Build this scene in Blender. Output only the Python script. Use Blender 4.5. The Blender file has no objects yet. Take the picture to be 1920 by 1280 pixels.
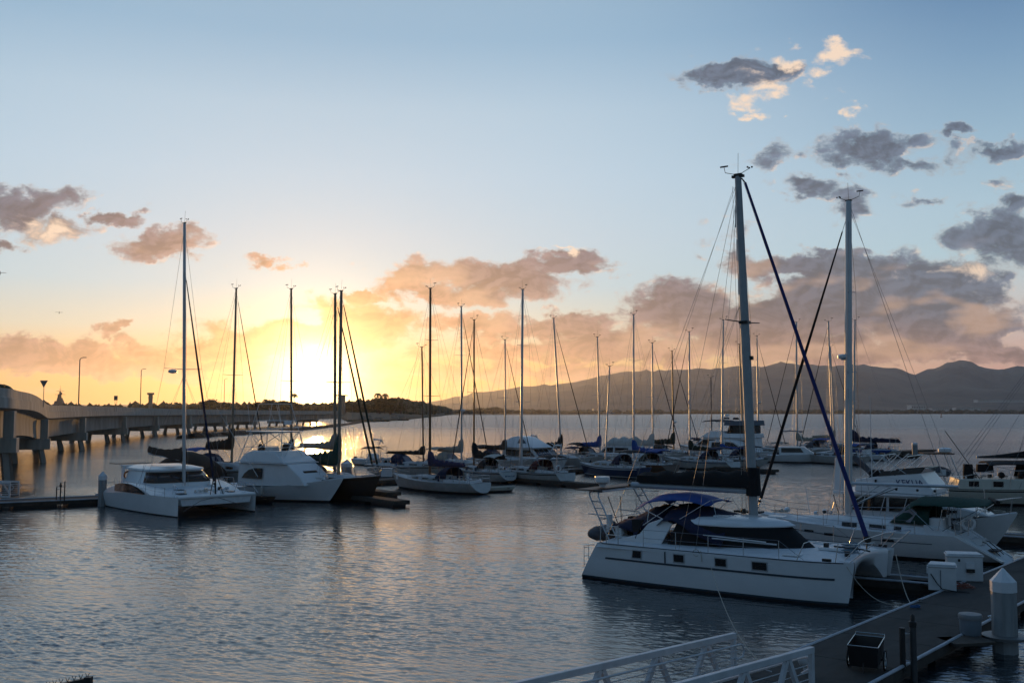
# tuning constants
SUN_E = 2.0
SKY_S = 1.0
NISH = 0.012
WAVE = 0.030
HAZE = 3.2e-5
HAZE_G = 0.72
import bpy, bmesh, math, random
from mathutils import Vector, Matrix, noise
R = math.radians
PI = math.pi
C = bpy.context.scene.collection
scene = bpy.context.scene
random.seed(7)

# ------------------------------------------------------------------ camera
FPX = 35/36*1920
PITCH = math.atan(133/FPX)
CAMH = 7.0
cam = bpy.data.objects.new("camera", bpy.data.cameras.new("camera"))
C.objects.link(cam)
cam.data.lens = 35; cam.data.sensor_width = 36
cam.data.clip_start = 0.1; cam.data.clip_end = 60000
cam.location = (0, 0, CAMH)
cam.rotation_euler = (PI/2 + PITCH, 0, 0)
scene.camera = cam
scene.view_settings.view_transform = 'Standard'
scene.view_settings.look = 'None'
scene.view_settings.exposure = 0.0
scene.view_settings.gamma = 1.0

def ray(px, py):
    x = (px-960)/FPX; z = (640-py)/FPX
    return (x, math.cos(PITCH)-z*math.sin(PITCH), math.sin(PITCH)+z*math.cos(PITCH))
def gz(px, py, z=0.0):
    d = ray(px, py); t = (z-CAMH)/d[2]
    return Vector((d[0]*t, d[1]*t, z))
def gy(px, py, Y):
    d = ray(px, py); t = Y/d[1]
    return Vector((d[0]*t, Y, CAMH+d[2]*t))
def lin(r, g, b):
    f = lambda c: ((c/255+0.055)/1.055)**2.4 if c > 10 else c/255/12.92
    return (f(r), f(g), f(b), 1)

# ------------------------------------------------------------------ sun and sky
SUN_EL = R(1.45); SUN_AZ = math.atan((592-960)/FPX)
SD = Vector((math.sin(SUN_AZ)*math.cos(SUN_EL), math.cos(SUN_AZ)*math.cos(SUN_EL), math.sin(SUN_EL)))
sun = bpy.data.objects.new("sun", bpy.data.lights.new("sun", 'SUN'))
C.objects.link(sun)
sun.data.energy = SUN_E
sun.data.angle = R(0.53)
sun.data.color = (1.0, 0.52, 0.16)
sun.rotation_euler = SD.to_track_quat('Z', 'Y').to_euler()

world = bpy.data.worlds.new("World"); scene.world = world
world.use_nodes = True
nt = world.node_tree; N = nt.nodes; LK = nt.links
for n in list(N): N.remove(n)
def nd(t, **k):
    n = N.new(t)
    for a, b in k.items(): setattr(n, a, b)
    return n
def sset(n, i, v):
    if hasattr(v, 'is_output') or isinstance(v, bpy.types.NodeSocket): LK.new(v, n.inputs[i])
    else: n.inputs[i].default_value = v
def ma(op, a, b=None, c=None, clamp=False):
    n = nd('ShaderNodeMath', operation=op, use_clamp=clamp)
    sset(n, 0, a)
    if b is not None: sset(n, 1, b)
    if c is not None: sset(n, 2, c)
    return n.outputs[0]
def vm(op, a, b=None, c=None):
    n = nd('ShaderNodeVectorMath', operation=op)
    sset(n, 0, a)
    if b is not None: sset(n, 1, b)
    if c is not None: sset(n, 2, c)
    return n.outputs['Value'] if op in ('LENGTH', 'DOT_PRODUCT') else n.outputs[0]
def mr(v, a, b, c=0.0, d=1.0, smooth=True):
    n = nd('ShaderNodeMapRange')
    if smooth: n.interpolation_type = 'SMOOTHSTEP'
    sset(n, 0, v); sset(n, 1, a); sset(n, 2, b); sset(n, 3, c); sset(n, 4, d)
    return n.outputs[0]
def mixc(f, a, b, mode='MIX'):
    n = nd('ShaderNodeMix', data_type='RGBA', blend_type=mode)
    sset(n, 0, f); sset(n, 6, a); sset(n, 7, b)
    return n.outputs[2]
def ramp(v, stops):
    n = nd('ShaderNodeValToRGB'); r = n.color_ramp
    while len(r.elements) > 1: r.elements.remove(r.elements[-1])
    r.elements[0].position = stops[0][0]; r.elements[0].color = lin(*stops[0][1])
    for p, c in stops[1:]:
        e = r.elements.new(p); e.color = lin(*c)
    sset(n, 0, v)
    return n.outputs[0]
tc = nd('ShaderNodeTexCoord')
D = tc.outputs['Generated']
sx = nd('ShaderNodeSeparateXYZ'); LK.new(D, sx.inputs[0])
dx, dy, dz = sx.outputs
ysafe = ma('MAXIMUM', dy, 0.05)
# direction expressed as tangents about north (+Y): u to the right, v up, in hundredths of the picture's pixels
u = ma('MULTIPLY', ma('DIVIDE', dx, ysafe), FPX/100)
v = ma('MULTIPLY', ma('DIVIDE', dz, ysafe), FPX/100)
hl = ma('SQRT', ma('ADD', ma('MULTIPLY', dx, dx), ma('MULTIPLY', dy, dy)))
caz = ma('DIVIDE', ma('ADD', ma('MULTIPLY', dx, math.sin(SUN_AZ)), ma('MULTIPLY', dy, math.cos(SUN_AZ))), ma('MAXIMUM', hl, 0.001))
elv = ma('ABSOLUTE', dz)
def e(y): return math.sin(math.atan((773-y)/FPX))
rA = ramp(elv, [(0, (250,172,62)), (e(735), (250,182,76)), (e(690), (246,196,108)), (e(620), (214,216,198)), (e(540), (186,213,224)), (e(450), (188,211,226)), (e(330), (184,209,227)), (e(200), (177,203,222)), (e(60), (150,184,210)), (0.42, (150,180,204)), (0.62, (162,185,204)), (0.8,(140,166,190)), (1, (96,120,154))])
rB = ramp(elv, [(0, (228,160,132)), (e(700), (232,180,160)), (e(650), (212,186,178)), (e(580), (204,204,204)), (e(500), (178,206,218)), (e(420), (172,200,216)), (e(300), (152,184,206)), (e(150), (122,158,190)), (e(0), (92,130,170)), (0.45, (86,124,172)), (0.7, (56,84,130)), (1, (46,70,110))])
rC = ramp(elv, [(0, (88,104,118)), (0.12, (96,116,132)), (0.35, (84,112,138)), (0.7, (68,102,134)), (1, (64,98,130))])
sky = mixc(mr(caz, 0.78, 0.995), rB, rA)
sky = mixc(mr(caz, 0.05, 0.72), rC, sky)
# sky texture: the clear-air base, low sun, disc off
nish = nd('ShaderNodeTexSky', sky_type='NISHITA')
nish.sun_disc = False; nish.sun_elevation = SUN_EL; nish.sun_rotation = SUN_AZ
nish.air_density = 1.0; nish.dust_density = 1.0
# ---- clouds
P = nd('ShaderNodeCombineXYZ'); LK.new(u, P.inputs[0]); LK.new(v, P.inputs[1]); P = P.outputs[0]
def noi(vec, scale, detail, rough=0.55, dist=0.0):
    n = nd('ShaderNodeTexNoise', noise_dimensions='2D')
    sset(n, 'Vector', vec); n.inputs['Scale'].default_value = scale; n.inputs['Detail'].default_value = detail
    n.inputs['Roughness'].default_value = rough; n.inputs['Distortion'].default_value = dist
    return n
warpn = noi(vm('MULTIPLY', P, (1, 1.5, 1)), 1.3, 7, 0.6)
warp = vm('MULTIPLY', vm('SUBTRACT', warpn.outputs['Color'], (0.5, 0.5, 0.5)), (1.3, 0.8, 0))
PW = vm('ADD', P, warp)
def cloudset(ells, soft=1.0):
    acc = None
    for (cx, cy, rx, ry, w) in ells:
        cu = (cx-960)/100; cv = (773-cy)/100; sxx = 100/rx; syy = 100/ry
        q = vm('MULTIPLY_ADD', PW, (sxx, syy, 0), (-cu*sxx, -cv*syy, 0))
        l = ma('MULTIPLY_ADD', vm('LENGTH', q), -w, w)
        acc = l if acc is None else ma('SMOOTH_MAX', acc, l, 0.12)
    return acc
DARK = [(30,390,125,52,1),(95,425,70,28,.8),(200,404,62,17,.9),(290,455,105,34,1),(5,455,34,18,.8),
 (500,488,45,12,.6),(545,504,26,8,.5),(205,616,34,14,.9),(60,668,300,42,1.3),(330,690,260,26,.9),(440,655,180,34,1.1),(560,632,190,44,1.1),(670,618,140,60,1.3),(120,695,200,16,.8),
 (930,520,190,44,1.1),(765,526,75,40,1),(1060,500,100,30,1),(690,553,55,12,.8),(860,548,150,24,.9),
 (900,612,140,30,1.1),(1050,614,140,32,1.1),(1150,650,210,48,1.1),(1000,700,420,34,.7),(960,660,200,24,.7),
 (1280,585,115,70,1.5),(1400,620,150,60,1.2),(1480,595,130,70,1.5),(1600,560,150,90,1.6),(1725,570,190,105,1.7),(1830,605,120,55,1.4),(1500,500,130,30,1.2),(1600,502,140,40,1.4),(1460,645,330,46,1.3),(1700,655,240,38,1.0),(1900,665,120,20,.8),
 (1890,440,100,72,1.1),(1915,370,50,44,.8),(1650,272,120,40,1),(1720,298,60,22,.6),(1880,280,110,22,.65),(1822,236,42,14,.7),(1520,342,72,24,.75),(1605,372,46,36,.6),(1445,288,40,20,.4),(1385,482,50,14,.5),(1375,436,30,16,.3),(1770,372,60,10,.4),
 (1385,128,110,30,1),(1460,112,60,20,.8),(1850,545,70,40,.9),(1560,470,60,14,.7)]
LITE = [(1478,93,52,20,1),(1572,86,52,24,1),(1548,132,30,26,.8),(1440,158,52,24,.9),(1398,172,24,14,.6),(1412,203,28,13,.9),(1592,192,32,20,1),(1476,209,14,7,.5),(1058,467,28,8,.8),(85,424,75,30,.7),(1800,500,60,14,.4)]
c1 = cloudset(DARK); c2 = cloudset(LITE)
nz = noi(vm('MULTIPLY', P, (1, 1.7, 1)), 1.5, 9, 0.55, 0.3).outputs[0]
nz2 = noi(vm('MULTIPLY_ADD', P, (1, 1.7, 1), (0.07, -0.10, 0)), 1.5, 6, 0.55, 0.3).outputs[0]
def dens(c, k=1.7, lo=-0.14, hi=0.50):
    return mr(ma('ADD', c, ma('MULTIPLY', ma('SUBTRACT', nz, 0.5), k)), lo, hi)
front = mr(dy, 0.1, 0.3)
d1 = ma('MULTIPLY', dens(c1), front); d2 = ma('MULTIPLY', dens(c2, 2.6, -0.05, 0.85), front)
wisp = ma('MULTIPLY', mr(ma('MULTIPLY', noi(vm('MULTIPLY', P, (0.25, 1.6, 1)), 1.3, 6, 0.6).outputs[0], mr(v, 1.5, 0.2)), 0.42, 0.62), 0.5)
# cloud colour by angular distance from the sun and height
au = ma('ABSOLUTE', ma('SUBTRACT', u, (592-960)/100))
ccol = ramp(ma('DIVIDE', ma('ADD', au, ma('MULTIPLY', v, 1.9)), 16.0), [(0, (255,190,66)), (0.11, (250,180,80)), (0.22, (226,156,96)), (0.33, (196,138,108)), (0.45, (160,130,122)), (0.60, (132,114,120)), (0.78, (102,98,112)), (1, (98,110,130))])
lowwarm = mr(v, 2.0, 0.5)
ccol = mixc(ma('MULTIPLY', lowwarm, 0.5), ccol, lin(226,160,122))
shade = mr(ma('SUBTRACT', nz, nz2), -0.12, 0.13, 0.74, 1.22)
thick = mr(c1, 0.1, 0.9, 1.08, 0.86)
ccol = vm('SCALE', ccol); n_ = ccol.node; sset(n_, 3, ma('MULTIPLY', shade, thick))
edge = ma('MULTIPLY', mr(d1, 0.75, 0.2), 0.35)
ccol = mixc(edge, ccol, lin(255,226,196))
big = noi(vm('MULTIPLY', P, (0.6, 1.5, 1)), 0.9, 3, 0.5).outputs[0]
ccol = mixc(ma('MULTIPLY', mr(big, 0.50, 0.70, 0, 0.5), mr(v, 3.6, 2.4)), ccol, lin(230,184,150))
rim = ma('MULTIPLY', mr(ma('SUBTRACT', nz, nz2), 0.05, 0.16), mr(d1, 0.95, 0.4, 0, 0.75))
ccol = mixc(rim, ccol, lin(255,214,178))
sky = mixc(ma('MULTIPLY', wisp, front), sky, mixc(0.5, ccol, lin(255,210,160)))
sky = mixc(ma('MULTIPLY', d1, 0.96), sky, ccol)
sky = mixc(ma('MULTIPLY', d2, 0.95), sky, vm('SCALE', lin(255,226,196)[:3]))
sky.node.inputs[7].links and None
lit = nd('ShaderNodeRGB'); lit.outputs[0].default_value = lin(250,222,196)
LK.new(lit.outputs[0], sky.node.inputs[7])
# sun aureole
sd = vm('DOT_PRODUCT', vm('NORMALIZE', D), tuple(SD))
ang = ma('ARCCOSINE', ma('MINIMUM', sd, 0.99999))           # radians
def glow(width, amp, col, base):
    g = ma('MULTIPLY', ma('POWER', 2.718, ma('MULTIPLY', ang, -1/width)), amp)
    n = nd('ShaderNodeVectorMath', operation='SCALE'); n.inputs[0].default_value = col; sset(n, 3, g)
    return vm('ADD', base, n.outputs[0])
sky = glow(R(1.3), 12.0, (1.0, 0.80, 0.42), sky)
sky = glow(R(2.7), 1.2, (1.0, 0.50, 0.05), sky)
sky = glow(R(8), 0.02, (1.0, 0.55, 0.22), sky)
bg = nd('ShaderNodeBackground'); LK.new(sky, bg.inputs[0]); bg.inputs[1].default_value = SKY_S
bg2 = nd('ShaderNodeBackground'); LK.new(nish.outputs[0], bg2.inputs[0]); bg2.inputs[1].default_value = NISH
ad = nd('ShaderNodeAddShader'); LK.new(bg.outputs[0], ad.inputs[0]); LK.new(bg2.outputs[0], ad.inputs[1])
wo = nd('ShaderNodeOutputWorld'); LK.new(ad.outputs[0], wo.inputs[0])

# ------------------------------------------------------------------ helpers
def tag(o, label=None, cat=None, group=None, kind=None):
    if label: o['label'] = label
    if cat: o['category'] = cat
    if group: o['group'] = group
    if kind: o['kind'] = kind
    return o
def thing(name, label, cat, loc=(0,0,0), rz=0.0, group=None):
    o = bpy.data.objects.new(name, None); C.objects.link(o)
    o.empty_display_size = 0.3
    o.location = loc; o.rotation_euler = (0, 0, rz)
    return tag(o, label, cat, group)
def dup(root, loc, rz=0.0, scale=1.0, label=None, group=None):
    r = root.copy(); C.objects.link(r); r.location = loc; r.rotation_euler = (0, 0, rz)
    r.scale = (scale,)*3 if not isinstance(scale, tuple) else scale
    if label: r['label'] = label
    if group: r['group'] = group
    for ch in list(root.children):
        c = ch.copy(); C.objects.link(c); c.parent = r
        for g in ch.children:
            d = g.copy(); C.objects.link(d); d.parent = c
    return r

_M = {}
def mat(name, col, rough=0.5, metal=0.0, var=0.12, scale=3.0, bump=0.0, col2=None, stretch=(1,1,1), spec=None, alpha=None, coat=0.0):
    if name in _M: return _M[name]
    m = bpy.data.materials.new(name); m.use_nodes = True; _M[name] = m
    t = m.node_tree; b = t.nodes['Principled BSDF']
    tcn = t.nodes.new('ShaderNodeTexCoord'); mp = t.nodes.new('ShaderNodeMapping')
    mp.inputs['Scale'].default_value = stretch
    t.links.new(tcn.outputs['Object'], mp.inputs[0])
    n = t.nodes.new('ShaderNodeTexNoise'); n.inputs['Scale'].default_value = scale
    n.inputs['Detail'].default_value = 6; n.inputs['Roughness'].default_value = 0.6
    t.links.new(mp.outputs[0], n.inputs['Vector'])
    r = t.nodes.new('ShaderNodeMapRange'); r.inputs[1].default_value = 0.3; r.inputs[2].default_value = 0.7
    t.links.new(n.outputs[0], r.inputs[0])
    mx = t.nodes.new('ShaderNodeMix'); mx.data_type = 'RGBA'
    t.links.new(r.outputs[0], mx.inputs[0])
    c1 = tuple(col)+(1,) if len(col) == 3 else col
    c2 = tuple(x*(1-var) for x in c1[:3])+(1,) if col2 is None else tuple(col2)+(1,)
    mx.inputs[6].default_value = c1; mx.inputs[7].default_value = c2
    t.links.new(mx.outputs[2], b.inputs['Base Color'])
    b.inputs['Roughness'].default_value = rough; b.inputs['Metallic'].default_value = metal
    if coat: b.inputs['Coat Weight'].default_value = coat
    if spec is not None: b.inputs['Specular IOR Level'].default_value = spec
    if alpha is not None: b.inputs['Alpha'].default_value = alpha
    if bump:
        bp = t.nodes.new('ShaderNodeBump'); bp.inputs['Strength'].default_value = bump; bp.inputs['Distance'].default_value = 0.03
        t.links.new(n.outputs[0], bp.inputs['Height']); t.links.new(bp.outputs[0], b.inputs['Normal'])
    return m
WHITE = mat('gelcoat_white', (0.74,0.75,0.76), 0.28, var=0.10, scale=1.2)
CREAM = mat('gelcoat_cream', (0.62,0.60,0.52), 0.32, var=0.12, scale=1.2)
GELW = mat('gelcoat_grey', (0.50,0.50,0.49), 0.38, scale=1.6, col2=(0.38,0.37,0.35))  # greyer than the white gelcoat, mottled; darkens the sloop rows
DECKW = mat('deck_grey', (0.50,0.51,0.52), 0.7, var=0.3, scale=4)  # greyer version of the white deck, used on the sloops
DECK  = mat('deck_white', (0.70,0.72,0.74), 0.6, var=0.16, scale=4)
BLACKGL = mat('dark_glass', (0.012,0.013,0.015), 0.08, var=0.3)
BOTTOM = mat('antifouling', (0.02,0.02,0.025), 0.7, var=0.5)
BLUEPT = mat('hull_blue', (0.02,0.04,0.10), 0.3, var=0.15)
NAVY = mat('navy_canvas', (0.010,0.016,0.055), 0.9, var=0.4, scale=6, bump=0.5)
BLUEC = mat('blue_canvas', (0.012,0.07,0.30), 0.85, var=0.35, scale=5, bump=0.5)
BLACKC = mat('black_canvas', (0.010,0.010,0.012), 0.9, var=0.5, scale=6, bump=0.6)
BROWNC = mat('brown_canvas', (0.06,0.035,0.022), 0.9, var=0.4, scale=6, bump=0.6)
BEIGEC = mat('beige_canvas', (0.34,0.31,0.26), 0.9, var=0.3, scale=6, bump=0.6)
WHITEC = mat('offwhite_canvas', (0.50,0.49,0.46), 0.9, var=0.25, scale=6, bump=0.6)
GREENC = mat('green_canvas', (0.010,0.055,0.042), 0.9, var=0.35, scale=6, bump=0.6)
OLIVEC = mat('dark_green_canvas', (0.02,0.03,0.018), 0.9, var=0.4, scale=6, bump=0.6)
PURPC = mat('purple_blue_canvas', (0.035,0.035,0.10), 0.9, var=0.35, scale=6, bump=0.6)
MAROONC = mat('maroon_canvas', (0.09,0.012,0.015), 0.9, var=0.35, scale=6, bump=0.6)
GREYC = mat('grey_canvas', (0.10,0.115,0.14), 0.85, var=0.4, scale=5, bump=0.8)
ALU = mat('anodised_aluminium', (0.52,0.55,0.58), 0.38, 0.55, var=0.15, scale=2)
STEEL = mat('stainless_steel', (0.6,0.6,0.6), 0.22, 0.9, var=0.1)
WIRE = mat('rigging_wire', (0.22,0.22,0.23), 0.35, 0.7, var=0.1)
ROPE = mat('mooring_rope', (0.45,0.42,0.36), 0.9, var=0.3, scale=20)
BLACKP = mat('black_plastic', (0.015,0.015,0.016), 0.5, var=0.3)
TEAK = mat('teak', (0.20,0.11,0.055), 0.6, var=0.4, scale=8, stretch=(1,8,1))
VARN = mat('varnished_wood', (0.24,0.085,0.03), 0.25, var=0.3, scale=5, stretch=(1,6,1))
WMAST = mat('varnished_mast', (0.20,0.10,0.045), 0.35, var=0.3)
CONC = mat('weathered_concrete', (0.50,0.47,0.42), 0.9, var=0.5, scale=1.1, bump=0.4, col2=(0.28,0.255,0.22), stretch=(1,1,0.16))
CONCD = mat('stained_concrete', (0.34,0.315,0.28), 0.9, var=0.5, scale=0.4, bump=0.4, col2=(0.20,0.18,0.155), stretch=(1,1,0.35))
RED = mat('red_plastic', (0.35,0.03,0.02), 0.5)
ORANGE = mat('orange_foam', (0.5,0.13,0.03), 0.6)
LETTER = mat('dark_blue_lettering', (0.015,0.03,0.12), 0.5, var=0.05)
VINYL = mat('clear_vinyl', (0.36,0.33,0.36), 0.12, var=0.2, alpha=0.75)

class MB:
    def __init__(s): s.v = []; s.f = []; s.m = []; s.mats = []
    def mi(s, m):
        if m not in s.mats: s.mats.append(m)
        return s.mats.index(m)
    def poly(s, pts, m):
        b = len(s.v); s.v += [tuple(p) for p in pts]; s.f.append(tuple(range(b, b+len(pts)))); s.m.append(s.mi(m))
    def grid(s, rows, m, closed=False, cap0=False, cap1=False, mrow=None):
        b = len(s.v); n = len(rows[0])
        for r in rows: s.v += [tuple(p) for p in r]
        k = n if closed else n-1
        for i in range(len(rows)-1):
            for j in range(k):
                a = b+i*n+j; c = b+i*n+(j+1) % n
                s.f.append((a, c, c+n, a+n)); s.m.append(s.mi(mrow[j] if mrow else m))
        if cap0: s.f.append(tuple(b+j for j in range(n))[::-1]); s.m.append(s.mi(m))
        if cap1: s.f.append(tuple(b+(len(rows)-1)*n+j for j in range(n))); s.m.append(s.mi(m))
    def box(s, c, d, m, rz=0.0, taper=1.0):
        cx, cy, cz = c; hx, hy, hz = d[0]/2, d[1]/2, d[2]/2; ca, sa = math.cos(rz), math.sin(rz)
        P = []
        for z, k in ((-hz, 1), (hz, taper)):
            for x, y in ((-hx,-hy),(hx,-hy),(hx,hy),(-hx,hy)):
                x *= k; y *= k; P.append((cx+x*ca-y*sa, cy+x*sa+y*ca, cz+z))
        b = len(s.v); s.v += P; q = s.mi(m)
        for f in ((3,2,1,0),(4,5,6,7),(0,1,5,4),(1,2,6,5),(2,3,7,6),(3,0,4,7)):
            s.f.append(tuple(b+i for i in f)); s.m.append(q)
    def tube(s, pts, r, m, n=6, r1=None, ell=1.0):
        pts = [Vector(p) for p in pts]; rows = []
        L = len(pts); r1 = r if r1 is None else r1; prev = None
        for i, p in enumerate(pts):
            d = (pts[min(i+1, L-1)]-pts[max(i-1, 0)])
            d = d.normalized() if d.length > 1e-9 else Vector((0,0,1))
            if prev is None:
                a = Vector((0,0,1)) if abs(d.z) < 0.9 else Vector((1,0,0))
                x = (a - d*a.dot(d)).normalized()
            else:
                x = (prev - d*prev.dot(d)).normalized()
            prev = x; y = d.cross(x)
            rr = r+(r1-r)*i/max(1, L-1)
            rows.append([p + x*(rr*ell*math.cos(2*PI*j/n)) + y*(rr*math.sin(2*PI*j/n)) for j in range(n)])
        s.grid(rows, m, closed=True, cap0=True, cap1=True)
    def prof(s, pts, hw, m, y0=0.0, side=None):
        """side outline (x,z) with half width from hw(x,z), closed solid"""
        L = [(x, y0+hw(x, z), z) for x, z in pts]; Rr = [(x, y0-hw(x, z), z) for x, z in pts]
        b = len(s.v); n = len(pts); s.v += L+Rr; q = s.mi(m); qs = s.mi(side or m)
        s.f.append(tuple(b+i for i in range(n))); s.m.append(qs)
        s.f.append(tuple(b+n+i for i in range(n))[::-1]); s.m.append(qs)
        for i in range(n):
            j = (i+1) % n; s.f.append((b+j, b+i, b+n+i, b+n+j)); s.m.append(q)
    def panel(s, pts, t, m):
        """thin plate from outline pts, thickness t along its normal"""
        P = [Vector(p) for p in pts]; nrm = (P[1]-P[0]).cross(P[-1]-P[0]).normalized()
        A = [p+nrm*t/2 for p in P]; B = [p-nrm*t/2 for p in P]; n = len(P)
        b = len(s.v); s.v += [tuple(x) for x in A+B]; q = s.mi(m)
        s.f.append(tuple(b+i for i in range(n))); s.m.append(q)
        s.f.append(tuple(b+n+i for i in range(n))[::-1]); s.m.append(q)
        for i in range(n):
            j = (i+1) % n; s.f.append((b+j, b+i, b+n+i, b+n+j)); s.m.append(q)
    def lathe(s, prof, c, m, n=20, sx=1.0, sy=1.0):
        rows = [[(c[0]+r*sx*math.cos(2*PI*j/n), c[1]+r*sy*math.sin(2*PI*j/n), c[2]+z) for j in range(n)] for r, z in prof]
        s.grid(rows, m, closed=True, cap0=True, cap1=True)
    def sphere(s, c, r, m, n=8, sq=(1,1,1)):
        rows = []
        for i in range(n//2+1):
            a = -PI/2+PI*i/(n//2); q = max(math.cos(a), 0.02)
            rows.append([(c[0]+r*sq[0]*q*math.cos(2*PI*j/n), c[1]+r*sq[1]*q*math.sin(2*PI*j/n), c[2]+r*sq[2]*math.sin(a)) for j in range(n)])
        s.grid(rows, m, closed=True, cap0=True, cap1=True)
    def build(s, name, parent=None, smooth=40, bevel=0.0):
        me = bpy.data.meshes.new(name)
        me.from_pydata(s.v, [], s.f)
        for m in s.mats: me.materials.append(m)
        me.polygons.foreach_set('material_index', s.m)
        bm = bmesh.new(); bm.from_mesh(me); bmesh.ops.recalc_face_normals(bm, faces=bm.faces); bm.to_mesh(me); bm.free()
        if smooth:
            me.polygons.foreach_set('use_smooth', [True]*len(me.polygons))
            me.set_sharp_from_angle(angle=R(smooth))
        me.update()
        o = bpy.data.objects.new(name, me); C.objects.link(o)
        if parent is not None: o.parent = parent
        if bevel:
            md = o.modifiers.new('bevel', 'BEVEL'); md.width = bevel; md.segments = 2; md.limit_method = 'ANGLE'
        return o
def text(body, size, m, name, parent, M4, ext=0.006, shear=0.0):
    cu = bpy.data.curves.new(name, 'FONT'); cu.body = body; cu.size = size; cu.extrude = ext; cu.align_x = 'CENTER'; cu.align_y = 'CENTER'; cu.shear = shear
    t = bpy.data.objects.new(name+'_src', cu); C.objects.link(t)
    dg = bpy.context.evaluated_depsgraph_get()
    me = bpy.data.meshes.new_from_object(t.evaluated_get(dg)); bpy.data.objects.remove(t)
    me.transform(M4); me.materials.clear(); me.materials.append(m); me.name = name
    o = bpy.data.objects.new(name, me); C.objects.link(o); o.parent = parent
    return o
def frame_m(origin, xdir, updir):
    x = Vector(xdir).normalized(); z = x.cross(Vector(updir)).normalized(); y = z.cross(x)
    m = Matrix.Identity(4)
    for i in range(3): m[i][0] = x[i]; m[i][1] = y[i]; m[i][2] = z[i]; m[i][3] = origin[i]
    return m
def sag(a, b, s, n=12):
    a = Vector(a); b = Vector(b)
    return [a.lerp(b, i/n) - Vector((0,0,s*4*(i/n)*(1-i/n))) for i in range(n+1)]
def rline(name, label, a, b, s=0.2, r=0.014, m=None, cat='rope', group=None):
    mb = MB(); mb.tube(sag(a, b, s), r, m or ROPE, 5)
    return tag(mb.build(name), label, cat, group)
# ------------------------------------------------------------------ setting: water, land, mountains
def water_mat():
    m = bpy.data.materials.new('harbour_water'); m.use_nodes = True; t = m.node_tree; b = t.nodes['Principled BSDF']
    b.inputs['Base Color'].default_value = (0.012,0.022,0.028,1); b.inputs['Roughness'].default_value = 0.05
    b.inputs['IOR'].default_value = 1.8; b.inputs['Specular IOR Level'].default_value = 1.0
    g = t.nodes.new('ShaderNodeNewGeometry')
    def mp(s, rot=0.0):
        n = t.nodes.new('ShaderNodeMapping'); n.inputs['Scale'].default_value = s; n.inputs['Rotation'].default_value = (0,0,rot)
        t.links.new(g.outputs['Position'], n.inputs[0]); return n.outputs[0]
    def nz(vec, sc, det, ro=0.5, dist=0.0):
        n = t.nodes.new('ShaderNodeTexNoise'); n.inputs['Scale'].default_value = sc; n.inputs['Detail'].default_value = det
        n.inputs['Roughness'].default_value = ro; n.inputs['Distortion'].default_value = dist; t.links.new(vec, n.inputs['Vector']); return n.outputs[0]
    def M(op, a, bb):
        n = t.nodes.new('ShaderNodeMath'); n.operation = op
        for i, x in enumerate((a, bb)):
            if isinstance(x, (int, float)): n.inputs[i].default_value = x
            else: t.links.new(x, n.inputs[i])
        return n.outputs[0]
    patch = nz(mp((0.02, 0.05, 1)), 1.0, 4, 0.6)
    pr = t.nodes.new('ShaderNodeMapRange'); pr.inputs[1].default_value = 0.38; pr.inputs[2].default_value = 0.62; pr.inputs[3].default_value = 0.45; pr.inputs[4].default_value = 1.15
    t.links.new(patch, pr.inputs[0])
    h1 = nz(mp((1.0, 1.9, 1), 0.25), 3.2, 5, 0.62, 0.5)
    h2 = nz(mp((0.45, 1.0, 1), -0.12), 1.1, 3, 0.5, 0.4)
    h3 = nz(mp((1.0, 1.6, 1), 0.4), 9.0, 2, 0.6)
    hs = M('ADD', M('ADD', M('MULTIPLY', h1, 1.0), M('MULTIPLY', h2, 2.0)), M('MULTIPLY', h3, 0.16))
    hs = M('MULTIPLY', hs, pr.outputs[0])
    bp = t.nodes.new('ShaderNodeBump'); bp.inputs['Strength'].default_value = 1.0; bp.inputs['Distance'].default_value = 0.02
    sp = t.nodes.new('ShaderNodeSeparateXYZ'); t.links.new(g.outputs['Position'], sp.inputs[0])
    rg = t.nodes.new('ShaderNodeMapRange'); rg.inputs[1].default_value = 60; rg.inputs[2].default_value = 350; rg.inputs[3].default_value = 0.015; rg.inputs[4].default_value = 0.40
    t.links.new(sp.outputs[1], rg.inputs[0]); t.links.new(rg.outputs[0], bp.inputs['Distance'])
    rr = t.nodes.new('ShaderNodeMapRange'); rr.inputs[1].default_value = 80; rr.inputs[2].default_value = 500; rr.inputs[3].default_value = 0.05; rr.inputs[4].default_value = 0.30
    t.links.new(sp.outputs[1], rr.inputs[0]); t.links.new(rr.outputs[0], b.inputs['Roughness'])
    t.links.new(hs, bp.inputs['Height']); t.links.new(bp.outputs[0], b.inputs['Normal'])
    return m
mb = MB()
wm = water_mat()
W_ = 14000
import numpy as np
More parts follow.
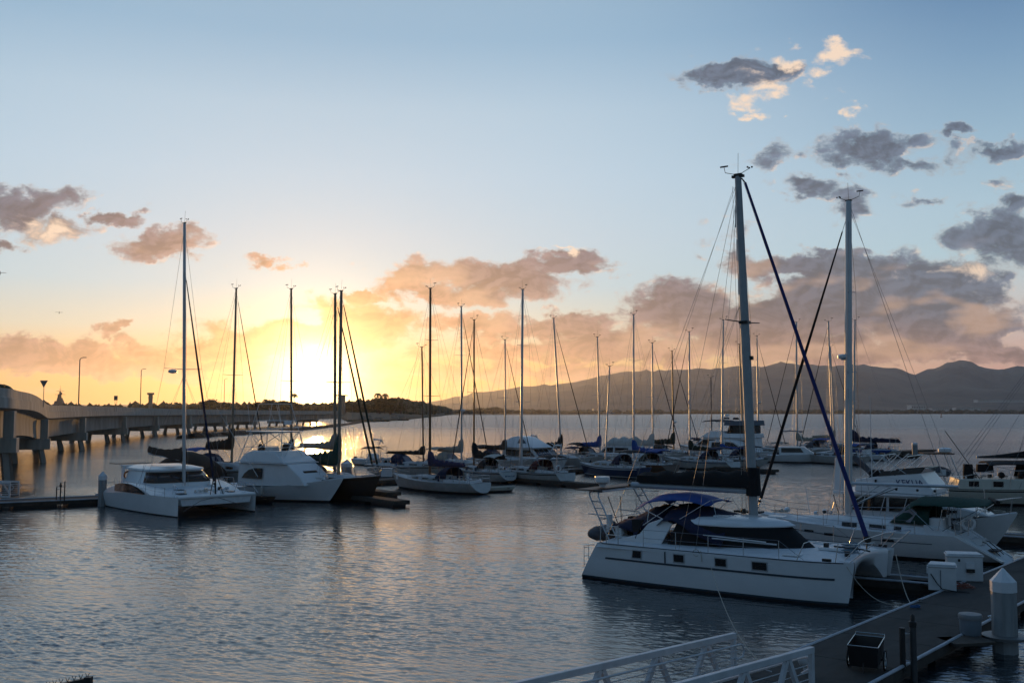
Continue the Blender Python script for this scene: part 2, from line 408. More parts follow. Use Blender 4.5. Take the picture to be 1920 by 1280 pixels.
def water_mesh():
    # world-space waves; the grid is finer where the water is close to the shore platform
    rs = []; r_ = 9.0
    while r_ < 4380:
        rs.append(r_); r_ += max(0.045, r_*r_/13069*0.62) if r_ < 420 else r_*0.03
    rs = np.array(rs+[4400.0]); nA = 2100
    tn = np.linspace(-0.66, 0.66, nA)
    Y, T = np.meshgrid(rs, tn, indexing='ij'); X = Y*T
    dx_ = Y*(tn[1]-tn[0]); dy_ = np.gradient(rs)[:, None]*np.ones_like(T); sp = np.maximum(dx_, dy_)
    rng = np.random.default_rng(3); Z = np.zeros_like(X)
    patch = np.zeros_like(X)
    for k in range(9):
        L = rng.uniform(12, 70); a = rng.uniform(0, 2*np.pi); patch += np.sin(2*np.pi*(X*np.cos(a)*.6+Y*np.sin(a)*1.3)/L+rng.uniform(0, 6.28))
    patch = 0.70+0.42*np.tanh(patch/1.6)
    wind = 1.25
    for k in range(110):
        L = 0.10*(14.0**(rng.random()**1.2)); a = wind+rng.normal(0, 0.34); 
        kx, ky = np.cos(a)*2*np.pi/L, np.sin(a)*2*np.pi/L
        slope = WAVE*(1.0 if L < .35 else (0.35/L)**1.05)
        amp = slope*L/(2*np.pi)
        ph = kx*X+ky*Y+rng.uniform(0, 6.28)+0.6*np.sin(X/(L*5)+k)+0.6*np.sin(Y/(L*6)+2*k)
        fade = np.clip((L/sp-1.4)/1.2, 0, 1)
        s_ = np.sin(ph); Z += amp*fade*(s_+0.25*np.cos(2*ph)*(L < 1.5))
    Z *= patch
    n, m_ = X.shape
    co = np.stack([X, Y, Z], -1).reshape(-1, 3).astype(np.float32)
    i = np.arange((n-1)*m_).reshape(n-1, m_)[:, :-1].ravel()
    quads = np.stack([i, i+1, i+1+m_, i+m_], -1).astype(np.int32)
    me = bpy.data.meshes.new('water'); me.vertices.add(len(co)); me.vertices.foreach_set('co', co.ravel())
    me.loops.add(quads.size); me.loops.foreach_set('vertex_index', quads.ravel())
    me.polygons.add(len(quads)); me.polygons.foreach_set('loop_start', np.arange(0, quads.size, 4, dtype=np.int32))
    me.polygons.foreach_set('use_smooth', np.ones(len(quads), dtype=bool))
    me.update(calc_edges=True); me.materials.append(wm)
    o = bpy.data.objects.new('water', me); C.objects.link(o); tag(o, kind='structure')
water_mesh()
mb.poly([(-W_,-600,-.45),(W_,-600,-.45),(W_,4400,-.45),(-W_,4400,-.45)], wm)
tag(mb.build('water', smooth=0), kind='structure')
mb = MB(); SEAB = mat('seabed', (0.03,0.03,0.025), 0.95)
mb.poly([(-W_*1.3,-700,-6),(W_*1.3,-700,-6),(W_*1.3,19000,-6),(-W_*1.3,19000,-6)], SEAB)
tag(mb.build('seabed', smooth=0), kind='structure')

VEG = mat('scrub_ground', (0.055,0.06,0.035), 0.95, var=0.5, scale=0.02, col2=(0.09,0.075,0.05))
MTN = mat('mountain_slopes', (0.030,0.036,0.028), 0.95, scale=0.0022, col2=(0.15,0.12,0.095), stretch=(1,.35,1))  # gully shading put into the colour as streaks of stronger tone contrast
FOL = mat('foliage_dark', (0.045,0.06,0.025), 0.8, var=0.5, scale=0.6)
FOL2 = mat('foliage_olive', (0.07,0.075,0.03), 0.8, var=0.5, scale=0.6)
PALMF = mat('palm_fronds', (0.05,0.065,0.025), 0.7, var=0.4, scale=1)
BARK = mat('bark', (0.10,0.075,0.055), 0.9, var=0.4)

# mountains: polar terrain, ridge profile in pixels
RID = [(-1400,752),(-600,756),(0,760),(600,764),(780,762),(850,747),(900,738),(980,728),(1040,722),(1100,711),(1170,698),(1250,695),(1350,692),(1450,686),(1500,682),(1540,683),(1600,684),(1650,690),(1680,694),(1700,701),(1715,704),(1740,696),(1760,692),(1775,683),(1795,679),(1815,681),(1835,687),(1855,694),(1880,692),(1920,690),(2100,697),(2500,706),(3200,730)]
def prof_at(tab, x):
    if x <= tab[0][0]: return tab[0][1]
    for (a, ya), (b, yb) in zip(tab, tab[1:]):
        if x <= b:
            t = (x-a)/(b-a); return ya+(yb-ya)*t
    return tab[-1][1]
DM = 12500.0
rows = []
NA, ND = 300, 46
for i in range(ND+1):
    q = i/ND; Y = 4355 + (DM*1.12-4355)*q
    row = []
    for j in range(NA+1):
        px = -900+3600*j/NA; tx = (px-960)/FPX
        Hm = (773-prof_at(RID, px))/FPX*DM + 7
        Hm = max(Hm, 20)
        s = max(0.0, min(1.0, (Y-5200)/(DM-5200))); X = tx*Y
        nn = noise.fractal(Vector((X/900, Y/1500, 3)), 1.0, 2.0, 5)
        rg = 1-abs(noise.noise(Vector((X/420+2*noise.noise(Vector((X/2000, Y/2500, 1))), Y/2600, 9))))
        base = s**1.7
        if Y > DM: base = max(0, 1-(Y-DM)/2500)
        z = Hm*base*(1 + (nn*0.30 + (rg-0.75)*0.75)*(1-base)**0.5*1.0) if base < 0.999 else Hm
        z += 6*noise.noise(Vector((X/120, Y/300, 0)))*min(1, s*6)
        z += (26*noise.noise(Vector((px/16.0, 0, 4.2)))+15*noise.noise(Vector((px/6.0, 3, 4.2)))+14)*min(1, s*1.2)*base
        z = max(z, 2 + 10*min(1, (Y-4355)/500))
        row.append((X, Y, z if i else 0.3))
    rows.append(row)
mb = MB(); mb.grid(rows, MTN)
tag(mb.build('mountains', smooth=180), kind='structure')

# far shore wood along the water edge : one mass nobody could count
def wood(name, pts, depth, hfun, n, size, m):
    mb = MB()
    for k in range(n):
        t = random.random(); i = t*(len(pts)-1); a = int(i); f = i-a
        p = pts[a].lerp(pts[min(a+1, len(pts)-1)], f)
        d = random.random()*depth; base = hfun(p.x)
        h = base*(0.5+0.5*random.random()); w = size*(0.6+0.8*random.random())
        c = Vector((p.x+random.uniform(-w, w), p.y+d, h*0.45))
        # rounded clump made of a jittered low sphere
        nn_ = 7; rws = []
        for ii in range(5):
            an = -PI/2+PI*ii/4; q = max(math.cos(an), 0.05)
            rws.append([(c.x+w*q*math.cos(2*PI*jj/nn_)*(1+random.uniform(-.25,.25)), c.y+w*q*math.sin(2*PI*jj/nn_), c.z+h*0.55*math.sin(an)*(1+random.uniform(-.2,.2))) for jj in range(nn_)])
        mb.grid(rws, m, closed=True, cap1=True)
    return tag(mb.build(name, smooth=0), 'low dark wood along the far shore of the bay', 'wood', kind='stuff')
far = [Vector(((px-960)/FPX*4340, 4340, 0)) for px in (-700,-200,300,800,1100,1500,2000,2700)]
wood('far_wood', far, 220, lambda x: 20+7*noise.noise(Vector((x/160,0,0)))+4*noise.noise(Vector((x/45,2,0))), 1500, 17, FOL)

def cluster(mb, c, rx, ry, rz_, n, m, s):
    for k in range(n):
        while True:
            a = Vector((random.uniform(-1,1), random.uniform(-1,1), random.uniform(-1,1)))
            if 0.15 < a.length < 1: break
        r = a.length**0.45/a.length
        p = Vector((c[0]+a.x*r*rx, c[1]+a.y*r*ry, c[2]+a.z*r*rz_))
        d = Vector((random.uniform(-1,1), random.uniform(-1,1), random.uniform(-.6,.6))).normalized()*s*random.uniform(.6,1.3)
        e_ = Vector((random.uniform(-1,1), random.uniform(-1,1), random.uniform(-.6,1))).normalized()*s*random.uniform(.6,1.3)
        mb.poly([p-d, p-e_*.6, p+d, p+e_*.7], m)
def tree_proto(kind, seed):
    random.seed(seed)
    r = thing('broadleaf_tree', 'x', 'tree')
    mb = MB(); mb.tube([(0,0,-1),(0.2,0,3),(0,0.3,6)], 0.55, BARK, 7, r1=0.3)
    for k in range(5):
        a = k*1.3; mb.tube([(0,0.2,4.5),(1.6*math.cos(a),1.6*math.sin(a),7),(3.2*math.cos(a),3.2*math.sin(a),8.8)], 0.25, BARK, 5, r1=0.08)
    mb.build('trunk', r)
    mb = MB()
    for k in range(15 if kind == 0 else 12):
        a = random.uniform(0, 2*PI); q = random.uniform(0.5, 4.6)
        c = (q*math.cos(a), q*math.sin(a), (10.8-q*.9) if k == 0 else random.uniform(2.6, 10.4-q*.5))
        rr = random.uniform(2.0, 3.3)
        cluster(mb, c, rr*1.15, rr*1.15, rr*0.75, 130, FOL if k % 2 else FOL2, 0.62)
        rws = [[(c[0]+rr*.85*math.cos(an)*math.cos(2*PI*j/9)*random.uniform(.75,1.1), c[1]+rr*.85*math.cos(an)*math.sin(2*PI*j/9)*random.uniform(.75,1.1), c[2]+rr*.55*math.sin(an)) for j in range(9)] for an in (-1.4,-.9,-.3,.3,.9,1.4)]
        mb.grid(rws, FOL, closed=True, cap0=True, cap1=True)
    mb.build('crown', r, smooth=0)
    return r
def palm_proto(seed):
    random.seed(seed)
    r = thing('palm_tree', 'x', 'palm')
    mb = MB(); mb.tube([(0,0,-1),(0.3,0,5),(0.2,0,10),(0.6,0,14)], 0.28, BARK, 7, r1=0.17); mb.build('trunk', r)
    mb = MB()
    for k in range(22):
        a = 2*PI*k/22+random.uniform(-.15,.15); up = random.uniform(0.1, 1.0); L = random.uniform(3.2, 4.2)
        pts = []
        for i in range(7):
            t = i/6; pts.append(Vector((0.6+L*t*math.cos(a)*(1-.1*t), L*t*math.sin(a)*(1-.1*t), 14+up*2.2*t-(1.2+up*1.4)*2.0*t*t)))
        side = Vector((-math.sin(a), math.cos(a), 0))
        for i in range(6):
            w = 0.55*math.sin(PI*(i+0.6)/6.6)
            for sg in (1, -1):
                mb.poly([pts[i], pts[i+1], pts[i].lerp(pts[i+1], .9)+side*sg*w+Vector((0,0,-.35*w)), pts[i].lerp(pts[i+1], .35)+side*sg*w+Vector((0,0,-.35*w))], PALMF)
    mb.build('fronds', r, smooth=0)
    return r

# wooded low land behind the bridge
LANDZ = 2.2
sh = [(-500,787),(0,785),(300,784),(500,783),(638,784),(652,791),(702,791),(748,788),(768,786),(800,782.5),(830,779.5),(838,777.6)]
edge_ = [gz(px, py) for px, py in sh]
back = [gz(px, py)*1.0 for px, py in sh]
rows = []
for k, (f, z) in enumerate(((0, -0.5), (2.0, 1.6), (30, LANDZ), (160, 5), (500, 8), (1500, 4), (1600, -0.5))):
    rows.append([Vector((p.x*(1+f/p.y), p.y+f, z + (1.5*noise.noise(Vector((p.x/40, p.y/40, k))) if 1 < k < 6 else 0))) for p in edge_])
dense = []
for r_ in rows:
    rr = []
    for a, b in zip(r_, r_[1:]):
        rr += [a.lerp(b, t/6) for t in range(6)]
    rr.append(r_[-1]); dense.append(rr)
mb = MB(); mb.grid(dense, VEG); tag(mb.build('shore_land', smooth=60), kind='structure')
# low rubble causeway in front of the bridge
mb = MB(); cw = [gz(px, py) for px, py in ((330,823),(400,818),(480,813),(560,806.5),(620,800),(668,793))]
rocks = mat('rubble_rock', (0.10,0.085,0.07), 0.95, var=0.6, scale=0.5)
rw = []
for a, b in zip(cw, cw[1:]):
    for t in range(8):
        rw.append(a.lerp(b, t/8))
rw.append(cw[-1])
R_ = []
for off, z in ((0,-.4),(1.5,0.7),(4,1.1),(9,1.2),(12,-.4)):
    R_.append([(p.x+off*.2+random.uniform(-.5,.5), p.y+off+random.uniform(-.5,.5), z+random.uniform(-.2,.25)) for p in rw])
mb.grid(R_, rocks); tag(mb.build('rubble_causeway', smooth=0), kind='structure')

TP = [tree_proto(0, 11), tree_proto(0, 12), tree_proto(1, 13), tree_proto(1, 14)]
PP = [palm_proto(21), palm_proto(22)]
used_t = [False]*4; used_p = [False]*2
def put_tree(px, top, Y, label, kind=0, wide=1.0, group=None):
    z0 = 6.5; g = gy(px, top, Y); h = g.z-z0; s = h/12.8
    src = TP[kind]
    if not used_t[kind]:
        used_t[kind] = True; o = src; o.location = (g.x, Y, z0); o.scale = (s*wide, s*wide, s)
        o['label'] = label
        if group: o['group'] = group
    else: o = dup(src, (g.x, Y, z0), random.uniform(0, 6), (s*wide, s*wide, s), label, group)
    return o
TREES = [(395,747,1150,'broad domed tree behind the bridge, left of the second sailboat mast',0,2.1),
 (420,750,1200,'rounded tree just left of the sport fisher tuna tower, behind the bridge',1,1.6),
 (365,757,1250,'low tree behind the bridge right of the tall catamaran mast',2,1.6),
 (335,757,1300,'low bushy tree behind the bridge left of the tall catamaran mast',3,1.6),
 (458,756,1150,'tree crown behind the tuna tower of the sport fishing boat',1,1.5),
 (482,752,1150,'tree on the skyline immediately right of the tuna tower',0,1.5),
 (505,748,1200,'tall wide tree on the skyline well left of the setting sun',0,1.8),
 (528,747,1200,'rounded tree crown touching the third sailboat mast from the left',1,1.6),
 (553,750,1250,'tree at the left edge of the setting sun glare',2,1.6),
 (575,755,1300,'low tree directly under the setting sun, left half',0,1.6),
 (600,757,1300,'low tree directly under the setting sun, right half',1,1.7),
 (622,753,1250,'tree between the setting sun and the twin masts',0,1.6),
 (648,749,1150,'wide tree just right of the twin masts near the sun',1,1.7),
 (670,753,1100,'tree behind the two slanting furled stays right of the sun',0,1.6),
 (692,752,1050,'tree at the foot of the palm hill on its left side',2,1.6),
 (712,744,1000,'tall tree crowning the palm hill on the left',0,1.7),
 (732,743,1000,'tall tree crowning the palm hill on the right',1,1.6),
 (752,752,1100,'tree sloping down right from the palm hill',0,1.4),
 (772,758,1250,'small tree left of the short dark mast beyond the palm hill',3,1.4),
 (790,762,1500,'low tree behind the short dark mast at the end of the wooded point',2,1.6),
 (812,765,1800,'last low tree on the tip of the wooded point',0,1.8)]
for px, top, Y, lab, k, w in TREES: put_tree(px, top, Y, lab, k, w)
LOWT = [(-120,758),(-60,760),(10,760),(170,761),(185,762),(203,763),(235,760),(252,761),(275,762),(300,760),(318,761)]
LL = {-120:'low treetop beyond the left edge of the bridge view', -60:'low treetop hidden left of the bridge curve', 10:'low treetop behind the bridge at the left edge', 170:'small treetop right of the first lamp post', 185:'small treetop midway between first lamp post and square sign', 203:'small treetop just left of the square sign', 235:'small treetop right of the square sign', 252:'small treetop just left of the second lamp post', 275:'small treetop left of the slim tower', 300:'small treetop right of the slim tower', 318:'small treetop well left of the tall catamaran mast'}
for px, top in LOWT:
    put_tree(px+random.uniform(-3,3), top, 1350, LL[px], random.randrange(4), 1.5, 'low treetops over the bridge parapet')
for i, (px, top, Y) in enumerate(((900,764,3100),(925,761,3000),(945,765,3050),(975,768,3300),(865,767,2900),(1010,768,3500),(835,768,2600),(880,768,3000))):
    z0 = 1; g = gy(px, top, Y); s = g.z/12.8
    labs = ['wide dark tree on the far shore right of the furled stay crossing','tallest rounded tree clump on the far shore in the middle','tree right of the tallest clump on the far shore','low far shore tree behind the thick silver mast','low far shore tree left of the tall white mast','low far shore tree right of the thick silver mast','first far shore tree right of the wooded point','flat far shore tree left of the tallest clump']
    dup(TP[i % 4], (g.x, Y, z0), i*1.1, (s*2.6, s*2.6, s), labs[i])
sw = [gz(px, 781.5)*1.0 for px in (-900,0,300,500,640)]+[gz(px, y) for px, y in ((668,784),(705,785),(745,784),(775,781),(800,779.5),(826,778))]
def wood_mass(name, lab, pts, depth, hfun, n, size):
    o = wood(name, pts, depth, hfun, n, size, FOL); o['label'] = lab; return o
random.seed(99)
wood_mass('shore_wood', 'continuous dark wood along the shore behind the bridge and on the wooded point', sw, 260, lambda x: 23+4*noise.noise(Vector((x/40,0,0)))+3*noise.noise(Vector((x/13,2,0))), 1300, 9)
# low islet carrying those trees
mb = MB()
pts = []
for i in range(41):
    a = 2*PI*i/40; pts.append((gz(925,777.4).x+ (520+60*noise.noise(Vector((a*2,0,0))))*math.cos(a), 3150+200*math.sin(a), 1.2))
mb.poly(pts[:-1], VEG); mb.grid([[(p[0], p[1], 1.2) for p in pts[:-1]], [(p[0], p[1], -1) for p in pts[:-1]]], VEG, closed=True)
tag(mb.build('far_point_land', smooth=0), kind='structure')
PALMS = [(707,734,1000,1.0,'left one of the two palms standing clear on the hill top'),(722,735,1000,1.0,'right one of the two palms standing clear on the hill top'),
 (734,743,1010,0.9,'third palm on the hill, lower and right of the clear pair'),
 (552,735,1200,0.9,'palm at the third mast from the left near the sun'),(20,722,150,0.35,'x'),(6,712,140,.5,'x')]
def put_palm(px, top, Y, s, lab, group=None, z0=6):
    g = gy(px, top, Y); i = random.randrange(2); k = (g.z-z0)/15.2
    if not used_p[i]:
        used_p[i] = True; o = PP[i]; o.location = (g.x, Y, z0); o.scale = (k,)*3 if s >= 1 else (k*1.2, k*1.2, k); o['label'] = lab
        if group: o['group'] = group
    else: dup(PP[i], (g.x, Y, z0), random.uniform(0, 6), k, lab, group)
random.seed(5)
for a in PALMS[:4]: put_palm(*a)
PL = {742:'slender palm just right of the palm hill top', 750:'slender palm second down the slope from the palm hill', 757:'slender palm halfway between the palm hill and the short dark mast', 765:'slender palm well left of the short dark mast', 774:'slender palm close left of the short dark mast', 783:'slender palm touching the short dark mast on its left', 792:'slender palm right behind the short dark mast', 802:'slender palm between the short and the tall varnished mast', 812:'slender palm just right of the tall varnished mast', 822:'last slender palm at the tip of the wooded point', 497:'palm on the skyline right of the tuna tower', 512:'palm poking over the wide tree left of the third mast', 258:'palm beside the second lamp post on the bridge', 330:'palm left of the tall catamaran mast over the bridge'}
for px, top in ((742,750),(750,753),(757,756),(765,757),(774,759),(783,760),(792,761),(802,763),(812,764),(822,766),(497,746),(512,747),(258,756),(330,752)):
    put_palm(px, top, random.uniform(1150,1500), 1, PL[px], 'small palms on the wooded skyline')
put_palm(2, 711, 170, 1, 'palm whose fronds show over the bridge at the left edge', z0=0.5)
put_palm(15, 721, 180, 1, 'low palm crown poking over the bridge near the left edge', z0=0.5)
# far buildings
BW = mat('far_white_wall', (0.65,0.62,0.58), 0.7, var=0.1); BR = mat('far_roof', (0.45,0.42,0.40), 0.5, var=0.2)
def far_building(px, base, Y, w, h, d, lab, z0=None):
    g = gy(px, base, Y); r = thing('far_building', lab, 'building', (g.x, g.y, g.z))
    mb = MB(); mb.box((0,0,h/2-4), (w, d, h+8), BW); mb.build('wall', r, smooth=0)
    mb = MB(); mb.prof([(-w/2-1, h),(w/2+1, h),(w/2+1,h+1),(0,h+2.5),(-w/2-1,h+1)], lambda x, z: d/2+1, BR); mb.build('roof', r, smooth=0)
    mb = MB()
    for k in range(int(w/9)): mb.box((-w/2+6+k*9, -d/2-.1, h*.5), (4, .3, h*.4), BLACKGL)
    mb.build('window', r, smooth=0)
far_building(1470, 775, 4500, 110, 9, 60, 'long low white warehouse on the far shore left of the cream mast')
far_building(1530, 773, 4620, 160, 10, 60, 'longest pale warehouse on the far shore behind the dark furled stay')
far_building(1600, 773, 4600, 70, 9, 40, 'small pale warehouse on the far shore by the second large mast')
far_building(1718, 767, 5300, 75, 22, 60, 'blocky white building on the rise right of the second large mast')
far_building(1760, 768, 5200, 90, 9, 50, 'flat pale building right of the blocky white one on the far rise')
far_building(1812, 767, 5300, 130, 9, 50, 'long pale building on the far rise below the mountain peak')
far_building(1880, 752, 6300, 340, 9, 60, 'very long white building high on the far slope at the right edge')
far_building(1130, 772, 4700, 90, 12, 50, 'pale building on the far shore behind the two middle masts')
# channel marker
def marker():
    p = gz(1765, 782.5); r = thing('channel_marker', 'tiny dark channel buoy on the open bay under the mountain peak', 'buoy', p)
    s = 2.0
    mb = MB(); mb.lathe([(1.6*s/2,-.4),(1.6*s/2,.5),(1.0,.8)], (0,0,0), BLACKP, 14); mb.build('float', r)
    mb = MB()
    for k in range(4):
        a = PI/4+k*PI/2; mb.tube([(1.2*math.cos(a),1.2*math.sin(a),.6),(.25*math.cos(a),.25*math.sin(a),5)], .14, BLACKP, 5)
    mb.lathe([(.4,5),(1.0,5.2),(.05,7)], (0,0,0), BLACKP, 10); mb.build('tower', r)
marker()
# grey warship superstructure showing above the bridge
def ship():
    p = gy(112, 757, 2000); r = thing('warship', 'grey pyramidal warship superstructure far beyond the bridge deck', 'ship', (p.x, p.y, 0))
    G = mat('warship_grey', (0.13,0.13,0.14), 0.7, var=0.2, scale=.1)
    mb = MB(); mb.prof([(-60,0),(60,0),(68,9),(-66,8)], lambda x, z: 9 if abs(x) < 45 else 3, G); mb.build('hull', r, smooth=0)
    mb = MB()
    z = 8
    for w, h in ((42,6),(34,5),(27,5),(18,6),(11,6),(7,6),(4,5)):
        mb.box((random.uniform(-1.5,1.5),0,z+h/2), (w, w*.5, h), G, taper=.85); z += h
        for k in range(3): mb.box((random.uniform(-w/2,w/2),random.uniform(-2,2),z+.8), (1.6,1.4,2.2), G)
    mb.build('superstructure', r, smooth=0)
    mb = MB(); mb.tube([(0,0,z),(0,0,z+14)], .5, G, 6, r1=.15); mb.box((0,0,z+3), (16,.5,.5), G); mb.box((0,0,z-4), (20,.6,.6), G); mb.box((1,0,z+6), (7,.4,.4), G)
    mb.sphere((2.5,0,z-2), 2.2, G); mb.build('mast', r)
ship()
# control tower and lamp posts and cabin-like tower near the sun
def tower():
    p = gy(282, 762, 1150); r = thing('brick_tower', 'slim tower with a wider top rising behind the bridge', 'tower', (p.x, p.y, 5))
    h = gy(282, 740, 1150).z-5
    mb = MB(); mb.box((0,0,h/2), (3.6,3.6,h), CONCD); mb.build('shaft', r, smooth=0)
    mb = MB(); mb.box((0,0,h+1.2), (6,6,2.4), CONCD); mb.box((0,0,h-3), (4.6,4.6,1), CONCD); mb.build('top', r, smooth=0)
    p = gy(641, 752, 1000); r = thing('lookout_cabin', 'boxy lookout cabin with overhanging roof just right of the twin masts', 'cabin', (p.x, p.y, 5))
    h = gy(641, 742, 1000).z-5
    mb = MB(); mb.box((0,0,h/2), (6,6,h), CONCD); mb.build('wall', r, smooth=0)
    mb = MB(); mb.box((0,0,h+.5), (12,9,1), CONCD, taper=.8); mb.build('roof', r, smooth=0)
tower()
# birds
def bird(px, py, Y, span, lab):
    p = gy(px, py, Y); r = thing('bird', lab, 'bird', p, 0.5)
    mb = MB(); s = span/2
    rws = []
    for i in range(9):
        t = -1+2*i/8; w = .18*s*(1-abs(t)**1.5)+.02; zz = .25*s*(abs(t)**.7)-.12*s*abs(t)**2*1.5
        rws.append([(t*s, -w, zz), (t*s, 0, zz+.05*s), (t*s, w, zz), (t*s, 0, zz-.03*s)])
    mb.grid(rws, BLACKP, closed=True, cap0=True, cap1=True)
    mb.lathe([(.01,-.35*s),(.09*s,-.2*s),(.1*s,0),(.06*s,.25*s),(.02,.34*s)], (0,0,0), BLACKP, 8)
    o = mb.build('bird', None); o.location = p; o.rotation_euler = (0,0,.4)
    bpy.data.objects.remove(r)
    tag(o, lab, 'bird')
bird(111, 586, 150, 1.0, 'small dark bird gliding in the clear sky at the left')
bird(0, 512, 40, .45, 'black bird cut by the left edge of the picture high in the sky')

# ------------------------------------------------------------------ bridge
BP = [(-420,74,9.9),(-200,84,9.6),(0,97,9.42),(40,108,9.3),(62,118,9.2),(78,128,8.85),(87,137,8.4),(97,148,8.1),(130,168,8.15),(200,211,8.25),(297,285,8.15),(380,350,8.1),(470,430,8.0),(560,520,7.9),(640,640,8.0)]
def bridge():
    root = thing('road_bridge', 'long weathered concrete road bridge on piles curving away at the left', 'bridge', (0,0,0))
    K = [Vector(((px-960)/FPX*Y, Y, z)) for px, Y, z in BP]
    path = []
    for i in range(len(K)-1):
        p0 = K[max(i-1,0)]; p1 = K[i]; p2 = K[i+1]; p3 = K[min(i+2,len(K)-1)]
        for t in range(8):
            t /= 8
            path.append(0.5*((2*p1)+(p2-p0)*t+(2*p0-5*p1+4*p2-p3)*t*t+(3*p1-p0-3*p2+p3)*t**3))
    path.append(K[-1]); n = len(path)
    nr = []
    for i in range(n):
        d = path[min(i+1,n-1)]-path[max(i-1,0)]; d.z = 0; d.normalize(); nr.append(Vector((-d.y, d.x, 0)))  # left of travel
    def sweep(sec, m, name, rng=(0,n)):
        mb = MB(); rows = []
        for i in range(*rng):
            rows.append([path[i]+nr[i]*o+Vector((0,0,z)) for o, z in sec])
        mb.grid(rows, m, closed=True, cap0=True, cap1=True); return mb.build(name, root, smooth=30)
    sweep([(0.12,0),(0.36,0),(0.36,-1.05),(0,-1.05),(0.0,-0.9),(0.12,-0.85)], CONC, 'parapet')
    sweep([(11.64,0),(11.88,0),(12,-1.05),(11.64,-1.05)], CONC, 'parapet')
    sweep([(-0.05,-1.06),(12.05,-1.06),(12.05,-1.6),(11,-2.15),(1,-2.15),(-0.05,-1.95)], CONC, 'deck')
    for o in (1.1, 5.8, 10.2):
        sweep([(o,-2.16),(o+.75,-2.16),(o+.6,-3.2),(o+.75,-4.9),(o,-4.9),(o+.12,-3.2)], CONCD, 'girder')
    # asphalt
    sweep([(0.38,-1.0),(11.6,-1.0),(11.6,-1.055),(0.38,-1.055)], mat('asphalt', (0.05,0.05,0.05), .9), 'road_surface')
    # piers
    for Yp in (80, 101, 141, 187, 236, 285, 335, 388, 445, 505, 570):
        i = min(range(n), key=lambda k: abs(path[k].y-Yp)); p = path[i]; l = nr[i]; d = Vector((l.y, -l.x, 0)); a = math.atan2(l.y, l.x)
        zt = p.z-4.92; mb = MB(); c = p+l*6
        mb.box((c.x, c.y, zt-.75), (13.2, 1.7, 1.5), CONC, rz=a)
        for o in (.2, 4.2, 8.6, 12.0):
            q = p+l*o; mb.box((q.x, q.y, zt+1.35), (1.0, 1.5, 2.7), CONC, rz=a)
        pier = mb.build('pier', root, smooth=0, bevel=0.04)
        for o in (.6, 4.2, 7.8, 11.4):
            for s in (-1, 1):
                mb = MB(); q = p+l*o+d*s*.35; e2 = p+l*(o+(-.8 if o < 5 else .8))+d*s*1.7
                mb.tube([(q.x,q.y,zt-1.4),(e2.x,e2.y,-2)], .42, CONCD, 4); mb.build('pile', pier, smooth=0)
    # expansion joints between girders shown as diaphragm blocks
    return path, nr
bpath, bnr = bridge()
def on_bridge(px, off=0.25):
    i = min(range(len(bpath)), key=lambda k: abs(960+FPX*bpath[k].x/bpath[k].y-px)+(0 if bpath[k].y > 110 or px < 60 else 50))
    return bpath[i]+bnr[i]*off
GALV = mat('galvanised_steel', (0.20,0.20,0.20), 0.5, 0.4)
def lamp(px, ytop, Y, lab, arm=.6):
    b = gy(px, 765, Y); top = gy(px, ytop, Y)
    z0 = 6.5
    r = thing('street_lamp', lab, 'lamp post', (b.x, Y, z0), 0, 'lamp posts on the bridge')
    h = top.z-z0
    mb = MB(); mb.tube([(0,0,0),(0,0,h*.97),(.25,0,h)], .13, GALV, 8, r1=.07); mb.build('pole', r)
    mb = MB(); mb.tube([(.2,0,h-.05),(arm,0,h+.1)], .06, GALV, 6); mb.build('arm', r)
    mb = MB(); mb.box((arm+.3,0,h+.10), (.75,.34,.14), GALV, taper=.8); mb.build('lamp_head', r)
lamp(147, 671, 190, 'tall lamp post on the bridge, nearest of the two standing clear')
lamp(263, 692, 262, 'lamp post on the bridge, second and farther one left of the tall catamaran mast')
lamp(420, 710, 400, 'thin distant lamp post on the bridge beside the second mast')
def yield_sign():
    p = on_bridge(82, 1.2); b = gy(82, 735, p.y+3); r = thing('yield_sign', 'downward triangular road sign seen from behind on the bridge', 'road sign', (b.x, b.y, p.z-1.0))
    t = gy(82, 713, p.y+3); zt = t.z-(p.z-1.0); w = 1.08
    mb = MB(); mb.tube([(0,0,0),(0,0,zt-.1)], .045, GALV, 6); mb.build('post', r)
    mb = MB(); mb.panel([(-w/2,-.06,zt),(w/2,-.06,zt),(0.03,-.06,zt-w*.87),(-.03,-.06,zt-w*.87)], .02, GALV)
    mb.build('sign_plate', r, smooth=0)
    p = on_bridge(217, 1.0); b = gy(217, 760, p.y); t = gy(217, 742, p.y); zt = t.z-(p.z-1)
    r = thing('square_sign', 'small square sign on two posts on the bridge between the lamp posts', 'road sign', (b.x, b.y, p.z-1))
    mb = MB()
    mb.tube([(-.2,0,0),(-.2,0,zt)], .04, GALV, 6); mb.tube([(.2,0,0),(.2,0,zt)], .04, GALV, 6); mb.build('post', r)
    mb = MB(); mb.box((0,-.07,zt-.45), (.8,.04,1.0), GALV); mb.build('sign_plate', r, smooth=0)
yield_sign()
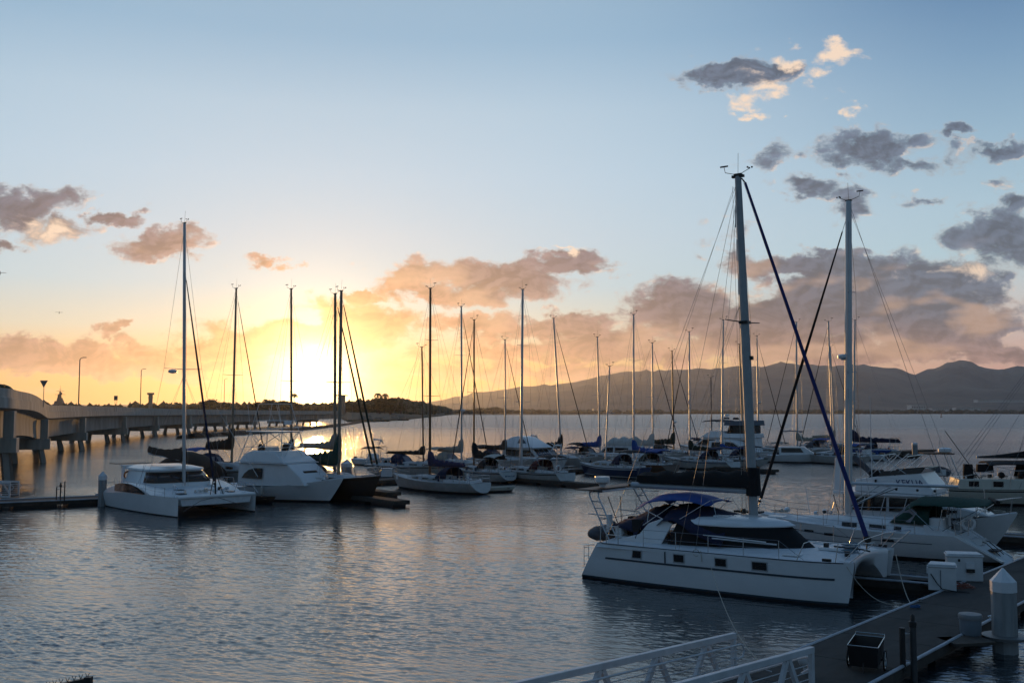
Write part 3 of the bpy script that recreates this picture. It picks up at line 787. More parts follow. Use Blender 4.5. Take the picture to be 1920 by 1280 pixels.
# ------------------------------------------------------------------ boats
class Hull:
    """lofted hull; local x forward, y port, z up, waterline z = 0"""
    def __init__(s, L, B, fb, fs, draft=.45, stern=.72, bow_rake=.9, tr=-.4, kst=.0, pw=2.1, flare=1.0, mid=.42, sagz=.12):
        s.__dict__.update(locals())
    def b(s, t):
        if t < s.mid: return s.B/2*(s.stern+(1-s.stern)*math.sin(PI/2*t/s.mid))
        return s.B/2*max(0.0, 1-((t-s.mid)/(1-s.mid))**s.pw)
    def sz(s, t): return s.fs+(s.fb-s.fs)*t**1.7-s.sagz*math.sin(PI*t)
    def kz(s, t):
        a = -s.draft*math.sin(PI*min(1, max(0, (t+.12)/1.12)))**.6 if t < 1 else -.05
        if t < .25: a = a+(s.kst-a)*(1-t/.25)**1.6
        return min(a, s.sz(t)-.3) if s.kst <= 0 or t > .25 else a
    def pt(s, t, z, side=1, out=0.0):
        k = s.kz(t); S = s.sz(t); v = max(0, min(1, (z-k)/(S-k)))
        ex = .34+.5*max(0, (t-.45)/.55)**1.3*s.flare
        y = s.b(t)*v**ex if v > 0 else 0
        x = -s.L/2+s.L*t-s.bow_rake*(1-v)**1.15*t**5-s.tr*(1-v)*(1-t)**6
        return Vector((x, side*(y+out), z))
    def edge(s, x, side=1, dz=0.0, inn=0.0):
        t = (x+s.L/2)/s.L; t = max(0, min(1, t)); return Vector((x, side*max(0, s.b(t)-inn), s.sz(t)+dz))
    def mesh(s, name, parent, m, boot=None, stripe=None, stripe_z=(.22,.13), bottom=None, bulwark=0.0, n=26):
        mb = MB(); bottom = bottom or BOTTOM; boot = boot or bottom
        rows = []
        mrow = None
        for i in range(n+1):
            t = i/n; t = 1-(1-t)**1.25 if t > 0 else 0
            k = s.kz(t); S = s.sz(t)
            lv = [k, k*.5, -.02, .07, .15, S*.38, S*.55, S-stripe_z[0]-.12, S-stripe_z[0], S-stripe_z[1], S-.04, S]
            zz = []; last = k-.001
            for q in lv:
                q = max(q, last+.002); zz.append(q); last = q
            st = [s.pt(t, z, 1) for z in zz]; pr = [s.pt(t, z, -1) for z in zz[1:]][::-1]
            rows.append(pr+st)
            if mrow is None:
                one = [bottom, bottom, bottom, boot, m, m, m, m, stripe or m, m, stripe or m]
                mrow = one[::-1]+one
        mb.grid(rows, m, mrow=mrow)
        mb.poly(rows[0], m)
        return mb.build(name, parent, smooth=50)
    def deck(s, parent, m, inset=.03, camber=.10, z=-.05, n=24):
        mb = MB(); rows = []
        for i in range(n+1):
            t = i/n*.995; w = max(.01, s.b(t)-inset); x = -s.L/2+s.L*t; S = s.sz(t)+z
            rows.append([(x, w*q, S+camber*(1-q*q)) for q in (-1,-.6,-.2,.2,.6,1)])
        mb.grid(rows, m)
        return mb.build('deck', parent, smooth=60)

def lifelines(h, root, x0, x1, ht=.62, gap=1.9, pulpit=True, pushpit=True, r=.014, rw=.007):
    mb = MB()
    for sd in (1, -1):
        n = max(2, int((x1-x0)/gap)); top = []; midl = []
        for i in range(n+1):
            x = x0+(x1-x0)*i/n; e0 = h.edge(x, sd, 0, .07)
            mb.tube([e0, e0+Vector((0,0,ht))], r, STEEL, 5); top.append(e0+Vector((0,0,ht))); midl.append(e0+Vector((0,0,ht*.52)))
        mb.tube(top, rw, WIRE, 4); mb.tube(midl, rw, WIRE, 4)
    mb.build('lifelines', root, smooth=60)
    if pulpit:
        mb = MB(); tip = Vector((h.L/2+.15, 0, h.sz(1)+ht+.08))
        pts = [h.edge(x1, 1, ht, .07), h.edge((x1+h.L/2)/2+.15, 1, ht+.04, -.0), tip+Vector((0,.16,0)), tip-Vector((0,.16,0)), h.edge((x1+h.L/2)/2+.15, -1, ht+.04, 0), h.edge(x1, -1, ht, .07)]
        mb.tube(pts, r*1.1, STEEL, 6)
        for sd in (1, -1):
            a = h.edge((x1+h.L/2)/2+.15, sd, 0, .05); mb.tube([a, a+Vector((0,0,ht+.04))], r, STEEL, 5)
            b_ = h.edge(h.L/2-.25, sd, 0, 0); mb.tube([b_, tip+Vector((0,.16*sd,0))], r, STEEL, 5)
            mb.tube([h.edge(x1, sd, ht*.5, .07), h.edge((x1+h.L/2)/2+.15, sd, ht*.5, 0), tip+Vector((-.12,.1*sd,-ht*.5))], r*.8, STEEL, 5)
        mb.build('pulpit', root)
    if pushpit:
        mb = MB(); xs = -h.L/2+.12
        pts = [h.edge(x0, 1, ht, .07), h.edge(xs, 1, ht+.02, .05), h.edge(xs, -1, ht+.02, .05), h.edge(x0, -1, ht, .07)]
        mb.tube(pts, r*1.1, STEEL, 6); mb.tube([p-Vector((0,0,ht*.48)) for p in pts], r, STEEL, 6)
        for x, sd in ((x0,1),(xs,1),(xs,-1),(x0,-1)):
            a = h.edge(x, sd, 0, .06); mb.tube([a, a+Vector((0,0,ht))], r, STEEL, 5)
        mb.build('pushpit', root)

def masthead(mb, p, k=1.0):
    mb.box((p.x,p.y,p.z+.03), (.32*k,.14,.07), BLACKP)
    mb.tube([p, p+Vector((-.55*k,0,.18*k)), p+Vector((-.6*k,0,.42*k))], .014, BLACKP, 4)
    mb.box((p.x-.6*k,p.y,p.z+.45*k), (.34*k,.03,.06), BLACKP)
    mb.tube([p, p+Vector((.5*k,0,.22*k))], .014, BLACKP, 4)
    for a in (0, 2.1, 4.2): mb.sphere((p.x+.5*k+.1*math.cos(a), p.y+.1*math.sin(a), p.z+.26*k), .045, BLACKP, 6)
    mb.tube([p, p+Vector((0,.05,.95*k))], .008, BLACKP, 4)

def rig(root, h, mx, top, z0, m=None, boom=None, cover=None, jib=None, jib_r=.06, spreaders=(.5,), boomz=None, aft=True, radar=None, bow_x=None, mr_=None, cover_h=.5, slack=.0, wires=True, spr_w=None, jibtop=.97, lean=Vector((0,0,0)), stern_x=None):
    """mast foot at (mx,0,z0), mast top Vector top in local coords"""
    m = m or ALU; foot = Vector((mx,0,z0)); H = (top-foot).length; mr_ = mr_ or max(.075, H*.0062)
    at = lambda f: foot.lerp(top, f)
    mb = MB(); mb.tube([foot-Vector((0,0,.1)), at(.3), at(.7), at(.97), top], mr_, m, 10, r1=mr_*.72, ell=1.35); mb.build('mast', root)
    mb = MB(); masthead(mb, top, 1.0); mb.build('masthead_instruments', root)
    w = h.B/2*.9; mbw = MB(); mbs = MB()
    chain = [h.edge(mx-.1, sd, 0, .12) for sd in (1,-1)]
    tips = []
    for f in spreaders:
        sw = (spr_w or h.B*.30)*(1.0 if f < .55 else .75)
        for sd in (1, -1):
            mbs.tube([at(f), at(f)+Vector((-.18, sd*sw, .05))], .028, m, 5, r1=.018)
    if spreaders: mbs.build('spreaders', root)
    if wires:
        for k, sd in enumerate((1,-1)):
            pts = [chain[k]]+[at(f)+Vector((-.18, sd*(spr_w or h.B*.30)*(1.0 if f < .55 else .75), .05)) for f in spreaders]+[at(.985)]
            mbw.tube(pts, .011, WIRE, 4)
            lo = at(spreaders[0]-.02 if spreaders else .6)
            mbw.tube([h.edge(mx+.5, sd, 0, .14), lo], .009, WIRE, 4); mbw.tube([h.edge(mx-.7, sd, 0, .14), lo], .009, WIRE, 4)
        if aft:
            sx = stern_x if stern_x is not None else -h.L/2+.1
            mbw.tube([top, Vector((sx, 0, h.sz(0)+.1))], .011, WIRE, 4)
        if boom: mbw.tube([at(.98), Vector((mx-boom, 0, (boomz or z0+1.1)+.1))], .008, WIRE, 4)
        for q in (.1, -.12): mbw.tube([at(.96)+Vector((.1,0,0)), Vector((mx+.25, q*2, z0))], .008, ROPE, 4)
        mbw.build('shrouds', root, smooth=0)
    bx = bow_x if bow_x is not None else h.L/2-.15
    mb = MB()
    p0 = Vector((bx, 0, h.sz(1)+.15)); p1 = at(jibtop)+Vector((.08,0,0))
    if jib:
        mb.tube([p0, p0.lerp(p1,.05)], .03, WIRE, 5)
        pts = [p0.lerp(p1, .05+.9*i/10) for i in range(11)]
        mb.tube(pts[:6], jib_r*1.0, jib, 7, r1=jib_r*.95); mb.tube(pts[5:], jib_r*.95, jib, 7, r1=jib_r*.4)
        mb.tube([p0.lerp(p1,.95), p1], .015, WIRE, 4); mb.lathe([(.05,0),(.1,.03),(.1,.1),(.05,.14)], p0.lerp(p1,.035), BLACKP, 8)
        mb.build('furled_jib', root)
    else:
        mb.tube([p0, p1], .012, WIRE, 4); mb.build('forestay', root)
    if boom:
        bz = boomz or z0+1.1; bp0 = Vector((mx-.15,0,bz)); bp1 = Vector((mx-boom,0,bz+.05))
        mb = MB(); mb.tube([bp0, bp1], .085, m, 8, r1=.075); 
        mb.tube([foot+Vector((-.1,0,.35)), bp0.lerp(bp1,.3)], .03, m, 5)
        mb.tube([bp0.lerp(bp1,.8), Vector((mx-boom*.8,0,z0-.1))], .014, ROPE, 4)
        mb.build('boom', root)
        if cover:
            mb = MB(); rows = []; K = 22
            for i in range(K+1):
                t = i/K; c = bp0.lerp(bp1, t*.97+.0)+Vector((.25 if i == 0 else 0,0,0))
                hh = cover_h*(.42+.30*(1-t)+.9*max(0,1-t/.16)**1.6)*(1+.10*math.sin(i*1.9)+.06*math.sin(i*4.1))
                ww = .13+.09*(1-t)+.02*math.sin(i*2.7)
                if i == K: hh *= .55; ww *= .5
                c = c+Vector((0,0,-.08-.05*math.sin(PI*t)*slack*10))
                rows.append([c+Vector((0, ww*math.sin(2*PI*j/10), hh*.5-hh*.5*math.cos(2*PI*j/10)+(.06*math.sin(i*2.2+j)if 2<j<8 else 0))) for j in range(10)])
            mb.grid(rows, cover, closed=True, cap0=True, cap1=True)
            mb.build('sail_cover', root, smooth=70)
    if radar:
        mb = MB(); p = at(radar)+Vector((.28,0,0)); mb.box((p.x-.12,p.y,p.z-.12), (.4,.12,.06), m)
        mb.lathe([(.12,-.1),(.27,-.04),(.28,.08),(.2,.14),(.02,.16)], p, WHITE, 14); mb.build('radar_dome', root)
    return at

def coachroof(h, root, x0, x1, w, z0, z1, m, win=True, nwin=3, winm=None, hatch=True):
    """cabin trunk between x0 (aft) and x1 (fwd)"""
    hw = lambda x, z: min(w*(1-.45*max(0,(x-x0)/(x1-x0)-.35)**1.2), 9)*(1-.10*(z > z0+.1))
    pts = [(x0, z0-.25), (x1, z0-.25), (x1-.02, z0+.02), (x1-.55, z0+(z1-z0)*.75), (x1-1.1, z1), (x0+.3, z1+.03), (x0, z1-.02)]
    mb = MB()
    xs = [x0+(x1-x0)*i/14 for i in range(15)]; rows = []
    for x in xs:
        q = (x-x0)/(x1-x0); top = z0+(z1-z0)*(1-max(0,(q-.62)/.38)**2.0); ww = w*(1-.42*max(0,q-.25)**1.15)
        rows.append([(x,-ww,z0-.3),(x,-ww*.985,z0),(x,-ww*.90,top-.07),(x,-ww*.82,top),(x,-ww*.3,top+.05),(x,ww*.3,top+.05),(x,ww*.82,top),(x,ww*.90,top-.07),(x,ww*.985,z0),(x,ww,z0-.3)])
    mb.grid(rows, m, cap0=True, cap1=True); mb.build('cabin_trunk', root, smooth=50)
    if win:
        for sd in (1,-1):
            for k in range(nwin):
                a = x0+.35+(x1-x0-1.2)*k/nwin; b_ = a+(x1-x0-1.2)/nwin*.62
                mb = MB(); P = []
                for x, zf in ((a,.35),(b_,.35),(b_,.72),(a,.75)):
                    q = (x-x0)/(x1-x0); ww = w*(1-.42*max(0,q-.25)**1.15); top = z0+(z1-z0)*(1-max(0,(q-.62)/.38)**2.0)
                    z = z0+(top-z0-.07)*zf; yy = ww*(.985-.085*zf)+.012; P.append((x, sd*yy, z))
                mb.panel(P, .02, winm or BLACKGL); mb.build('cabin_window', root, smooth=0)
    if hatch:
        mb = MB(); mb.box((x0+(x1-x0)*.42,0,z1+.09), (.55,.55,.07), mat('smoked_hatch',(.10,.11,.12),.2)); mb.box((x0+.45,0,z1+.08), (.8,.7,.09), m); mb.build('hatch', root, smooth=0, bevel=.015)
def cockpit(h, root, x0, x1, w, z, m=None, wheel=True):
    m = m or DECK
    for sd in (1,-1):
        mb = MB(); mb.prof([(x0,z-.1),(x1,z-.1),(x1,z+.32),(x0+.1,z+.22)], lambda x, zz: .09, m, y0=sd*w); mb.build('cockpit_coaming', root, smooth=0, bevel=.02)
        mb = MB(); mb.box(((x0+x1)/2,sd*(w-.35),z+.12), (x1-x0-.3,.42,.14), TEAK); mb.build('cockpit_seat', root, smooth=0)
    mb = MB(); mb.box((x0+.05,0,z+.08), (.12,2*w-.1,.3), m); mb.build('transom_coaming', root, smooth=0, bevel=.02)
    mb = MB(); mb.box(((x0+x1)/2,0,z+.035), (x1-x0-.2,2*w-.25,.04), mat('cockpit_sole',(.16,.12,.09),.8,var=.4)); mb.build('cockpit_sole', root, smooth=0)
    if wheel:
        mb = MB(); c = Vector((x0+.7,0,z+.75)); pts = [c+Vector((0,.42*math.cos(a),.42*math.sin(a))) for a in [2*PI*i/18 for i in range(19)]]
        mb.tube(pts, .018, STEEL, 5)
        for a in (0,1.05,2.1): mb.tube([c+Vector((0,.4*math.cos(a),.4*math.sin(a))), c-Vector((0,.4*math.cos(a),.4*math.sin(a)))], .01, STEEL, 4)
        mb.box((c.x+.15,0,z+.4), (.16,.2,.8), WHITE); mb.build('steering_wheel', root)
def canopy(root, name, x0, x1, w, z, m, droop=.25, legs=None, thick=.03, aft_drop=.1):
    mb = MB(); rows = []
    for i in range(9):
        t = i/8; x = x0+(x1-x0)*t; zz = z-aft_drop*abs(2*t-1)**2.2+.02*math.sin(i*2.4)
        rows.append([Vector((x, w*q, zz-droop*abs(q)**2.6)) for q in (-1,-.85,-.5,0,.5,.85,1)]+[Vector((x, w*q, zz-thick-droop*abs(q)**2.6)) for q in (1,.85,.5,0,-.5,-.85,-1)])
    mb.grid(rows, m, closed=True, cap0=True, cap1=True); o = mb.build(name, root, smooth=60)
    if legs is not None:
        mb = MB()
        for sd in (1,-1):
            for xa, xb in ((x0+.05, (x0+x1)/2), (x1-.05, (x0+x1)/2), ((x0+x1)/2, (x0+x1)/2+.2)):
                mb.tube([(xa, sd*w, z-droop-.05-aft_drop*.6), (xb, sd*(w+.02), legs)], .014, STEEL, 5)
        mb.build(name+'_frame', root)
    return o
def dodger(root, x0, x1, w, z0, z1, m, vinyl=True):
    mb = MB(); rows = []
    for i in range(7):
        t = i/6; x = x0+(x1-x0)*t; hh = (z1-z0)*(1-.05*t if t < .55 else (1-.05*.55)-((t-.55)/.45)**1.3*.93)
        rows.append([Vector((x+.0, w*math.cos(a)*(1-.08*t), z0+max(.03,hh)*math.sin(a)**.6 if 0 < a < PI-.001 else z0)) for a in [PI*j/12 for j in range(13)]])
    mb.grid(rows, m); 
    o = mb.build('dodger', root, smooth=70)
    md = o.modifiers.new('solid', 'SOLIDIFY'); md.thickness = .02
    if vinyl:
        mb = MB(); r4 = rows[4]; r5 = rows[6]
        P = [r4[4]+Vector((.03,0,.02)), r4[8]+Vector((.03,0,.02)), r5[8]+Vector((-.02,0,.10)), r5[4]+Vector((-.02,0,.10))]
        mb.panel(P, .012, VINYL); mb.build('dodger_window', root, smooth=0)
def clutter(root, h, x0, x1, w, z, n, seed, pal=None):
    random.seed(seed); pal = pal or [WHITE, BLUEC, BLACKC, BEIGEC, RED, GREYC, TEAK, BLACKP, NAVY, BROWNC, STEEL]
    for k in range(n):
        mb = MB()
        x = random.uniform(x0, x1); y = random.uniform(-w, w); m = random.choice(pal); q = random.random()
        if q < .3: mb.box((x,y,z+.12), (random.uniform(.15,.5),random.uniform(.12,.3),random.uniform(.15,.4)), m, rz=random.uniform(0,3), taper=.85); nm = 'storage_box'
        elif q < .5: mb.sphere((x,y,z+.15), random.uniform(.1,.22), m, 8, (1,1,.8)); nm = 'gear_bag'
        elif q < .7:
            c = Vector((x,y,z+.05)); mb.tube([c+Vector(((.16+.01*i)*math.cos(i*.7),(.16+.01*i)*math.sin(i*.7),.008*i)) for i in range(16)], .02, ROPE, 4); nm = 'rope_coil'
        elif q < .85: mb.tube([(x,y,z),(x+random.uniform(-.4,.4),y,z+random.uniform(.6,1.3))], .02, m, 5); nm = 'pole'
        else: mb.lathe([(.08,0),(.1,.05),(.07,.18),(.09,.2)], (x,y,z), STEEL, 8); nm = 'winch'
        mb.build(nm, root, smooth=40)
def fender(root, p, m=None):
    mb = MB(); mb.lathe([(.02,.38),(.05,.34),(.13,.26),(.14,0),(.13,-.26),(.03,-.36)], p, m or WHITE, 10); mb.tube([Vector(p)+Vector((0,0,.36)), Vector(p)+Vector((0,0,.95))], .01, ROPE, 4); mb.build('fender', root)
def windgen(root, x, y, z0, z1):
    mb = MB(); mb.tube([(x,y,z0),(x,y,z1)], .035, STEEL, 6); mb.tube([(x-.5,y,z1+.05),(x+.3,y,z1+.05)], .09, WHITE, 8, r1=.05)
    for k in range(5):
        a = .4+k*2*PI/5; d = Vector((0,math.cos(a),math.sin(a))); c = Vector((x+.32,y,z1+.05)); s2 = Vector((.08,-math.sin(a)*.05,math.cos(a)*.05))
        mb.panel([c+d*.05-s2, c+d*.6-s2*.3, c+d*.6+s2*.3, c+d*.05+s2], .012, WHITE)
    mb.panel([(x-.5,y,z1),(x-.75,y,z1-.12),(x-.75,y,z1+.28),(x-.5,y,z1+.12)], .01, WHITE)
    mb.build('wind_generator', root)
def lifebuoy(root, c, nrm_x=True, m=None, R0=.28):
    mb = MB(); c = Vector(c); K = 16
    for i in range(4):
        pts = []
        for j in range(5):
            a = 2*PI*(i*4+j)/K; pts.append(c+(Vector((0,R0*math.cos(a),R0*math.sin(a))) if nrm_x else Vector((R0*math.cos(a),0,R0*math.sin(a)))))
        mb.tube(pts, .07, m or WHITE, 8)
    mb.build('lifebuoy', root)
def arch(root, x0, x1, w, z0, z1, solar=True, m=None):
    m = m or STEEL; mb = MB()
    for x in (x0, x1):
        mb.tube([(x,w,z0),(x-.1,w*.97,z1-.15),(x-.12,w*.88,z1),(x-.12,-w*.88,z1),(x-.1,-w*.97,z1-.15),(x,-w,z0)], .024, m, 6)
    for sd in (1,-1):
        for f in (.3,.6): mb.tube([(x0-.05,sd*w*.985,z0+(z1-z0)*f),(x1-.05,sd*w*.985,z0+(z1-z0)*f)], .018, m, 5)
    mb.build('stern_arch', root)
    if solar:
        mb = MB(); mb.box(((x0+x1)/2-.2,0,z1+.06), (1.1,w*1.7,.04), mat('solar_panel',(.01,.012,.03),.15,var=.4)); mb.box(((x0+x1)/2-.2,0,z1+.035), (1.14,w*1.74,.02), ALU); mb.build('solar_panel', root, smooth=0)

def local(root_loc, rz, P):
    d = Vector(P)-Vector(root_loc); c, s = math.cos(-rz), math.sin(-rz); return Vector((d.x*c-d.y*s, d.x*s+d.y*c, d.z))

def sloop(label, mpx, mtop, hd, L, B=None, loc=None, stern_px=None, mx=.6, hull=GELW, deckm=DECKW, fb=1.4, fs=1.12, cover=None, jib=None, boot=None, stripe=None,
          mast=None, dodg=None, bim=None, archf=False, wind=False, group='sailboats moored in the marina', seed=1, spreaders=(.5,), radar=None, boom=None, mbase=None, name_txt=None, cover_h=.55,
          gear=10, jib_r=.055, stern=.72, tr=-.45, kst=.22, fend=0, wheel=True, cab=DECKW, cab_h=.42, trunk=(.30,-.18), buoy=None, lean=None, mr_=None, wires=True, name='sailboat', shift=True, boomz=None):
    """mpx: mast px at deck; mtop: (px,py) of mast top; loc: (X,Y) of hull centre, or stern_px=(px,py) waterline"""
    B = B or L*.31
    hd = Vector((hd[0], hd[1], 0)).normalized(); rz = math.atan2(hd.y, hd.x)
    if stern_px: c = gz(*stern_px)+hd*L/2
    else: c = Vector((loc[0], loc[1], 0))
    mp = c+hd*mx
    if shift:
        want = (mpx-960)/FPX*mp.y/math.cos(PITCH)*(math.cos(PITCH)+0)  # lateral position so the mast stands where it does
        c.x += want-mp.x; mp.x = want
    root = thing(name, label, 'sailboat', c, rz, group)
    t = ray(*mtop); s = mp.y/t[1]; topw = Vector((t[0]*s, mp.y, CAMH+t[2]*s))
    top = local(c, rz, topw)
    # keep the mast in the boat's own centre plane except for a slight heel
    h = Hull(L, B, fb, fs, stern=stern, bow_rake=L*.09, tr=tr, kst=kst)
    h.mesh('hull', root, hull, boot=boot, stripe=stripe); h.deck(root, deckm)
    x0, x1 = L*trunk[1]*-1*-1, L*trunk[0]; x0 = L*trunk[1]
    zt = h.sz(.5)-.02
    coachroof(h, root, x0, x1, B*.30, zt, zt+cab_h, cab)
    cockpit(h, root, -L*.44, x0-.05, B*.25, h.sz(.15)-.02, wheel=wheel)
    at = rig(root, h, mx, top, zt+cab_h, m=mast, boom=(boom or L*.36)*1.12, cover=cover, jib=jib, jib_r=jib_r, spreaders=spreaders, radar=radar, cover_h=cover_h*1.2, mr_=mr_, wires=wires, boomz=boomz or zt+cab_h+.85)
    lifelines(h, root, -L*.40, L*.36)
    random.seed(seed*7); dodg = dodg if dodg is not None else random.choice([NAVY, BLACKC, GREYC, BROWNC, NAVY, OLIVEC])
    if dodg: dodger(root, x0-.5, x0+1.15, B*.30, zt+.25, zt+cab_h+.85, dodg)
    if bim is None and random.random() < .6: bim = random.choice([NAVY, BLACKC, BLUEC, BEIGEC, BLACKC])
    if bim: canopy(root, 'bimini', -L*.42, x0-.55, B*.34, zt+cab_h+1.35, bim, legs=h.sz(.15))
    if archf: arch(root, -L*.47, -L*.40, B*.33, h.sz(.05), h.sz(.05)+1.9)
    if wind: windgen(root, -L*.48, B*.25, h.sz(0), h.sz(0)+2.6)
    if buoy: lifebuoy(root, (-L*.48, B*.2, h.sz(0)+.45), m=buoy)
    if gear: clutter(root, h, -L*.45, L*.36, B*.36, zt+.05, int(gear*1.5), seed)
    if gear: clutter(root, h, -L*.46, x0, B*.3, zt+.2, gear//2, seed+50)
    for k in range(fend):
        e = h.pt(.25+.3*k, .75, -1); fender(root, (e.x, e.y-.13, .6))
    if name_txt:
        tz = (h.fs*.62); p = h.pt(0, tz, 1); 
        M4 = frame_m((-L/2-tr*(1-(tz-kst)/(h.fs-kst))*1.0-.012-.02, 0, tz), (0,-1,0), (tr*-.8 if tr < 0 else -tr, 0, 1))
        text(name_txt, .34, LETTER, 'lettering', root, M4)
    return root, h
# ------------------------------------------------------------------ marina boats (rows farther out)
FR = (-.60, .80)      # heading of the boats whose sterns face the camera side
BK = (.62, -.78)      # boats on the far side of the dock, bows towards the dock
def dk(px, off):      # point on far side of the main dock seen at px
    best = None
    for k in range(0, 1400):
        s = k*.1; P = Vector((-18+.74*s, 93+.68*s, 0))+Vector((-.66,.75,0))*off
        e_ = abs(960+FPX*P.x/P.y-px)
        if best is None or e_ < best[0]: best = (e_, P)
    return best[1]
GA = 'sailboats berthed stern-to along the near side of the long dock'
GB = 'sailboats berthed on the far side of the long dock'
S = {}
S[1] = sloop('long low white sloop with purple sail cover, leftmost in the near row', 807, (807,541), (-.60,.55), 11.6, stern_px=(893,926), mx=.6, fb=1.35, fs=.95, cover=PURPC, mast=WMAST, gear=16, seed=2, spreaders=(.42,.72), group=GA, tr=.5, kst=.12, cover_h=.8, fend=1, jib=None)
S[2] = sloop('sloop with BONSAI lettered on its white transom and a brown mast', 889, (889,600), FR, 10.2, stern_px=(972,906), mx=.8, cover=BLACKC, mast=WMAST, name_txt='BONSAI', gear=14, seed=3, stripe=NAVY, group=GA, jib=BROWNC, tr=.55, bim=WHITEC, kst=.3, cover_h=.95, boom=5.0)
S[3] = sloop('white sloop with maroon spray hood, black gunwale stripe and the thick pale mast', 977, (980,543), FR, 11.2, stern_px=(1072,910), mx=1.4, fb=1.4, fs=1.2, dodg=MAROONC, stripe=BLACKC, gear=14, seed=4, archf=False, group=GA, tr=.55, kst=.12, spreaders=(.36,.68), mr_=.13, buoy=WHITE, wind=True)
S[4] = sloop('dark blue hulled sloop with white deck and a short raked mast', 1134, (1143,687), FR, 10.4, stern_px=(1193,897), mx=.9, hull=BLUEPT, stripe=WHITE, boot=WHITE, gear=8, seed=5, group=GA, tr=-.2, kst=.0, fb=1.35, fs=1.15, boom=3.2, cab_h=.55)
S[5] = sloop('wooden varnished-rail sloop with bright blue sail cover and blue awning', 1187, (1188,590), (-.5,.86), 11.5, stern_px=(1283,890), mx=1.0, hull=mat('brown_topsides',(.10,.055,.03),.4), stripe=VARN, cover=BLUEC, bim=BLUEC, gear=16, seed=6, group=GA, spreaders=(.36,.68), tr=.55, kst=.3, boom=5.0, cover_h=.9, boomz=2.3)
S[6] = sloop('white sloop with MORGAN on its side, olive sail cover drooping to the cockpit', 1292, (1292,622), FR, 11.4, stern_px=(1384,883), mx=1.2, cover=OLIVEC, gear=14, seed=7, group=GA, tr=.6, kst=.28, cover_h=.75, jib=BLACKC, stripe=BLUEPT)
S[7] = sloop('white sloop right behind the foreground catamaran mast, tall slim pale mast', 1351, (1356,600), FR, 11.8, stern_px=(1434,878), mx=.9, gear=12, seed=8, group=GA, spreaders=(.36,.68), cover=BLUEC, cover_h=.4, stripe=BLACKC, bim=NAVY, jib=None)
S[8] = sloop('white sloop with crumpled beige sail cover left of the blue-covered boat', 1558, (1553,603), FR, 11.0, stern_px=(1588,872), mx=-.2, gear=12, seed=9, group=GA, cover=BEIGEC, jib=BLACKC, stripe=None)
S[9] = sloop('sailboat wrapped in bright blue hull cover at the right end of the dock', 1597, (1603,600), (-.80,.55), 13, stern_px=(1702,858), mx=.6, cover=NAVY, gear=14, seed=10, group=GA, boom=6.6, cover_h=1.1, archf=True, spreaders=(.36,.68), dodg=NAVY, wind=False)
# the blue cover on that boat's topsides
def hull_skirt(root, h, x0, x1, m):
    mb = MB()
    for sd in (1,-1):
        rows = []
        for i in range(17):
            x = x0+(x1-x0)*i/16; a = h.edge(x, sd, .08, -.06); t = (x+h.L/2)/h.L
            lo = h.pt(t, .55+.12*math.sin(i*.8)+(.5 if i in (0,16) else 0), sd, .1)
            rows.append([a+Vector((0,-sd*.35,.05)), a, a.lerp(lo,.5)+Vector((0,sd*.05,0)), lo])
        mb.grid(rows, m)
    o = mb.build('hull_cover', root, smooth=70); md = o.modifiers.new('s','SOLIDIFY'); md.thickness = .03
hull_skirt(S[9][0], S[9][1], -5.6, 5.2, BLUEC)
# lettering on the side of the MORGAN boat
h6 = S[6][1]; p6 = h6.pt(.28, .72, -1, .02)
text('MORGAN', .42, BLACKP, 'lettering', S[6][0], frame_m(p6, (1,-.06,0), (0,0,1)))
def b2(label, mpx, mtop, L, cover, seed, off=6.5, hd=BK, **k):
    P = dk(mpx, off+.4); k.setdefault('fb', 1.55); k.setdefault('fs', 1.3)
    return sloop(label, mpx, mtop, hd, L*1.1, loc=(P.x, P.y), seed=seed, cover=cover, group=GB, **k)
b2('ketch with brown sail cover and wind generator, leftmost in the far row', 795, (791,651), 11.5, BROWNC, 21, off=5.5, mx=.8, archf=True, wind=True, gear=16, mast=WMAST, stripe=BLACKC, hd=(.85,-.5), fb=1.5, fs=1.3)
b2('sloop with beige sail cover and radar dome halfway up its pale mast', 866, (865,575), 11, BEIGEC, 22, mx=.7, radar=.32, jib=BROWNC, gear=8, spreaders=(.36,.68), cover_h=.9, dodg=BEIGEC)
b2('sloop with long brown sail cover behind the BONSAI boat', 947, (947,637), 10.5, BROWNC, 23, mx=.6, jib=BROWNC, gear=8, cover_h=.75, off=9, boom=5)
b2('sloop with black sail cover and mast leaning left, right of the pyramid yacht', 1052, (1038,597), 11, BLACKC, 24, mx=.6, jib=BLACKC, gear=10, cover_h=1.0, wind=True, radar=None, off=8, boom=4.8)
b2('sloop with blue sail cover left of the raked short mast', 1124, (1120,632), 10, BLUEC, 25, mx=.6, gear=10, cover_h=.9, jib=None, off=8)
b2('sloop with very long off-white sail cover sagging behind the blue hulled boat', 1223, (1223,643), 11.5, WHITEC, 26, mx=1.0, gear=10, cover_h=1.0, off=6, boom=7.0, jib=NAVY)
b2('sloop with dark green sail cover and black mast, small radar on it', 1262, (1260,658), 10.5, OLIVEC, 27, mx=.6, gear=10, cover_h=1.0, off=9, mast=mat('black_mast',(.02,.02,.022),.4), jib=NAVY, radar=.28)
b2('small sloop with the shortest dark mast beyond the long dock', 1333, (1333,708), 8.5, GREYC, 28, mx=.4, gear=6, off=14, mast=GREYC)
b2('sloop with wooden-toned mast between the foreground catamaran mast and the motor yacht', 1391, (1386,645), 10.5, BLUEC, 29, mx=.5, gear=6, off=9, jib=None, mast=mat('tan_mast',(.30,.22,.16),.4))
b2('sloop with maroon sail cover just right of the foreground catamaran mast', 1420, (1419,630), 10.5, MAROONC, 30, mx=.5, gear=8, off=7, jib=BLACKC, radar=.4, cover_h=1.1)
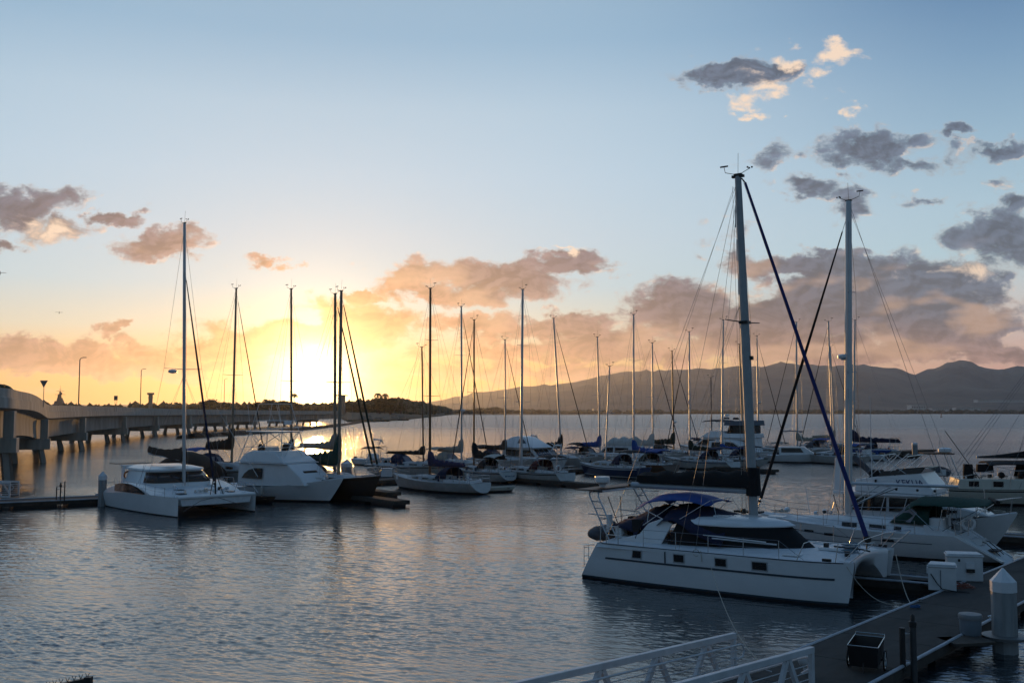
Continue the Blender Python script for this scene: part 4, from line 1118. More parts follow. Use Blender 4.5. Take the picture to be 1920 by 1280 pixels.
b2('sloop with beige sail cover, mast passing behind the crossing stays', 1492, (1493,604), 11.5, BEIGEC, 31, mx=.6, gear=12, off=6, jib=BLACKC, cover_h=.8, hd=(-.7,.7))
b2('sloop with slim mast close behind the golden-edged mast', 1562, (1557,650), 10.5, BEIGEC, 32, mx=.5, gear=8, off=9, jib=BLACKC, cover_h=.9)

# ---- motor yachts
def rails(root, h, x0, x1, ht=.75, name='bow_rail', gap=1.2):
    mb = MB(); n = int((x1-x0)/gap)
    L_ = []; R_ = []
    for sd, A in ((1, L_), (-1, R_)):
        for i in range(n+1):
            x = x0+(x1-x0)*i/n; e_ = h.edge(x, sd, 0, .08); k = ht*(.6+.4*min(1, i/2)); A.append(e_+Vector((.12,0,k))); mb.tube([e_, e_+Vector((.12,0,k))], .016, STEEL, 5)
    mb.tube(L_+[Vector((h.L/2+.2,0,h.sz(1)+ht))]+R_[::-1], .02, STEEL, 6)
    mb.build(name, root)
def sidewin(root, pts, y, m=BLACKGL, name='window', t=.02, both=True, tilt=0.0):
    for sd in ((1,-1) if both else (-1,)):
        mb = MB(); mb.panel([(x, sd*(y(x,z) if callable(y) else y)+sd*.012, z) for x, z in pts], t, m); mb.build(name, root, smooth=0)
def block(root, name, pts, hw, m, bevel=.05, smooth=30):
    mb = MB(); mb.prof(pts, hw, m); return mb.build(name, root, smooth=smooth, bevel=bevel)
def yacht_root(label, c, hd, name='motor_yacht', cat='motor yacht', group=None):
    hd = Vector((hd[0], hd[1], 0)).normalized()
    return thing(name, label, cat, (c[0], c[1], 0), math.atan2(hd.y, hd.x), group)
def tuna_tower(root, x0, x1, w, z0, z1, z2, m=STEEL, hoop=True):
    """lower platform at z1, upper helm hoop to z2"""
    mb = MB(); xt0, xt1, wt = x0+.75, x1-.45, w*.62
    cn = [(x0,w),(x1,w),(x1,-w),(x0,-w)]; ct = [(xt0,wt),(xt1,wt),(xt1,-wt),(xt0,-wt)]
    r = .038
    for (a, b_), (c, d) in zip(cn, ct): mb.tube([(a,b_,z0),(c,d,z1)], r, m, 6)
    for i in range(4):
        (a, b_), (c, d) = cn[i], ct[(i+1) % 4]; mb.tube([(a,b_,z0),(c,d,z1)], .026, m, 5)
        (a, b_), (c, d) = cn[(i+1) % 4], ct[i]; mb.tube([(a,b_,z0),(c,d,z1)], .026, m, 5)
    mb.tube([(x,y,z1) for x, y in ct]+[(ct[0][0],ct[0][1],z1)], r, m, 6)
    zm = (z0+z1)/2; cm = [((a+c)/2,(b_+d)/2) for (a,b_),(c,d) in zip(cn, ct)]
    mb.tube([(x,y,zm) for x, y in cm]+[(cm[0][0],cm[0][1],zm)], .018, m, 5)
    mb.build('tower_legs', root)
    mb = MB(); mb.box(((xt0+xt1)/2,0,z1+.05), (xt1-xt0+.5,2*wt+.5,.07), WHITE); mb.build('tower_platform', root, smooth=0, bevel=.02)
    mb = MB()
    for x, y in ct: mb.tube([(x,y,z1),(x*.6+.4*(xt0+xt1)/2,y*.75,z2)], .022, m, 5)
    for zz, k in ((z1+(z2-z1)*.4,.9),(z2,.78)):
        q = [((x*(1-.4*(zz-z1)/(z2-z1))+.4*(zz-z1)/(z2-z1)*(xt0+xt1)/2), y*(1-.25*(zz-z1)/(z2-z1)), zz) for x, y in ct]; mb.tube(q+[q[0]], .02, m, 6)
    mb.box((xt1-.35,0,z1+.75), (.35,.5,.3), WHITE)
    mb.build('tower_helm', root)

def pyramid_yacht():
    P = dk(995, 7.5); c = P
    r = yacht_root('white motor yacht with a faceted pyramid flybridge and wraparound windows', c, (.75,-.65))
    h = Hull(11.5, 3.9, 1.7, 1.2, stern=.9, bow_rake=1.3, tr=-.2, kst=-.1, pw=2.4)
    h.mesh('hull', r, WHITE, stripe=BLUEPT); h.deck(r, DECK)
    hw = lambda x, z: 1.75-.12*max(0,z-1.4)-.12*max(0,x-.5)
    block(r, 'deckhouse', [(-3.2,1.0),(3.6,1.2),(2.3,1.75),(1.3,2.75),(-3.2,2.75)], hw, WHITE)
    sidewin(r, [(-2.7,1.75),(-.4,1.75),(-.4,2.5),(-2.7,2.5)], hw); sidewin(r, [(-.1,1.75),(1.9,1.75),(1.15,2.5),(-.1,2.5)], hw)
    mb = MB()
    for k in range(3):
        y0 = -1.3+k*.9; mb.panel([(2.32+.0,y0,1.85),(2.32,y0+.75,1.85),(1.5,y0+.75,2.6),(1.5,y0,2.6)], .02, BLACKGL)
    mb.build('windscreen', r, smooth=0)
    hf = lambda x, z: 1.95-.75*max(0,(z-2.76))
    block(r, 'flybridge', [(-3.6,2.76),(1.9,2.76),(1.6,2.95),(-.1,4.0),(-1.2,4.15),(-2.2,4.0),(-3.4,3.3)], hf, WHITE)
    sidewin(r, [(-.8,3.3),(.6,3.3),(-.1,3.75),(-.8,3.85)], hf, name='flybridge_panel', m=GREYC)
    rails(r, h, .5, 5.4)
    mb = MB(); mb.tube([(-3.3,1.5,3.3),(-3.3,1.5,4.3),(-3.3,-1.5,4.3),(-3.3,-1.5,3.3)], .025, STEEL, 6); mb.tube([(-2,0,4.1),(-2,0,5.0)], .02, STEEL, 5); mb.build('radar_mast', r)
    clutter(r, h, -5, -3, 1.2, 1.2, 8, 77)
pyramid_yacht()
def white_canvas_yacht():
    P = dk(1160, 8.5)
    r = yacht_root('motor cruiser with pale rumpled canvas over its flybridge behind the blue hulled boat', P, (-.75,.65))
    h = Hull(10.5, 3.6, 1.7, 1.2, stern=.9, bow_rake=1.2, tr=-.2, kst=-.1)
    h.mesh('hull', r, WHITE, stripe=NAVY); h.deck(r, DECK)
    hw = lambda x, z: 1.6-.1*max(0,z-1.4)
    block(r, 'deckhouse', [(-3.0,1.0),(3.0,1.2),(2.0,1.7),(1.2,2.6),(-3.0,2.6)], hw, WHITE)
    sidewin(r, [(-2.5,1.7),(-.4,1.7),(-.4,2.35),(-2.5,2.35)], hw); sidewin(r, [(-.1,1.7),(1.7,1.7),(1.1,2.35),(-.1,2.35)], hw)
    mb = MB(); rows = []
    for i in range(11):
        x = -2.9+4.4*i/10; hh = .95+.25*math.sin(i*1.7)-.5*max(0,(i-7)/3)
        rows.append([(x,1.5*math.cos(a),2.62+hh*math.sin(a)**.7+(.05*math.sin(i*3+j))) for j, a in enumerate([PI*k/8 for k in range(9)])])
    mb.grid(rows, WHITEC, cap0=True, cap1=True); mb.build('flybridge_canvas', r, smooth=60)
    rails(r, h, .5, 5.0)
white_canvas_yacht()
def canopy_yacht():
    P = dk(1350, 8)
    r = yacht_root('large white motor yacht with black awning and tall flybridge enclosure beyond the dock', P, (-.72,.69))
    h = Hull(15, 4.6, 2.1, 1.4, stern=.92, bow_rake=1.6, tr=-.2, kst=-.1, pw=2.4)
    h.mesh('hull', r, WHITE, stripe=NAVY); h.deck(r, DECK)
    hw = lambda x, z: 2.1-.1*max(0,z-1.6)-.1*max(0,x-1)
    block(r, 'deckhouse', [(-5.8,1.2),(5.0,1.5),(3.6,2.1),(1.8,3.3),(-5.8,3.3)], hw, WHITE)
    sidewin(r, [(-5.2,2.2),(-3.2,2.2),(-3.2,3.0),(-5.2,3.0)], hw); sidewin(r, [(-2.9,2.2),(-.6,2.2),(-.6,3.0),(-2.9,3.0)], hw); sidewin(r, [(-.3,2.2),(3.0,2.2),(1.8,3.0),(-.3,3.0)], hw)
    hf = lambda x, z: 2.2-.25*max(0,(z-3.31))
    block(r, 'flybridge', [(-6.0,3.31),(2.2,3.31),(1.7,3.6),(.6,4.3),(-1.5,4.3),(-2.0,3.95),(-6.0,3.95)], hf, WHITE)
    # enclosed aft part with windows, tan inside
    block(r, 'enclosure', [(-5.6,3.96),(-2.2,3.96),(-2.6,5.1),(-5.6,5.1)], lambda x, z: 1.9, BLACKGL)
    mb = MB(); mb.box((-4.9,-1.93,4.55), (.08,.04,1.1), WHITE); mb.box((-3.9,-1.93,4.55), (.5,.05,1.0), mat('tan_curtain',(.35,.24,.15),.8)); mb.box((-2.9,-1.93,4.55), (.08,.04,1.1), WHITE); mb.build('enclosure_frames', r, smooth=0)
    block(r, 'hardtop', [(-6.2,5.11),(-1.8,5.11),(-1.9,5.75),(-6.1,5.85)], lambda x, z: 2.05, mat('blue_grey_canvas',(.12,.15,.19),.85,bump=.4))
    canopy(r, 'black_awning', -1.7, 2.0, 1.9, 5.95, BLACKC, legs=3.9)
    mb = MB(); mb.tube([(-1.6,.8,5.9),(-1.6,.8,6.5)], .03, WHITE, 6); mb.lathe([(.1,0),(.35,.05),(.35,.2),(.1,.28)], (-1.6,.8,6.45), WHITE, 12); mb.box((-2.2,-.7,6.1), (.9,.5,.3), BLACKC, taper=.7); mb.box((-.6,-.7,6.15), (.9,.5,.25), BLACKC, taper=.7); mb.build('radar', r)
    rails(r, h, .5, 7.0)
canopy_yacht()
def express_yacht():
    P = dk(1375, 3.5)
    r = yacht_root('white express cruiser with big curved windscreen in front of the tall motor yacht', P, (.72,-.69))
    h = Hull(11, 3.8, 1.6, 1.2, stern=.92, bow_rake=1.4, tr=-.2, kst=-.1, pw=2.4)
    h.mesh('hull', r, WHITE); h.deck(r, DECK)
    hw = lambda x, z: 1.65-.25*max(0,z-1.5)-.12*max(0,x)
    block(r, 'deckhouse', [(-3.4,1.0),(4.0,1.3),(2.6,1.8),(.6,2.9),(-1.2,3.1),(-3.4,2.9)], hw, WHITE)
    sidewin(r, [(-2.9,2.0),(-.9,2.0),(-1.0,2.75),(-2.9,2.7)], hw); sidewin(r, [(-.7,2.0),(1.7,2.0),(.5,2.7),(-.7,2.8)], hw)
    rails(r, h, .5, 5.2)
express_yacht()
def sport(label, c, hd, L, text_side=None, tower=False, k=1.0, win='arch', fly=True, pad=False, ladder=False):
    r = yacht_root(label, c, hd, 'sport_fishing_boat', 'fishing boat')
    B = L*.34; h = Hull(L, B, 1.95*k, 1.05*k, stern=.88, bow_rake=L*.12, tr=-.1, kst=-.1, pw=2.0, flare=1.5, draft=.6, sagz=.18)
    h.mesh('hull', r, CREAM if k > 1.2 else WHITE); h.deck(r, DECK)
    rails(r, h, L*.12, L*.46) if not pad else None
    return r, h
def mid_sport():
    P = dk(1500, -4.5)
    r, h = sport('white sport fishing boat with low deckhouse right of the foreground catamaran mast', P, (.95,-.3), 11)
    hw = lambda x, z: 1.6-.15*max(0,z-1.3)
    block(r, 'deckhouse', [(-3.0,1.0),(2.0,1.2),(1.2,1.6),(.4,2.2),(-3.0,2.2)], hw, WHITE)
    sidewin(r, [(-2.7,1.45),(.3,1.45),(-.1,2.05),(-2.7,2.05)], hw)
    canopy(r, 'canvas_top', -2.8, .2, 1.35, 4.5, NAVY, droop=.15)
    mb = MB(); mb.tube([(-2.9,1.5,2.6),(-2.7,1.3,4.4),(-2.7,-1.3,4.4),(-2.9,-1.5,2.6)], .03, STEEL, 6); mb.tube([(.2,1.4,2.6),(-.1,1.3,4.4),(-.1,-1.3,4.4),(.2,-1.4,2.6)], .03, STEEL, 6)
    for sd in (1,-1): mb.tube([(-2.7,1.3*sd,4.4),(-.1,1.3*sd,4.4)], .03, STEEL, 6)
    mb.build('canopy_frame', r); clutter(r, h, -5, -3, 1.2, 1.1, 6, 78); 
    text('ED', .4, BLACKP, 'lettering', r, frame_m(h.pt(.8, 1.25, -1, .03), (1,.25,0), (0,0,1)))
mid_sport()
# ------------------------------------------------------------------ left group
def outline(cx, a, b, z, p=.5, n=28, front=None):
    pts = []
    for j in range(n):
        t = 2*PI*j/n; c, s = math.cos(t), math.sin(t); aa = a if (c < 0 or front is None) else front
        pts.append((cx+aa*math.copysign(abs(c)**p, c), b*math.copysign(abs(s)**p, s), z))
    return pts
def left_cat():
    hd = Vector((.6816,-.7317,0)); c = Vector((-24.51,73.68,0)); rz = math.atan2(hd.y, hd.x)
    r = thing('catamaran', 'white sailing catamaran with dark wraparound cabin windows, leftmost boat below the bridge', 'catamaran', c, rz)
    h = Hull(12.6, 1.35, 1.32, 1.0, stern=.8, bow_rake=.05, tr=.25, kst=.02, pw=2.8, flare=.15, draft=.6, sagz=-.18)
    for sd in (1,-1):
        o = h.mesh('hull', r, WHITE, boot=WHITE, n=24); o.location = (0, sd*2.85, 0); o['label'] = 'near starboard hull' if sd < 0 else 'far port hull'
        d = h.deck(r, DECK); d.name = 'hull_deck'; d.location = (0, sd*2.85, 0)
        # raised side with the long dark window
        mb = MB(); rows = []
        for i in range(17):
            t = i/16; x = -5.6+8.6*t; hh = max(.0, math.sin(PI*min(1, t*1.02))**.7)*.72
            zt = h.sz((x+6.3)/12.6); y0 = 2.85*sd+sd*h.b((x+6.3)/12.6)-sd*.03; rows.append([(x, y0, zt-.06), (x, y0-sd*.04, zt+hh*.8), (x, y0-sd*.22, zt+hh), (x, sd*1.9, zt+hh*.9), (x, sd*1.8, 1.0)])
        mb.grid(rows, WHITE, cap0=True, cap1=True); mb.build('raised_side', r, smooth=50)
        P = [(-2.95,1.30),(-2.9,1.78),(-1.6,1.93),(-.2,1.93),(1.2,1.74),(2.35,1.38),(2.0,1.31),(.2,1.33)]
        mb = MB(); pts = [(x, sd*(2.85+h.b((x+6.3)/12.6)+.018-.03*(z-1.2)), z) for x, z in P]; mb.panel(pts, .03, BLACKGL); mb.build('side_window', r, smooth=0)
    # bridge deck
    mb = MB(); rows = []
    for i in range(9):
        x = -5.6+11.7*i/8; z = 1.62-.32*max(0,(i-3)/5)**1.3
        rows.append([(x,-2.5,.72),(x,-2.6,z-.14),(x,-2.3,z),(x,0,z+.08),(x,2.3,z),(x,2.6,z-.14),(x,2.5,.72)])
    mb.grid(rows, DECK, closed=True, cap0=True, cap1=True); mb.build('bridge_deck', r, smooth=40)
    mb = MB(); mb.tube([(6.12,-2.85,1.27),(6.12,2.85,1.27)], .11, WHITE, 8)
    mb.tube([(6.1,-2.4,.35),(6.1,-1.2,1.0),(6.1,0,1.2)], .02, WIRE, 4); mb.tube([(6.1,2.4,.35),(6.1,0,1.2)], .02, WIRE, 4); mb.build('front_crossbeam', r)
    # cabin
    mb = MB()
    R_ = [outline(-1.9,2.9,2.55,1.5,.42,front=3.05), outline(-1.9,2.9,2.5,1.92,.42,front=2.95), outline(-2.0,2.9,2.12,2.72,.42,front=2.2), outline(-2.3,3.2,2.25,2.78,.42,front=2.65), outline(-2.3,3.2,2.2,2.9,.42,front=2.6), outline(-2.3,2.7,1.6,3.06,.5,front=2.0), outline(-2.3,1.2,.7,3.12,.6,front=1.0)]
    b = len(mb.v)
    for i in range(len(R_)-1):
        mb.grid([R_[i], R_[i+1]], WHITE, closed=True)
    mb.poly(R_[-1], WHITE); mb.build('cabin', r, smooth=35)
    mb = MB(); A = outline(-1.89,2.9,2.525,1.97,.42,front=2.94,n=56); B = outline(-1.99,2.9,2.155,2.68,.42,front=2.26,n=56)
    idx = list(range(44, 56))+list(range(0, 13))
    groups = [idx[0:8], idx[7:13], idx[12:18], idx[17:25]]
    for gi, g in enumerate(groups):
        mb = MB(); g2 = g
        a_ = [Vector(A[k])*1.0+Vector((.012,0,0)) for k in g2]; b_ = [Vector(B[k])+Vector((.012,0,0)) for k in g2]
        if gi in (0,1): pass
        mb.grid([a_, b_], mat('tinted_glass', (.035,.022,.018), .12)); o = mb.build('cabin_window', r, smooth=60); md = o.modifiers.new('s','SOLIDIFY'); md.thickness = .02
    # targa arch and stern gear
    mb = MB(); 
    for sd in (1,-1): mb.panel([(-4.6,sd*2.35,1.6),(-4.1,sd*2.35,1.6),(-4.5,sd*2.2,2.95),(-4.95,sd*2.2,2.95)], .12, WHITE)
    mb.box((-4.8,0,2.98), (.5,4.6,.12), WHITE); mb.build('targa_arch', r, smooth=0, bevel=.03)
    mb = MB(); mb.box((-5.9,-1.2,3.12), (1.5,2.6,.05), BLACKP); mb.build('solar_panel', r, smooth=0)
    lifebuoy(r, (-4.3,-2.0,2.3), m=ORANGE)
    class E_: pass
    hw = Hull(12.6, 7.0, 1.32, 1.0, stern=.97, pw=9, mid=.5, bow_rake=0, tr=0, sagz=-.25)
    top = local(c, rz, gy(346, 419, (c+hd*.94).y))
    fake = hw; fake.sz = lambda t: 1.3+.3*math.sin(PI*min(1,max(0,t))); fake.b = lambda t: 3.4 if t < .95 else 2.9
    rig(r, fake, .94, top, 1.66, boom=None, jib=NAVY, jib_r=.08, spreaders=(.44,), bow_x=5.9, mr_=.13, aft=False, jibtop=.82, spr_w=1.45, radar=None)
    mb = MB(); p = Vector((.9,-1.05,9.95)); mb.lathe([(.1,-.12),(.3,-.06),(.31,.08),(.22,.15),(.02,.17)], p, WHITE, 14); mb.build('radar_dome', r)
    mb = MB(); mb.tube([(.8,0,3.55),(-5.3,0,3.86)], .1, ALU, 8); mb.tube([(-4.6,0,3.8),(-4.8,0,3.1)], .02, ROPE, 4); mb.build('boom', r)
    mb = MB(); rows = []
    for i in range(15):
        t = i/14; x = .95-6.2*t; z0 = 3.42+.45*t+.03*math.sin(i); z1 = 4.5-.1*t-.22*math.sin(PI*t)+.04*math.sin(i*2.3); w = .24-.08*t
        rows.append([(x,-w,z0+.05),(x,-w*.9,z0+.5*(z1-z0)),(x,-w*.35,z1),(x,w*.35,z1),(x,w*.9,z0+.5*(z1-z0)),(x,w,z0+.05),(x,0,z0)])
    mb.grid(rows, BROWNC, closed=True, cap0=True, cap1=True); mb.build('sail_cover', r, smooth=60)
    # rails
    mb = MB()
    for sd in (1,-1):
        tp = []
        for k in range(6):
            x = -2.5+1.55*k; a = Vector((x, sd*3.35, 1.4 if k < 4 else 1.3)); mb.tube([a, a+Vector((0,0,.62))], .016, STEEL, 5); tp.append(a+Vector((0,0,.62)))
        mb.tube(tp, .009, WIRE, 4); mb.tube([p-Vector((0,0,.3)) for p in tp], .009, WIRE, 4)
    mb.build('lifelines', r)
    mb = MB()
    for sd in (1,-1):
        mb.tube([(4.2,sd*2.3,1.35),(4.5,sd*2.4,2.05),(5.9,sd*2.75,1.95),(6.2,sd*3.1,1.3)], .02, STEEL, 5); mb.tube([(5.2,sd*2.6,1.3),(5.2,sd*2.6,2.0)], .016, STEEL, 5)
        mb.tube([(-5.8,sd*2.4,1.2),(-5.9,sd*2.4,2.0),(-5.2,sd*2.5,2.1),(-4.8,sd*2.5,1.5)], .02, STEEL, 6); mb.tube([(-5.9,sd*2.4,1.7),(-5.9,sd*3.2,1.7),(-5.4,sd*3.3,1.2)], .02, STEEL, 6)
    mb.build('pulpit', r)
    mb = MB(); mb.tube([(5.9,0,1.3),(5.75,.05,3.3)], .05, BLACKP, 6); mb.tube([(5.75,0,3.0),(6.1,-.5,1.3)], .03, BLACKP, 5); mb.tube([(5.75,0,3.0),(6.1,.5,1.3)], .03, BLACKP, 5); mb.build('furler_base', r)
    for x, y in ((2.6,-1.1),(3.4,.7),(1.6,-2.1),(4.8,1.6),(4.6,-1.9)):
        mb = MB(); mb.box((x,y,1.62-.05*x+.05), (.7,.55,.06), mat('smoked_hatch',(.10,.11,.12),.2)); mb.build('hatch', r, smooth=0, bevel=.015)
    clutter(r, fake, -5.5, -4.6, 2.2, 1.6, 10, 301, [BLACKP, BLACKC, RED, STEEL, GREYC]); clutter(r, fake, 2.2, 5.6, 2.0, 1.45, 9, 302, [BLACKP, STEEL, WHITE])
left_cat()

def tarp_boat():
    P = gy(352, 890, 90); r = thing('covered_boat', 'boat under an arched brown tarpaulin behind the leftmost catamaran', 'boat', (P.x, 90, 0), math.atan2(-.5,.85))
    h = Hull(9, 3.0, 1.3, 1.0); h.mesh('hull', r, WHITE)
    mb = MB(); rows = []
    for i in range(11):
        t = i/10; x = -3.4+6.8*t; hh = 2.6*math.sin(PI*(.12+.76*t))**.6
        rows.append([(x,1.55*math.cos(a),.9+hh*math.sin(a)**.75+.04*math.sin(5*a+i)) for a in [PI*k/10 for k in range(11)]])
    mb.grid(rows, BROWNC, cap0=True, cap1=True); mb.build('tarpaulin', r, smooth=60)
tarp_boat()
TANM = mat('tan_mast_paint',(.26,.19,.13),.4)
LG = 'sailboats moored around the sport fishing boat at the left'
L2 = sloop('white sloop with brown sail cover between catamaran and sport fishing boat', 437.5, (443,541), (.80,-.6), 12, loc=(-25,93), mx=.9, cover=BROWNC, jib=BLACKC, stripe=BROWNC, mast=TANM, gear=8, seed=41, group=LG, cover_h=1.2, boom=3.6, fb=2.0, fs=1.7, boomz=3.6, spreaders=(.50,), wires=True, dodg=None, cab_h=.7)
L4 = sloop('sloop mostly hidden behind the sport fishing boat, mast standing just left of the sun', 549, (546,542), (.8,-.6), 11, loc=(-20,91), mx=.9, cover=BROWNC, jib=None, mast=TANM, gear=6, seed=42, group=LG, cover_h=1.2, boom=3.6, spreaders=(.49,), fb=1.6, fs=1.4)
L6 = sloop('white sloop with crumpled beige sail, farther of the two masts by the sun', 630, (628.5,551), (.80,-.60), 12, loc=(-15,86), mx=1.2, cover=BEIGEC, jib=OLIVEC, jib_r=.09, mast=TANM, gear=16, seed=43, group=LG, cover_h=.8, boom=4.2, spreaders=(.50,), fb=1.9, fs=1.5, wind=True, boomz=3.9, mr_=.12)
L5 = sloop('black hulled sailboat with green sail cover right of the sport fishing boat', 637, (640,546), (.72,-.69), 13.5, loc=(-15.2,82.0), mx=1.4, cover=GREENC, jib=OLIVEC, jib_r=.09, gear=16, seed=44, group=LG, cover_h=1.5, boom=4.8, spreaders=(.50,), fb=2.15, fs=1.5, hull=mat('black_topsides',(.03,.022,.018),.35), stripe=BROWNC, bim=None, boomz=2.7, mr_=.13, mast=mat('tan_mast',(.30,.22,.16),.4))

def left_sport():
    c = (-18.55,81.03); r, h = sport('white sport fishing boat with tuna tower and dark arched side window beside the catamaran', c, (.85,-.53), 13, pad=True)
    hw = lambda x, z: 1.95-.10*max(0,z-1.4)-.08*max(0,x)
    block(r, 'deckhouse', [(-3.1,1.1),(4.0,1.3),(3.55,1.95),(2.1,2.95),(-3.1,2.95)], hw, WHITE, bevel=.08)
    block(r, 'house_roof', [(-3.4,2.955),(2.1,2.955),(2.05,3.03),(-3.4,3.03)], lambda x, z: 1.98, WHITE, bevel=.02)
    sidewin(r, [(-.35,1.75),(-.35,2.58),(-1.3,2.57),(-1.9,2.42),(-2.35,2.12),(-2.6,1.76)], hw, name='side_window')
    hf = lambda x, z: 1.9-.30*max(0,z-3.03)
    block(r, 'flybridge', [(-3.0,3.035),(2.0,3.035),(.6,3.92),(-1.6,3.95),(-2.2,3.85),(-2.7,3.5)], hf, WHITE, bevel=.08)
    mb = MB(); mb.box((-1.2,0,4.05), (.9,.9,.35), WHITE, taper=.8); mb.box((-.2,.5,4.1), (.5,.5,.6), BROWNC, taper=.7); mb.box((-1.9,-.5,4.15), (.5,.5,.6), BROWNC, taper=.7); mb.build('helm_seats', r, smooth=0, bevel=.04)
    tuna_tower(r, -3.5, 1.3, 1.55, 3.0, 5.42, 7.7, m=mat('white_tube',(.72,.72,.70),.35))
    mb = MB()
    for sd in (1,-1): mb.tube([(-.7,sd*2.0,1.9),(-4.6,sd*2.9,7.4)], .03, WHITE, 6, r1=.012); mb.tube([(-1.2,sd*2.0,2.9),(-2.4,sd*1.6,7.6)], .015, WHITE, 5)
    mb.build('outriggers', r)
    mb = MB(); mb.tube([(2.9,-.75,2.15),(2.9,.75,2.15)], .25, BROWNC, 10); mb.box((2.9,0,1.75), (.3,1.2,.35), STEEL); mb.build('rolled_cushion', r)
    mb = MB(); mb.tube([h.edge(-5.8,1,.3,.1), h.edge(-3.6,1,.3,.1)], .02, STEEL, 5)
    for x in (-3.4,-4.2,-5.0): mb.tube([h.edge(x,-1,0,.1), h.edge(x,-1,.75,.1)], .02, STEEL, 5)
    mb.tube([h.edge(-3.4,-1,.75,.1), h.edge(-5.0,-1,.75,.1)], .02, STEEL, 5); mb.build('cockpit_rail', r)
    e_ = h.pt(.50, .9, -1); fender(r, (e_.x, e_.y-.2, .85), m=WHITEC); clutter(r, h, 4.2, 6.0, .5, 1.75, 4, 79, [WHITE, STEEL])
left_sport()

# ------------------------------------------------------------------ right group
BOWP = gz(1597,1138); HDA = Vector((.805,-.593,0)).normalized(); NA_ = Vector((-HDA.y,HDA.x,0)); CA = BOWP-HDA*5.65+NA_*2.4
def foreground_cat():
    hd = HDA; c = CA; rz = math.atan2(hd.y, hd.x)
    r = thing('catamaran', 'large white foreground catamaran with blue bimini and black cabin window band', 'catamaran', c, rz); r.scale = (1.035,1.04,1)
    h = Hull(10.15, 1.28, 1.60, 1.58, stern=.80, bow_rake=.28, tr=1.0, kst=.0, pw=7.0, flare=.05, draft=.5, sagz=.04, mid=.35)
    TEAL = mat('teal_stripe', (0.03,0.05,0.07), .4)
    HW = mat('cat_topsides', (0.72,0.745,0.77), 0.26, var=.10, scale=.8, stretch=(1,1,2.2))
    for sd in (1,-1):
        o = h.mesh('hull', r, HW, boot=TEAL, n=30); o.location = (.55, sd*2.4, 0); o['label'] = 'near starboard hull' if sd < 0 else 'far port hull'
        mb = MB()
        for a_, b_, z, w in ((.06,.945,1.02,.07),):
            rows = []
            for i in range(25):
                t = a_+(b_-a_)*i/24; p = h.pt(t, z, sd, .008); q = h.pt(t, z-w, sd, .008); rows.append([p+Vector((.55,sd*2.4,0)), q+Vector((.55,sd*2.4,0))])
            mb.grid(rows, TEAL)
        o = mb.build('rubbing_strake', r, smooth=0); md = o.modifiers.new('s','SOLIDIFY'); md.thickness = .03; md.offset = 0
        mb = MB(); p = h.pt(.305, 1.48, sd, .006)+Vector((.55,sd*2.4,0)); q = h.pt(.305, 1.03, sd, .006)+Vector((.55,sd*2.4,0)); mb.panel([p, p+Vector((.055,0,0)), q+Vector((.055,0,0)), q], .02, TEAL); mb.build('vertical_trim', r, smooth=0)
        for x, w in ((-2.62,.36),(-.82,.40),(.89,.42),(2.4,.54)):
            t = (x-.55+5.075)/10.15; P = [h.pt(t+dx/10.15, 1.27+dz, sd, .012)+Vector((.55,sd*2.4,0)) for dx, dz in ((-w/2,-.14),(w/2,-.14),(w/2,.14),(-w/2,.14))]
            Q = [h.pt(t+dx/10.15, 1.27+dz, sd, .004)+Vector((.55,sd*2.4,0)) for dx, dz in ((-w/2-.05,-.19),(w/2+.05,-.19),(w/2+.05,.19),(-w/2-.05,.19))]
            mb = MB(); mb.panel(Q, .03, ALU); fr = mb.build('port_light', r, smooth=0, bevel=.012)
            mb = MB(); mb.panel(P, .035, BLACKGL); mb.build('pane', fr, smooth=0)
    # deck
    def xf(y): 
        a = min(1, abs(y)/2.4); return 5.22+.35*a**2.2
    mb = MB(); rows = []
    for j in range(25):
        y = -3.03+6.06*j/24; edge = max(0, (abs(y)-2.5)/.5); fx = xf(y) if abs(y) < 2.4 else 5.57-1.25*edge**2.6
        if abs(y) > 2.4:
            q_ = (abs(y)-2.4)/.64; fx = .55-5.075+10.15*(.35+.65*(max(0.0, 1-q_))**(1/7.0)) if q_ < 1 else 3.0
        ztop = 1.70-.02*y*y-.07*edge**2
        rows.append([(-4.5+(fx+4.5)*i/16, y, ztop-.03*max(0,i-14)**1.5) for i in range(17)])
    mb.grid(rows, DECK); mb.build('deck', r, smooth=60)
    mb = MB()      # gunwale lip dark line
    for sd in (1,-1):
        mb.tube([(h.pt((x-.55+5.075)/10.15, 1.58, sd, .0)+Vector((.55,sd*2.4,.0))) for x in [-4.3+9.6*i/20 for i in range(21)]], .022, TEAL, 5)
    mb.build('toe_rail', r)
    # nacelle and arch between the bows
    mb = MB(); rows = []
    for j in range(21):
        y = -2.0+4.0*j/20; a = abs(y)/2.0; zu = 1.22-.95*a**2.6; fx = xf(y)
        z1 = 1.69-.02*y*y
        rows.append([(fx-.0, y, z1-.005), (fx+.06, y, z1-.09), (fx+.05, y, z1-.22), (fx-.05, y, zu+.12*(1-a)), (fx-.35, y, zu), (0, y, min(zu,.75)), (-4.5, y, min(zu,.75)), (-4.5, y, z1-.005)])
    mb.grid(rows, HW); mb.build('bridge_deck', r, smooth=60)
    # cabin: black band then white roof
    def teardrop(x0, x1, w, z, n=36, nose=1.7, tail=.30):
        P = []
        for j in range(n):
            t = j/n; 
            if t < .5: q = t*2; s = 1
            else: q = (1-t)*2; s = -1
            x = x0+(x1-x0)*q; k = (1-q**nose)**.62 if q < 1 else 0; k *= min(1, (q/.03)**.5) if q < .03 else 1
            P.append((x, s*w*max(k,.0001), z))
        return P
    BLK = mat('black_window_band', (.007,.007,.008), .6, var=.3, spec=.25)
    T0 = teardrop(-2.15, 3.45, 2.0, 1.66); T1 = teardrop(-1.80, 2.45, 1.70, 2.50); 
